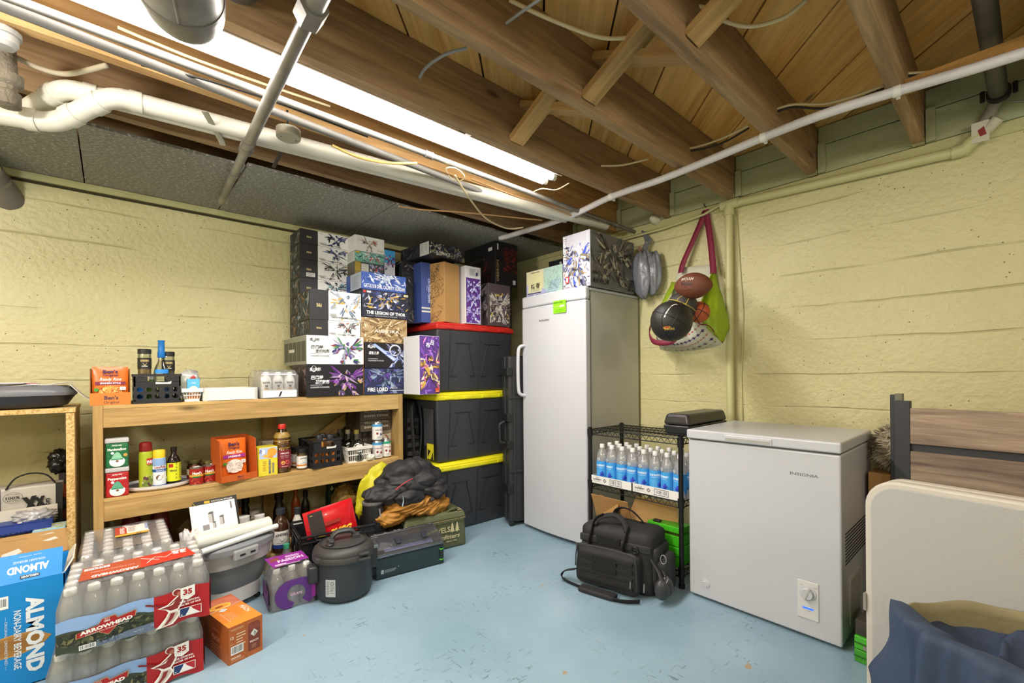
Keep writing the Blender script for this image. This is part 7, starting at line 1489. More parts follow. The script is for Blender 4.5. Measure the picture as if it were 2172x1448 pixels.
MB().box(-.145, -.115, -.085, -.045, .205, .232).build('lid_lug', M_PC2, t, bevel=.006) 
MB().box(.045, .105, -.158, -.125, .205, .217).build('front_tab', M_PC2, t, bevel=.004); MB().box(.05, .10, -.150, -.12, .228, .240).build('lid_tab', M_PC2, ld, bevel=.004)
MB().box(-.178, -.128, -.07, .0, .105, .19).build('side_handle', mat('#2f3133', .45), t, bevel=.012, seg=3); MB().box(.128, .172, -.02, .05, .10, .205).build('side_handle', mat('#2f3133', .45), t, bevel=.010, seg=3); MB().box(.13, .174, -.022, .052, .205, .222).build('steel_latch', mat('#8f9294', .3, .8), t, bevel=.002)
pr = Print(Cyl((0, 0, 0), .1432, .045, -PI / 2 - .62)); pr.rect(-.025, 0, .05, .085, '#b9bdc0'); pr.ell(.010, .066, .009, .009, '#55585c', 16); pr.ell(.010, .066, .006, .006, '#b9bdc0', 12); pr.lines(-.020, .072, .018, 9, .0075, .003, '#7a7e82'); pr.lines(.0, .048, .022, 5, .0075, .003, '#7a7e82', 2); pr.build('rating_label', t)
# ---- vacuum sealer
t = thing('vacuum_sealer', 'dark teal vacuum sealer with clear slanted lid on the floor', 'kitchen appliance', (1.083, 2.352, 0), -.135)
w_, d_ = .412, .165; M_VS = mat('#25343a', .32)
prf = [(0, .004), (d_, .004), (d_, .172), (d_ - .03, .178), (0, .115)]
PM = Matrix(((0, 0, 1, 0), (1, 0, 0, 0), (0, 1, 0, 0), (0, 0, 0, 1)))
MB().prism(prf, 0, w_, PM).build('body', M_VS, t, bevel=.006, seg=3)
MB().prism([(.010, .119), (d_ - .034, .179), (d_ - .034, .186), (.010, .126)], .012, w_ - .012, PM).build('seal_channel', mat('#20242e', .35), t)
MB().prism([(.028, .128), (.05, .138), (.05, .150), (.028, .140)], .06, w_ - .06, PM).build('seal_bar', mat('#8a8fb0', .3, .3), t, bevel=.002)
MB().prism([(.062, .143), (.078, .150), (.078, .158), (.062, .151)], .06, w_ - .06, PM).build('seal_bar', mat('#4a4e70', .3, .2), t, bevel=.002)
MB().prism([(-.004, .118), (d_ - .032, .183), (d_ - .036, .204), (.012, .158), (-.006, .140)], .002, w_ - .002, PM).build('clear_lid', clear('lid_plastic', '#d8dae6', .14, .05, haze=.04), t, bevel=.008, seg=3)
MB().prism([(d_ - .036, .186), (d_ - .004, .190), (d_ - .004, .205), (d_ - .036, .207)], .01, w_ - .01, PM).build('control_strip', mat('#33343a', .3), t, bevel=.006, seg=3)
pr = Print(Face((.01, d_ - .036, .2075), (1, 0, 0), (0, 1, 0), (0, 0, 1)))
for k, x in enumerate((.03, .09, .15, .175, .21, .28, .37)): pr.ell(x, .016, .008 if k in (2, 3, 6) else .004, .008 if k in (2, 3, 6) else .004, '#c8ccd4', 14); pr.h -= .0001; 
pr.h += .0002
for x in (.15, .175, .37): pr.ell(x, .016, .006, .006, '#33343a', 14)
pr.build('button_print', t)
for x in (.13, .29): MB().prism([(.03, .168), (.07, .188), (.07, .195), (.03, .176)], x, x + .03, PM).build('lid_clip', mat('#2a2c36', .4), t, bevel=.002)
MB().tube([(w_ - .02, -.004, .028), (w_ - .02, -.004, .098)], .011, 14).build('side_knob', mat('#1c2426', .35), t, smooth='auto')
for z in (.03, .092): MB().tube([(w_ - .02, -.004, z), (w_ - .02, -.004, z + .006)], .0125, 14).build('green_ring', mat('#5ac83c', .4), t, smooth='auto')
pr = Print(front()); pr.rect(.030, .030, .014, .022, '#b9c0c4'); pr.lines(.05, .046, .07, 3, .006, .0022, '#a8b0b4'); pr.poly([(.125, .052), (.132, .056), (.130, .048)], '#b9c0c4'); pr.build('logo_print', t)
# ---- black cylinder bottle bag
t = thing('cylinder_bag', 'upright black cylindrical zip bag leaning behind the vacuum sealer', 'bag', (1.200, 2.60, 0), 0, rot=(0, -.06, .3))
MB().lathe([(.066, 0), (.070, .008), (.072, .10), (.064, .33), (.060, .365)], seg=32, caps=True).build('tube', mat('#1d1c1e', .45, bump=.1, bscale=120), t, smooth='auto')
MB().lathe([(.0605, .362), (.064, .368), (.0635, .380), (.058, .382)], seg=32).build('zip_rim', mat('#8a8785', .4, .3), t, smooth='auto')
MB().lathe([(.060, .376), (.05, .384), (.02, .388), (0, .389)], seg=32).build('lid', mat('#2a292b', .6, bump=.2), t, smooth='auto')
MB().lathe([(.0715, .052), (.0735, .054), (.0735, .062), (.0715, .064)], seg=32).build('tan_piping', mat('#b08a4c', .6), t, smooth='auto')
MB().tube([(-.01, -.065, .34), (-.01, -.068, .31), (-.008, -.070, .29)], .004, 8).build('zip_pull', mat('#c8c8ca', .3, .7), t)
MB().tube(spline([(.06, -.02, .3), (.08, -.03, .2), (.09, -.03, .1), (.10, -.03, .0)], 5), .012, 8, flat=.3).build('strap', mat('#1a1a1b', .7), t, smooth=True)
# ---- olive cooler bag
t = thing('cooler_bag', 'olive green soft cooler bag with tree emblem under the jackets', 'cooler bag', (1.34, 2.505, 0), -.14); w_, d_, h = .43, .22, .235
M_OL = mat('#565b3e', .65, bump=.15, bscale=120)
b = MB(); b.frus((.0, w_, 0, d_), (.006, w_ - .006, .006, d_ - .006), 0, .185); b.build('body', M_OL, t, bevel=.018, seg=4)
b = MB(); b.frus((-.002, w_ + .002, -.002, d_), (.012, w_ - .012, .012, d_ - .012), .185, h); b.build('lid', mat('#5c6142', .65, bump=.15, bscale=120), t, bevel=.016, seg=4)
MB().tube([(.01, -.004, .187), (w_ - .01, -.004, .187)], .004, 8).build('zip', mat('#7a6f4c', .6), t)
MB().tube([(w_ * .62, .03, h + .002), (w_ * .62, .17, h + .003)], .007, 8, flat=.5).build('piping', mat('#8a7a50', .6), t)
MB().tube(spline([(w_ * .70, .03, h - .002), (w_ * .80, .02, h + .018), (w_ * .92, .03, h)], 5), .014, 8, flat=.3).build('handle', M_OL, t, smooth=True); MB().box(w_ * .86, w_ * .93, .01, .05, h + .001, h + .006).build('leather_patch', mat('#b09a70', .6), t, bevel=.002)
MB().tube(spline([(.01, -.01, .20), (.0, -.03, .16), (.01, -.03, .08), (.05, -.02, .02)], 5), .006, 8).build('side_zip', mat('#b59c6a', .6), t, smooth=True)
pr = Print(Face((0, -.0015, 0), (1, 0, 0), (0, .02, 1), (0, -1, 0))); pr.h = .003; pr.text('EVELS', w_ - .235, .112, .046, '#c8bf94', width=.115, bold=.02); pr.text('Outfitters', w_ - .245, .066, .038, '#c8bf94', width=.19, shear=.3, bold=.02); pr.text('SINCE 1902', w_ - .15, .045, .014, '#c8bf94', width=.075, bold=.02)
for x in (w_ - .105, w_ - .07):
    for k in range(4): pr.poly([(x - .018 + k * .0035, .108 + k * .013), (x + .018 - k * .0035, .108 + k * .013), (x, .132 + k * .013)], '#c8bf94')
    pr.rect(x - .002, .10, .004, .01, '#c8bf94')
pr.build('front_print', t)
# ---- heaped jackets and yellow cloth
def cloth(mb, c, sx, sy, sz, seed, folds=1.0, quilt=0, sub=5, rot=0.0, fx=1.0):
    s_ = Vector((seed * 3.7, seed, 0)); ca, sa = math.cos(rot + seed), math.sin(rot + seed)
    def fn(p):
        n = noise.noise(p * 1.3 + s_) * .30 + noise.noise(p * 2.4 + s_) * .10
        wv = noise.noise(p * 1.1 + s_ * 2) * 2.2; u = (p.x * ca + p.y * sa) * 1.2 * fx + p.z * .8
        if quilt:
            g = abs(math.sin((u * quilt + wv * .9) * PI * .5)); k = 1 + n + .10 * g ** .55 - .08
            g2 = noise.noise(p * 7 + s_); return k + .018 * g2
        f1 = math.sin(u * 7 + wv * 3.2); f2 = math.sin((p.y * ca - p.x * sa) * 9 + wv * 4 + p.z * 5)
        msk = .5 + .5 * noise.noise(p * 2 + s_ * .5)
        return 1 + n + folds * (.045 * (1 - abs(f1)) ** 1.5 * 1.4 + .03 * f2 * msk - .02)
    return mb.ico(c, 1, sub, (sx, sy, sz), fn)
M_JK = mat('#252427', .62, bump=.12, bscale=90); M_OC = mat('#a87428', .6, bump=.15, bscale=60)
t = thing('ochre_jacket', 'crumpled ochre yellow jacket lying over the olive cooler bag', 'jacket', (1.42, 2.60, .235))
cloth(MB(), (.03, .02, .065), .22, .15, .075, 3, 1.5, fx=1.4, sub=6).build('jacket_body', M_OC, t, smooth=True)
cloth(MB(), (.14, -.04, .045), .115, .085, .070, 8, 1.4, sub=5).build('sleeve', M_OC, t, smooth=True)
cloth(MB(), (-.15, -.03, .02), .13, .075, .055, 5, 1.4, sub=5, fx=1.6).build('sleeve', M_OC, t, smooth=True)
MB().tube([(.09, -.12, .105), (.11, -.125, .110)], .012, 8).build('dark_toggle', mat('#3a2c2c', .5), t)
t = thing('black_puffer_jacket', 'black quilted puffer jacket heaped on top of the ochre jacket', 'jacket', (1.42, 2.62, .36))
cloth(MB(), (.04, .02, .10), .215, .15, .125, 12, .7, quilt=2.6, sub=6, rot=.5).build('jacket_body', M_JK, t, smooth=True)
cloth(MB(), (-.16, -.03, .045), .14, .085, .065, 15, .6, quilt=2.6, sub=5).build('sleeve', M_JK, t, smooth=True)
cloth(MB(), (-.03, -.10, .015), .10, .06, .055, 18, .6, quilt=2.2, sub=5).build('hood', M_JK, t, smooth=True)
cloth(MB(), (.15, -.06, .03), .12, .09, .06, 19, .6, quilt=2.2, sub=5).build('hem', M_JK, t, smooth=True)
MB().tube(spline([(-.14, -.12, .08), (-.11, -.135, .105), (-.07, -.14, .125), (-.03, -.135, .135)], 5), .0035, 6).build('red_piping', mat('#b83a44', .5), t, smooth=True)
MB().tube([(-.10, -.14, .04), (-.10, -.145, .01), (-.11, -.15, -.02)], .004, 6).build('zip_pull', mat('#9fb0bc', .3, .6), t)
t = thing('yellow_rain_cloth', 'bright yellow crinkled cloth stuffed behind the black puffer jacket', 'cloth', (1.22, 2.80, .20))
cloth(MB(), (.10, .0, .14), .15, .06, .19, 23, 1.6, sub=5).build('cloth', mat('#c8c01c', .5, bump=.2, bscale=50), t, smooth=True)
t = thing('net_bag', 'brown net bag of yellow produce standing by the wall behind the jackets', 'bag', (1.12, 3.02, .1005)); cloth(MB(), (.05, .0, .15), .09, .07, .15, 26, 1.2, sub=5).build('net', mat('#8a6a28', .7, bump=.6, bscale=60, var=.4), t, smooth=True)
# ================================================================ right-hand things
# ---- black range bag
t = thing('black_duffel_bag', 'black canvas gear bag with front pocket standing before the wire rack', 'bag', (1.925, 1.60, 0), -1.36)
BW, BD, BH = .40, .235, .315; M_B1 = mat('#232325', .72, bump=.2, bscale=220); M_B2 = mat('#2b2b2d', .7, bump=.25, bscale=260); M_WEB = mat('#1b1b1d', .75, bump=.3, bscale=200)
def soft(x0, x1, y0, y1, z0, z1, name, m, parent, bev=.03, amp=.008, seed=0, taper=.0):
    bm = bmesh.new(); n = 10
    mb = MB()
    cx_, cy_, cz_ = (x0 + x1) / 2, (y0 + y1) / 2, (z0 + z1) / 2; hx, hy, hz = (x1 - x0) / 2, (y1 - y0) / 2, (z1 - z0) / 2
    r_ = min(bev, hx * .9, hy * .9, hz * .9)
    bmesh.ops.create_cube(bm, size=2); bmesh.ops.subdivide_edges(bm, edges=bm.edges[:], cuts=n, use_grid_fill=True)
    vs = []
    for q_ in bm.verts:
        p = Vector((q_.co.x * hx, q_.co.y * hy, q_.co.z * hz))
        c_ = Vector((max(-hx + r_, min(hx - r_, p.x)), max(-hy + r_, min(hy - r_, p.y)), max(-hz + r_, min(hz - r_, p.z)))); d = p - c_
        if d.length > 1e-9: p = c_ + d.normalized() * r_
        tt = 1 - taper * (p.z / hz + 1) / 2; p.x *= tt; p.y *= tt
        nn = noise.noise(Vector((p.x * 14 + seed, p.y * 14, p.z * 14))) * amp + noise.noise(Vector((p.x * 40, p.y * 40 + seed, p.z * 40))) * amp * .3
        p += (p.normalized() if p.length else p) * nn
        vs.append((p.x + cx_, p.y + cy_, max(p.z + cz_, z0)))
    fs = [tuple(v.index for v in f.verts) for f in bm.faces]; bm.free()
    return mb.add(vs, fs).build(name, m, parent, smooth=True)
soft(0, BW, 0, BD, .0, BH - .05, 'main_body', M_B1, t, .035, .010, 1)
soft(-.004, BW + .006, .0, BD + .004, BH - .095, BH, 'top_lid', M_B1, t, .035, .009, 2, taper=.05)
fp = soft(-.005, BW - .055, -.055, .03, .01, .215, 'front_pocket', M_B2, t, .03, .008, 3)
soft(BW - .02, BW + .065, .03, BD - .04, .01, .20, 'side_pocket', M_B2, t, .03, .010, 4)
soft(BW - .04, BW + .02, .02, BD - .02, .05, .25, 'end_panel', M_B2, t, .02, .006, 6)
pts = spline([(.0, -.058, .10), (.01, -.060, .20), (.03, -.052, .222), (BW - .10, -.052, .222), (BW - .065, -.058, .19), (BW - .058, -.058, .05)], 6)
MB().tube(pts, .0035, 6).build('pocket_zip', mat('#3a3a3c', .5), fp)
MB().box(.10, .235, -.066, -.056, .105, .185).build('velcro_patch', mat('#18181a', .9, bump=.5, bscale=300), fp, bevel=.002)
for z in (.045, .085, .125, .165): MB().box(.02, BW - .08, -.064, -.056, z, z + .022).build('webbing_row', M_WEB, fp, bevel=.002)
for x in (.065, .255):
    P_ = [(x, -.012, .13 if x > .2 else .15), (x, -.014, .24), (x + .004, -.012, BH - .05), (x + .01, .03, BH + .02)]
    if x < .2: P_ += [(x + .05, .06, BH + .05)]
    MB().tube(spline(P_, 6), .022, 8, flat=.18).build('carry_strap', M_WEB, t, smooth=True)
MB().tube(spline([(.075, .02, BH + .0), (.10, .05, BH + .035), (.17, .08, BH + .05), (.23, .06, BH + .03), (.265, .02, BH - .01)], 6), .018, 10, flat=.45).build('grab_handle', M_WEB, t, smooth=True)
MB().tube(spline([(.11, .20, BH - .01), (.14, .18, BH + .05), (.19, .17, BH + .07), (.24, .18, BH + .05), (.30, .19, BH - .01)], 6), .018, 10, flat=.25).build('grab_handle', M_WEB, t, smooth=True)
soft(.0, BW * .98, -.006, .01, .222, .262, 'zip_flap', M_B2, t, .006, .003, 9)
MB().box(.10, .235, -.012, .0, .235, .270).build('velcro_strip', mat('#161618', .9, bump=.5, bscale=300), t, bevel=.002)
mb = MB(); ring = [(.315 + .018 * math.cos(a * PI / 6), -.012, .235 + .016 * math.sin(a * PI / 6)) for a in range(13)]; mb.tube(ring, .004, 8); mb.build('d_ring', mat('#17171a', .35), t, smooth=True)
MB().tube(spline([(.0, -.06, .08), (-.07, -.05, .05), (-.085, -.06, .018), (-.03, -.08, .008), (.10, -.10, .006), (.22, -.12, .006), (.30, -.11, .010), (.36, -.07, .012)], 8), .021, 8, flat=.16).build('shoulder_strap', M_WEB, t, smooth=True)
soft(.05, .25, -.135, -.075, .002, .026, 'shoulder_pad', M_B1, t, .01, .004, 12)
for s_, x in enumerate((BW - .09, BW - .02)): MB().tube([(x, -.06, .10), (x, -.066, .06)], .004, 6).build('zip_pull', mat('#8a8a8c', .4, .5), t)
# carabiner and earmuffs
cb = MB(); cb.tube([(BW + .045 + .014 * math.cos(a * PI / 6), .03, .205 + .022 * math.sin(a * PI / 6)) for a in range(13)], .003, 6); cb.build('carabiner', mat('#b8b8ba', .3, .8), t)
t = thing('ear_defenders', 'grey ear defenders clipped to the side of the black gear bag', 'ear defenders', (2.015, 1.165, .0), -.9)
for dx, dz, s_ in ((0, 0, 1), (.012, .06, -1)):
    MB().ico((dx * 2.2, -.02 + dx * 3.5, .075), 1, 3, (.036, .024, .050)).build('ear_cup', mat('#3a3a3e', .35), t, smooth=True)
    MB().ico((dx * 2.2, -.002 + dx * 1.5, .075), 1, 3, (.033, .014, .046)).build('cushion', mat('#1c1c1e', .6), t, smooth=True)
MB().tube(spline([(.0, -.02, .12), (-.01, .01, .15), (-.03, .03, .18), (-.045, .045, .21), (-.03, .055, .22), (.0, .05, .18), (.026, .02, .12)], 6), .009, 8, flat=.4).build('head_band', mat('#2c2c30', .5), t, smooth=True)
MB().tube([(.02, -.03, .115), (.03, -.02, .13), (.03, .0, .135)], .002, 6).build('wire_arm', mat('#b8b8ba', .3, .8), t)
# ---- hanging grey plastic bag on the wall
t = thing('grey_plastic_bag', 'knotted grey plastic carrier bag hanging on the right wall', 'bag', onx(1364, 565, 2.84))
def bagfn(seed, sx, sz):
    def fn(p):
        a = math.atan2(p.y, p.x); up = max(0, p.z + .2)
        return (1 + (.02 + .07 * up) * math.sin(a * 8 + seed + p.z * 1.5) + noise.noise(p * 1.8 + Vector((seed, 0, 0))) * .16) * (1 - .42 * max(0, p.z) ** 1.3)
    return fn
M_PB = mat('#6f7078', .32, bump=.35, bscale=50, coat=.1)
mb = MB(); mb.ico((0, .0, -.02), 1, 5, (.055, .078, .21), bagfn(1, 1, 1)); mb.build('bag', M_PB, t, smooth=True)
mb = MB(); mb.ico((.02, -.070, -.02), 1, 5, (.045, .062, .18), bagfn(3, 1, 1)); mb.build('second_bag', M_PB, t, smooth=True)
MB().ico((.01, .0, .075), 1, 4, (.028, .030, .035), bagfn(2, 1, 1)).build('knot', M_PB, t, smooth=True)
hk = onx(1361, 487, XW - .006) - t.location
for dy in (-.012, 0, .012): MB().tube(spline([(.01, dy * .5, .09), (.03, dy * 1.4, .15), (.05, dy * 1.6 - .012, .19), (hk.x, hk.y, hk.z)], 5), .007, 8, flat=.5).build('bag_handle', M_PB, t, smooth=True)
for k in range(6): MB().tube([(0, -.010 + k * .006, .08), (-.002, .012 + k * .005, .135 + .008 * (k % 3))], .003, 6).build('brown_stalk', mat('#7a5244', .7), t)
# ---- hanging tote bag with balls
HK = onx(1497, 446, XW - .03)
t = thing('hanging_tote_bag', 'green and patterned tote bag hanging by maroon straps on the right wall', 'bag', HK)
M_MAR = mat('#7e1d38', .6, bump=.2, bscale=200); M_LIME = mat('#9ab51e', .45, bump=.15, bscale=60)
o = HK
def W(u, v, x): return onx(u, v, x) - o
xb, xf = 2.905, 2.64     # back of the bag against the wall, front rim
def sheet(corners, nu=14, nv=14, bulge=(0, 0, 0), crumple=.006, seed=0):
    a, b_, c_, d_ = corners; B_ = Vector(bulge)
    def f(u, v):
        p = a.lerp(b_, u).lerp(d_.lerp(c_, u), v) + B_ * (4 * u * (1 - u)) ** .8 * (4 * v * (1 - v)) ** .5
        return p + Vector((1, 0, 0)) * noise.noise(Vector((u * 5 + seed, v * 5, 0))) * crumple
    return MB().grid(f, nu, nv)
# back panel (behind the balls), right green gusset, patterned belly, left green gusset
rTL, rTR = W(1440, 568, xb - .01), W(1512, 560, xb - .01)
sheet((rTL, rTR, W(1530, 700, xb - .01), W(1400, 720, xb - .02)), bulge=(0, 0, 0)).build('back_panel', mat('#c9c7b4', .6), t, smooth=True, solid=.003)
gs = sheet((W(1514, 570, xb - .03), W(1550, 690, xb - .02), W(1533, 727, xb - .10), W(1478, 674, 2.66)), bulge=(-.03, -.02, 0), crumple=.02, seed=3); gs.build('green_side_panel', M_LIME, t, smooth=True, solid=.003)
sheet((W(1514, 570, xb - .03), W(1478, 674, 2.66), W(1500, 600, 2.75), W(1511, 575, xb - .05)), bulge=(0, 0, 0), seed=3).build('green_fold', M_LIME, t, smooth=True, solid=.003)
sheet((W(1425, 597, xb - .02), W(1437, 600, xb - .06), W(1396, 665, 2.70), W(1388, 685, xb - .1)), bulge=(-.01, .01, 0), seed=5).build('green_side_panel', M_LIME, t, smooth=True, solid=.003)
def belly(u, v):
    L_, R_ = W(1388, 690, 2.70), W(1478, 674, 2.66); L2, R2 = W(1400, 740, 2.86), W(1533, 727, xb - .10)
    top_ = L_.lerp(R_, u); bot_ = L2.lerp(R2, u); dn_ = Vector((0, 0, -1)) * (.075 * (4 * u * (1 - u)) ** .6) * math.sin(PI * (.25 + .62 * v)) + Vector((-.05, 0, 0)) * math.sin(PI * min(1, v * 1.1)) * (4 * u * (1 - u)) ** .5
    return top_.lerp(bot_, v) + dn_
bl_ = MB().grid(belly, 24, 20).build('patterned_belly', mat('#cdccbb', .6, bump=.1, bscale=80), t, smooth=True, solid=.003)
class Srf:
    curved = False
    def __init__(s, fn, eps=.02): s.fn = fn
    def __call__(s, x, y, h):
        e = .01; x = min(max(x, 0.01), .985); y = min(max(y, 0.01), .985); p = s.fn(x, y); a = s.fn(x + e, y) - p; b_ = s.fn(x, y + e) - p; n = a.cross(b_).normalized()
        if n.x > 0: n = -n
        return p + n * (h * 2 + .0028)
pr = Print(Srf(belly)); pr.h = .0006
for ring_, c1, sz, n_ in ((.22, '#b8482c', .035, 16), (.40, '#4a2060', .055, 13), (.56, '#b8642c', .030, 20), (.74, '#4a2060', .05, 10), (.86, '#7a9a3c', .03, 14)):
    for k in range(n_):
        u = .06 + .90 * k / (n_ - 1); v = ring_ + .10 * (4 * (u - .5) ** 2) * -1 + .03
        pts_ = []
        for q_ in range(8): a = q_ * PI / 4; r2 = sz * (1 if q_ % 2 == 0 else .38); pts_.append((u + r2 * math.cos(a) * .8, v + r2 * math.sin(a)))
        pr.poly(pts_, c1)
pr.build('printed_pattern', bl_)
def ribbon(pts, wd, m, name, parent, side=Vector((0, 1, 0))):
    mb = MB(); P_ = spline(pts, 8); vs = []; fs = []
    for i, p in enumerate(P_):
        vs += [p - side * wd / 2, p + side * wd / 2]
        if i: fs.append((2 * i - 2, 2 * i - 1, 2 * i + 1, 2 * i))
    return mb.add(vs, fs).build(name, m, parent, smooth=True, solid=.003)
ribbon([Vector((.0, .0, .004)), W(1487, 470, xb), W(1470, 510, xb - .02), W(1450, 555, xb - .04), W(1444, 578, xb - .05)], .040, M_MAR, 'maroon_strap', t)
ribbon([Vector((.0, .0, .004)), W(1501, 470, xb), W(1507, 510, xb - .02), W(1512, 560, xb - .04), W(1513, 580, xb - .06)], .040, M_MAR, 'maroon_strap', t)
ribbon([W(1380, 693, 2.69), W(1377, 706, 2.65), W(1384, 722, 2.62), W(1400, 727, 2.60), W(1425, 724, 2.61), W(1445, 708, 2.63), W(1452, 702, 2.66)], .035, M_MAR, 'maroon_strap', t, Vector((0, 0, 1)))
MB().tube(spline([W(1514, 570, xb - .03), W(1478, 674, 2.655), W(1505, 692, 2.72), W(1533, 727, xb - .10)], 8), .003, 6).build('maroon_piping', M_MAR, t, smooth=True)
def rugby(label, c, m, rx, rz_, rot):
    tt = thing('american_football', label, 'ball', c, 0, rot=rot)
    def fn(p): return 1 - .10 * abs(p.x) ** 3
    vs = MB(); n = 32
    prof = [(.085 * max(0, (1 - (k / 16) ** 2)) ** .72, .143 * (k / 16)) for k in range(-16, 17)]
    vs.lathe([(r_, z) for r_, z in prof], Matrix.Rotation(PI / 2, 4, 'Y'), 32, caps=False); vs.build('ball', m, tt, smooth=True)
    return tt, prof
fc = ond(1470, 606, ray(1470, 606).dot(_F) * 2.52)
fbl, prof = rugby('brown leather football with white laces in the hanging tote bag', fc, mat('#6e3a24', .5, bump=.5, bscale=260), 0, 0, (0, .10, -1.62))
fbl.scale = (.80, .86, .86)
# laces face the room
def fb(x, y, h):  # x along the ball, y across, on the side facing the room
    k = min(abs(x) / .143, .99); R_ = .085 * (1 - k * k) ** .72 + h * 2 + .001; a = y / max(R_, .02); return Vector((x, -R_ * math.cos(a), R_ * math.sin(a)))
class FB:
    curved = False
    def __call__(s, x, y, h): return fb(x, y, h)
pr = Print(FB()); pr.h = .001
pr.rect(-.045, .034, .09, .005, '#e2dcc8')
for k in range(8): pr.rect(-.043 + k * .0115, .026, .004, .021, '#e2dcc8'); pr.h -= .0001
pr.h += .0003; pr.text('Wilson', 0, -.006, .030, '#2c1a14', 'c', bold=.02, width=.085, shear=.2); pr.text('NFL', 0, -.022, .010, '#2c1a14', 'c'); pr.text('OFFICIAL COMPOSITE', 0, -.04, .010, '#3c241a', 'c', width=.08); pr.build('laces_and_print', fbl)
def ball(label, c, R_, m, seam, hi=None):
    tt = thing('basketball', label, 'ball', c); MB().ico((0, 0, 0), R_, 4).build('ball', m, tt, smooth=True)
    for ax in range(3):
        ring_ = []
        for k in range(41):
            a = 2 * PI * k / 40; v = (math.cos(a), math.sin(a))
            p = [Vector((v[0], v[1], 0)), Vector((v[0], 0, v[1])), Vector((v[0] * .55, math.copysign(.0, 1), v[1]))][ax if ax < 2 else 1]
            if ax == 2: p = Vector((v[0] * .8, .62 * math.cos(2 * a) , v[1])).normalized()
            ring_.append(Matrix.Rotation(.7, 3, 'Z') @ Matrix.Rotation(.5, 3, 'X') @ p * R_ * .999)
        MB().tube(ring_, .0022, 6, caps=False).build('seam', seam, tt, smooth=True)
    return tt
M_BB = mat('#25221f', .45, bump=.3, bscale=250, var=.3)
c1_ = ond(1424, 681, ray(1424, 681).dot(_F) * 2.40)
b1 = ball('worn black basketball with a gold mark at the mouth of the tote bag', c1_, .108, M_BB, mat('#0f0e0e', .5))
vd = (_C - c1_).normalized(); rr3 = vd.cross(Vector((0, 0, 1))).normalized(); uu = rr3.cross(vd)
class SPH:
    curved = False
    def __call__(s, x, y, h):
        d_ = vd * math.cos(x) * math.cos(y) - rr3 * math.sin(x) * math.cos(y) + uu * math.sin(y); return d_ * (.108 + .0008 + h)
pr = Print(SPH()); pts_ = [(.25 - .75 * math.sin(k / 9 * 1.5), .95 - .95 * (k / 9) ** 1.3 * .9) for k in range(10)]
pr.stroke([(.45, .88), (.30, .92), (.10, .85), (-.10, .68), (-.25, .42), (-.32, .20)], .06, '#d8d4cc'); pr.text('SPALDING', -.35, -.42, .16, '#c8a03c', width=.5, bold=.03); pr.ell(-.2, -.30, .22, .08, '#c8842c', 7); pr.ell(-.2, -.28, .10, .04, '#b83a2c', 5); pr.build('ball_print', b1)
c2_ = ond(1447, 650, ray(1447, 650).dot(_F) * 2.60); ball('grey basketball with yellow lines behind the worn black one', c2_, .085, mat('#3c3a3a', .5, bump=.3, bscale=250), mat('#c8b03c', .5))
c3_ = ond(1482, 662, ray(1482, 662).dot(_F) * 2.60); ball('orange rubber ball tucked beside the green panel of the tote bag', c3_, .062, mat('#b5562c', .5, bump=.3, bscale=250), mat('#2a1c18', .5))
# ---- cardboard box and shaggy cushion behind the chest freezer
t = carton('black_storage_bin', 'dark storage bin on the floor beneath the brown box by the freezer', (2.63, .455, 0), RZ, .38, .28, .31, mat('#1d1d1f', .5))
t = carton('brown_box', 'plain brown cardboard box beneath the shaggy cushion', (2.625, .455, .312), RZ, .40, .285, .355, M_CARD)
MB().box(0, .40, .13, .16, .3555, .357).build('packing_tape', mat('#a88a5c', .3), t)
t = thing('shaggy_cushion', 'shaggy beige and grey fur cushion on the brown cardboard box', 'cushion', (2.765, .275, .668))
core = MB(); core.ico((0, 0, .10), 1, 4, (.12, .19, .115), lambda p: 1 + noise.noise(p * 2) * .15); core.build('cushion_body', mat('#94886f', .9), t, smooth=True)
fur = MB(); rr_ = random.Random(11)
for k in range(5200):
    z = rr_.uniform(-.7, 1); a = rr_.uniform(0, 2 * PI); s_ = math.sqrt(1 - z * z); n_ = Vector((s_ * math.cos(a), s_ * math.sin(a), z)); p = Vector((n_.x * .12, n_.y * .19, n_.z * .115 + .10)) * 1.0
    cl_ = noise.noise(n_ * 4); tdir = (n_ * .5 + Vector((noise.noise(n_ * 5 + Vector((7, 0, 0))), noise.noise(n_ * 5 + Vector((0, 9, 0))), -.35 + cl_ * .8)) * 1.1).normalized()
    L_ = rr_.uniform(.025, .05); wv = n_.cross(tdir).normalized() * .0022; m1 = p + tdir * L_ * .5 + n_ * .006; e_ = p + tdir * L_; fur.cur = k % 3
    fur.add([p - wv, p + wv, m1 + wv * .8, m1 - wv * .8, e_], [(0, 1, 2, 3), (3, 2, 4)])
o_ = fur.build('shaggy_fur', [mat('#b8ab92', .8), mat('#8d8068', .8), mat('#cfc5b0', .8)], t); o_['kind'] = 'stuff'
# ---- green trays on the floor by the freezer
for k, (lab, zz, hh, c) in enumerate([('green plastic tray on the floor beside the chest freezer, lowest', 0, .05, '#3f9a22'), ('green plastic case with grey label above the lowest green tray', .052, .05, '#4ab52a')]):
    t = thing('green_tray', lab, 'case', (2.17, .425, zz), RZ - .1); MB().box(0, .20, 0, .30, 0, hh).build('case', mat(c, .4), t, bevel=.004); MB().box(.0, .20, -.003, 0, hh * .45, hh * .55).build('lid_seam', mat('#2a6a16', .5), t)
    if k: MB().box(.03, .17, -.004, -.001, .006, .02).build('label_strip', mat('#8e8a86', .5), t)
t = carton('patterned_box', 'dark bark-patterned box on top of the green cases', (2.18, .423, .104), RZ - .1, .19, .28, .055, mat('#4c443c', .7, var=.6, bscale=120))
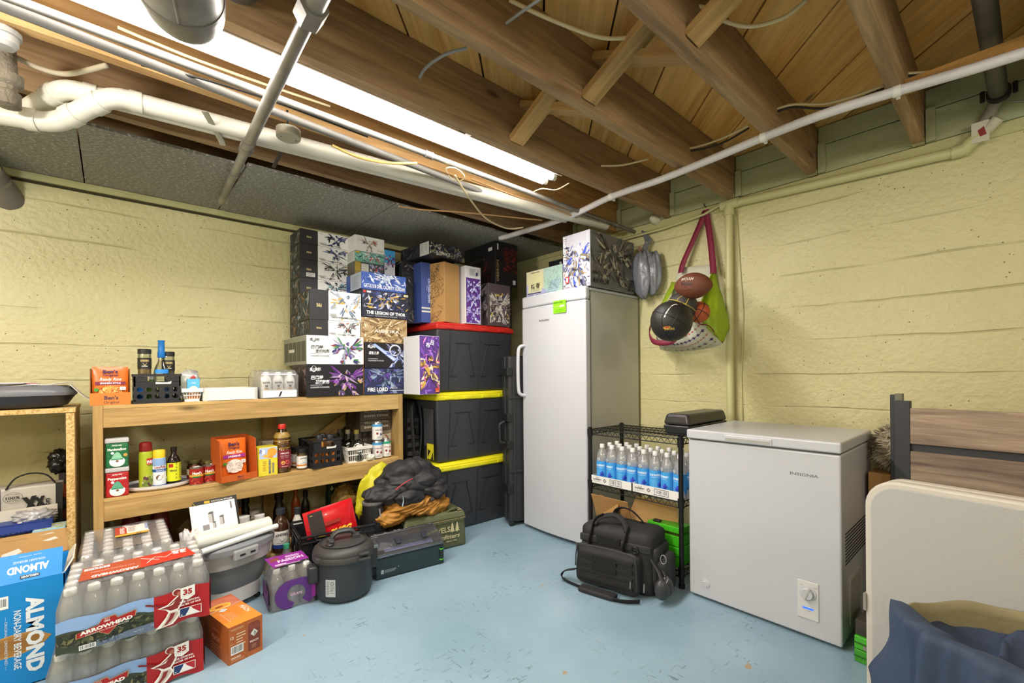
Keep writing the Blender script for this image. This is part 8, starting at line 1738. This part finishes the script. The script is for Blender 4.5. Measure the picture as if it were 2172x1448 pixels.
# ---- bed headboard with wood slats
A_ = Vector((2.575, .345, 0)); dv = Vector((-.085, -.996, 0)).normalized(); az = math.atan2(dv.y, dv.x)
t = thing('slatted_headboard', 'dark metal headboard with weathered wood slats against the right wall', 'headboard', A_, az)
M_HM = mat('#34353a', .5); W_H = wood('weathered_slat', '#6f5d50', '#b39c86', 'X', scale=1.6, rough=.6)
MB().box(-.030, -.002, .03, .06, 0, 1.03).build('rear_leg', M_HM, t, bevel=.002); MB().box(-.012, .012, .028, .062, .99, 1.035).build('post_cap', mat('#6a6a5c', .4, .5), t)
MB().box(-.008, .045, -.005, .03, 0, 1.005).build('post', M_HM, t, bevel=.002)
for z0, z1 in ((.822, .975), (.632, .790), (.44, .60)): o_ = MB().box(0.0, 1.25, -.012, .012, 0, z1 - z0).build('slat', W_H, t, bevel=.003); o_.location = (.045, .008, z0)
MB().box(.045, 1.30, .012, .03, .60, .632).build('cross_rail', M_HM, t); MB().box(.045, 1.30, .012, .03, .79, .822).build('cross_rail', M_HM, t); MB().box(1.29, 1.345, -.005, .03, 0, 1.005).build('post', M_HM, t, bevel=.002)
t = thing('dark_blanket', 'dark folded cloth seen between the slats of the headboard', 'cloth', (2.68, -.12, 0)); soft(0, .2, -.2, .1, 0, .80, 'blanket', mat('#26242a', .8), t, .04, .01, 4)
# ---- folded white table
tz = .785; P0 = Vector((1.86, .335, 0)); dv = Vector((-.18, -.984, 0)).normalized(); az = math.atan2(dv.y, dv.x)
t = thing('folding_table', 'white plastic folding table folded in half and standing on edge', 'table', P0, az)
M_TB = mat('#b0afac', .5, bump=.12, bscale=350); M_TE = mat('#cbc5ba', .4)
def rrect(w_, h_, r_, n=10):
    P_ = []
    for cx_, cy_, a0 in ((w_ - r_, r_, -PI / 2), (w_ - r_, h_ - r_, 0), (r_, h_ - r_, PI / 2), (r_, r_, PI)):
        for k in range(n + 1): a = a0 + PI / 2 * k / n; P_.append((cx_ + r_ * math.cos(a), cy_ + r_ * math.sin(a)))
    return P_
XZ = Matrix(((1, 0, 0, 0), (0, 0, 1, 0), (0, 1, 0, 0), (0, 0, 0, 1)))
for y0, nm in ((0, 'front_half'), (.048, 'back_half')):
    h1 = MB().prism(rrect(.97, tz, .09), y0 + .006, y0 + .044, XZ).build(nm, M_TE, t, bevel=.008, seg=3)
    if y0 == 0: MB().prism([(x + .018, y + .018) for x, y in rrect(.97 - .036, tz - .036, .075)], .0015, .008, XZ).build('table_face', M_TB, h1, bevel=.003); 
MB().box(-.004, .004, -.001, .04, .345, .40).build('edge_notch', mat('#8f8b84', .5), t)
pr = Print(front((0, .0012, 0)))
N_ = 36; cx_, cy_, rx_, ry_ = .048, .375, .020, .040
for k in range(N_):
    a, b_ = 2 * PI * k / N_, 2 * PI * (k + 1) / N_; pr._c('#b5b0a6'); pr.mb.add([pr.face(cx_ + rx_ * math.cos(a), cy_ + ry_ * math.sin(a), pr.h), pr.face(cx_ + (rx_ + .0016) * math.cos(a), cy_ + (ry_ + .0016) * math.sin(a), pr.h), pr.face(cx_ + (rx_ + .0016) * math.cos(b_), cy_ + (ry_ + .0016) * math.sin(b_), pr.h), pr.face(cx_ + rx_ * math.cos(b_), cy_ + ry_ * math.sin(b_), pr.h)], [(0, 1, 2, 3)])
pr.text('COSCO', .042, .400, .017, '#b5b0a6', rot=-PI / 2, width=.052, bold=.02); pr.build('moulded_logo', t)
# ---- open bag with navy lining, near the camera
cb_ = Vector((1.50, -.05, 0)); t = thing('laundry_bag', 'open khaki bag with navy cloth spilling over its rim by the folded table', 'bag', cb_, 0)
RB = .19; HB = .535
vdir = math.atan2(-cb_.y, -cb_.x)
kh = MB().grid(lambda u, v: Vector(((RB + .012 * noise.noise(Vector((math.cos(u * 2 * PI) * 2, math.sin(u * 2 * PI) * 2, v * 3)))) * math.cos(u * 2 * PI) * (.93 + .07 * v), RB * math.sin(u * 2 * PI) * (.93 + .07 * v) * 1.25, v * (HB + .012 * noise.noise(Vector((math.cos(u * 6.283) * 3, math.sin(u * 6.283) * 3, 1)))))), 56, 20)
kh.build('khaki_shell', mat('#8c8462', .7, bump=.2, bscale=60), t, smooth=True, solid=.005)
MB().lathe([(0, .30), (RB * .93, .30)], seg=32, sy=1.25).build('dark_lining', mat('#22262e', .8), t)
# navy cloth drape: from inside over the rim on the left side, flowing down
def drape(u, v):
    a = 1.75 + u * 2.35; 
    wv = noise.noise(Vector((u * 3, v * 2, 7))) * 3; fold = .030 * (1 - abs(math.sin(u * 9 + v * 2 + wv))) ** 1.5 + .014 * (1 - abs(math.sin(u * 21 + v * 4 + wv * 2))) ** 2
    if v < .4: r_ = (RB * (.45 + .6 * v / .4)); z = HB - .10 + .125 * math.sin(v / .4 * PI / 2)
    else: r_ = RB * 1.10 + .006 * math.sin((v - .4) * 3); z = HB + .025 - (v - .4) / .6 * (.40 + .12 * math.sin(u * 5))
    r_ += fold * min(.4 + v, .8) + .012 * noise.noise(Vector((u * 8, v * 6, 0)))
    z += .018 * noise.noise(Vector((u * 6, v * 3, 5)))
    return Vector((r_ * math.cos(a), r_ * 1.25 * math.sin(a), z))
MB().grid(drape, 90, 50).build('navy_cloth', mat('#33415a', .75, bump=.12, bscale=150), t, smooth=True, solid=.004)
def inner(u, v):
    x = (u - .5) * .34; y = (v - .5) * .42; rr4 = min(1, math.hypot(x / .19, y / .24)); z = HB - .16 + .10 * rr4 ** 2 + .07 * (1 - abs(math.sin(x * 22 + y * 9 + 3 * noise.noise(Vector((x * 6, y * 6, 4)))))) ** 1.6 * (1 - rr4 * .3) + .03 * noise.noise(Vector((x * 14, y * 14, 2)))
    if rr4 >= 1: s_ = 1 / math.hypot(x / .19, y / .24); x *= s_; y *= s_
    return Vector((x, y, z))
MB().grid(inner, 60, 60).build('navy_folds', mat('#33415a', .75, bump=.12, bscale=150), t, smooth=True)
t = thing('grey_frame_part', 'grey metal and plastic parts lying inside the open khaki bag', 'parts', (1.56, -.20, .47), .4)
MB().box(-.09, .10, -.012, .012, 0, .018).build('bar', mat('#7e7c7c', .4, .3), t, bevel=.003); MB().box(-.10, .08, .02, .05, .002, .012).build('bar', mat('#9a918c', .5), t, bevel=.003); MB().box(-.02, .045, -.035, .03, .018, .040).build('bracket', mat('#6e6d70', .4, .4), t, bevel=.004)
for x in (-.01, .005, .02): MB().box(x, x + .006, -.035, .03, .040, .043).build('rib', mat('#5a595c', .4, .4), t)
# ================================================================ particle-board cabinet at the left
def osb():
    m, b, N, L = nodes('particle_board'); tc = N('TexCoord'); v = N('TexVoronoi'); v.inputs['Scale'].default_value = 150; L(tc.outputs['Object'], v.inputs['Vector'])
    r_ = ramp(N, L, v.outputs['Color'], [(0.1, '#a98448'), (0.5, '#c9a768'), (0.9, '#d9bd84')]); L(r_.outputs[0], b.inputs['Base Color']); b.inputs['Roughness'].default_value = .75; return m
M_OSB = osb()
t = thing('chipboard_cabinet', 'open chipboard cabinet at the far left of the photo', 'cabinet', (-1.05, 2.86, 0)); w_, d_, h = .925, .50, 1.0
MB().box(w_ - .028, w_, 0, d_, 0, h - .022).build('side_panel', M_OSB, t, bevel=.001); MB().box(0, .022, 0, d_, 0, h - .022).build('side_panel', M_OSB, t, bevel=.001)
MB().box(0, w_ + .004, -.004, d_, h - .020, h).build('top_board', M_OSB, t, bevel=.001); MB().box(.022, w_ - .028, 0, d_, .335, .358).build('shelf_board', M_OSB, t, bevel=.001)
zc = .3585; X_ = -1.05
# things on its shelf
t = carton('tissue_box', 'cube tissue box with yellow lemon pattern on the chipboard shelf', (-.262, 2.875, zc), .0, .105, .11, .105, mat('#8cc0d8', .5)); s_ = .105
t.rotation_euler = (0, 0, -.04)
pr = Print(front()); pr.rect(.004, .004, s_ - .008, s_ - .010, '#c8d8d0'); rr_ = random.Random(5)
for k in range(9): pr.ell(rr_.uniform(.018, s_ - .018), rr_.uniform(.018, s_ - .02), .017, .012, ['#e0c020', '#d8c838', '#e8d040'][k % 3], 16, rot=rr_.uniform(0, 3))
for k in range(7): pr.ell(rr_.uniform(.014, s_ - .014), rr_.uniform(.014, s_ - .02), .008, .005, '#6aa838', 8, rot=rr_.uniform(0, 3))
pr.rect(s_ * .36, s_ * .36, s_ * .32, s_ * .24, '#7cb0d0'); pr.text('Kleenex', s_ * .52, s_ * .44, .013, '#f4f8fa', 'c', shear=.2, bold=.04, width=.046); pr.build('front_print', t)
pr = Print(topface(s_)); pr.rect(.004, .004, s_ - .008, s_ - .008, '#c8d8c8'); pr.scatter(.008, s_ - .008, .008, s_ - .008, 14, ['#d8cc3c', '#8cb850'], .03, 3, asp=.6); pr.ell(s_ * .5, s_ * .5, .03, .016, '#b8c4c4'); pr.build('top_print', t)
for k, (x, lab) in enumerate([(-.345, 'small brown kraft box beside the tissue box'), (-.425, 'small brown kraft box at the picture edge beside another')]):
    t = carton('small_kraft_box', lab, (x, 2.865, zc), .0, .072, .09, .085, mat('#a8875a', .8, bump=.1)); pr = Print(front()); pr.stroke([(.004, .078), (.034, .056), (.068, .082)], .0012, '#7c5e38'); pr.stroke([(.034, .056), (.034, .004)], .0012, '#7c5e38'); pr.ell(.034, .05, .002, .002, '#e6dcc8', 8); pr.build('flap_lines', t)
t = carton('filter_box', 'open blue water filter box behind the kraft boxes', (-.385, 2.99, zc), .0, .18, .10, .125, mat('#27408c', .45)); pr = Print(front()); pr.text('BRITA', .02, .085, .034, '#e9e6e0', width=.085, bold=.03); pr.ell(.075, .128, .008, .004, '#d8d4e0', 12); pr.build('front_print', t)
MB().box(.0, .19, .0, .003, .125, .175, Matrix.Translation((0, .08, .0))).build('raised_flap', mat('#d8d4c8', .6), t); MB().box(0, .18, -.06, .0, .124, .127, Matrix.Rotation(.25, 4, 'X')).build('front_flap', mat('#27408c', .5), t)
pf_ = puff((.12, .05, .135), .06, .035, .028, .6, 10, 4, 4); pf_.build('plastic_filter_wrap', clear('blue_wrap', '#c8d4ea', .2, .1, haze=.4), t, smooth=True)
t = thing('shopping_bag', 'white woven shopping bag with black X logo leaning in the chipboard cabinet', 'bag', (-.395, 3.13, zc), -.02); bm_ = Matrix.Rotation(.0, 4, 'Y')
b = MB(); b.frus((.0, .20, 0, .10), (-.01, .215, -.01, .11), .0, .265); b.build('bag_body', mat('#cfcbc2', .6, bump=.15, bscale=60), t, bevel=.008); MB().box(-.012, .012, -.014, -.004, .0, .265).build('edge_band', mat('#2a2a2a', .6), t); MB().box(.192, .215, -.014, -.004, .0, .268).build('edge_band', mat('#2a2a2a', .6), t)
MB().tube(spline([(.03, -.012, .262), (.06, -.01, .31), (.11, .0, .325), (.16, .0, .31), (.19, -.01, .27)], 6), .014, 8, flat=.25).build('black_handle', mat('#1f1e1e', .7), t, smooth=True)
pr = Print(Face((0, -.0105, 0), (1, 0, 0), (0, -.03, 1), (0, -1, 0))); pr.h = .002; pr.text('X', .085, .150, .085, '#1c1c1c', bold=.10, width=.052, rot=.1); pr.text('X', .122, .165, .060, '#1c1c1c', bold=.10, width=.040, rot=.1); pr.rect(.075, .155, .018, .010, '#1c1c1c'); pr.text('.com', .172, .15, .028, '#1c1c1c', rot=PI / 2, width=.05, bold=.03)
for k in range(30):
    a, b_ = 2 * PI * k / 30, 2 * PI * (k + 1) / 30; pr._c('#2c2c2c'); q0, q1 = (.03, .0315); pr.mb.add([pr.face(.052 + q0 * math.cos(a), .222 + q0 * math.sin(a) * .8, pr.h), pr.face(.052 + q1 * math.cos(a), .222 + q1 * math.sin(a) * .8, pr.h), pr.face(.052 + q1 * math.cos(b_), .222 + q1 * math.sin(b_) * .8, pr.h), pr.face(.052 + q0 * math.cos(b_), .222 + q0 * math.sin(b_) * .8, pr.h)], [(0, 1, 2, 3)])
pr.text('100%', .052, .216, .017, '#2c2c2c', 'c', bold=.03, width=.045); pr.text('RECYCLABLE', .052, .236, .007, '#2c2c2c', 'c', width=.04); pr.text('REUSABLE', .052, .205, .007, '#2c2c2c', 'c', width=.036); pr.build('bag_print', t)
t = carton('picture_carton', 'dark carton with orange pictures beside the shopping bag', (-.158 - .04, 3.20, zc), 0, .055, .12, .30, mat('#2c2220', .5)); pr = Print(front()); pr.ell(.028, .21, .02, .035, '#a8482c', 14); pr.ell(.03, .09, .02, .03, '#7a3c28', 14); pr.rect(.0, .145, .055, .012, '#2c4470'); pr.build('front_print', t)
t = thing('black_sack', 'shiny black plastic sack on top of the picture carton', 'bag', (-.185, 3.25, .66)); puff((0, 0, .05), .05, .05, .06, .4, 7, 5, 4).build('sack', mat('#17161a', .25), t, smooth=True)
t = thing('food_bag', 'yellow printed bag at the picture edge on the chipboard shelf', 'bag', (-.47, 3.08, zc)); puff((0, 0, .12), .06, .05, .12, .3, 6, 6, 4).build('bag', mat('#a8983c', .4), t, smooth=True)
# roasting pan and papers on top
t = thing('roasting_pan', 'dark roasting pan with grey lid on top of the chipboard cabinet', 'pan', (-.42, 3.03, 1.0)); 
def rim(z, k, kk=0): return oval(z, .29 * k, .15 * k, 48, 3.2)
loft([rim(0.004, .84), rim(.012, .92), rim(.05, 1.0), rim(.058, 1.02)], 'pan', mat('#26282e', .3), t, n=48)
loft([rim(.058, 1.03), rim(.072, 1.04), rim(.085, 1.0), rim(.10, .94), rim(.102, .92), rim(.094, .88)], 'lid', mat('#6e6e72', .35), t, n=48)
t = thing('paper_stack', 'loose papers and zip bags lying in the roasting pan lid', 'papers', (-.45, 3.02, 1.1)); rr_ = random.Random(2)
for k, (c, dx, dy, a) in enumerate([('#e2dfda', .16, -.02, .12), ('#d8cfd0', .05, .0, .02), ('#c98f98', .04, .03, .03), ('#e6e3de', .02, -.01, -.05)]):
    MB().grid(lambda u, v: Vector(((u - .5) * .30, (v - .5) * .19, .003 * k + .006 * noise.noise(Vector((u * 4 + k, v * 4, 0))) + (.05 * max(0, u - .75) ** 1.0 if k == 0 else 0))), 12, 8, Matrix.Translation((dx, dy, .006)) @ Matrix.Rotation(a, 4, 'Z')).build('paper_sheet', mat(c, .5), t, smooth=True, solid=.001)
t = thing('curled_paper', 'white curled paper hanging off the roasting pan towards the rice carton', 'paper', (-.14, 2.98, 1.045)); MB().grid(lambda u, v: Vector((.14 * u, (v - .5) * .16, .06 - .10 * math.sin(u * PI * .62) + .09 * u ** 3)), 16, 8).build('paper', mat('#e4e2de', .6), t, smooth=True, solid=.001)
t = thing('dark_fabric_roll', 'small dark blue fabric lying in the pan at the picture edge', 'cloth', (-.55, 2.97, 1.105)); puff((0, 0, .02), .07, .05, .025, .2, 6, 5, 3).build('fabric', mat('#2a3044', .7), t, smooth=True)
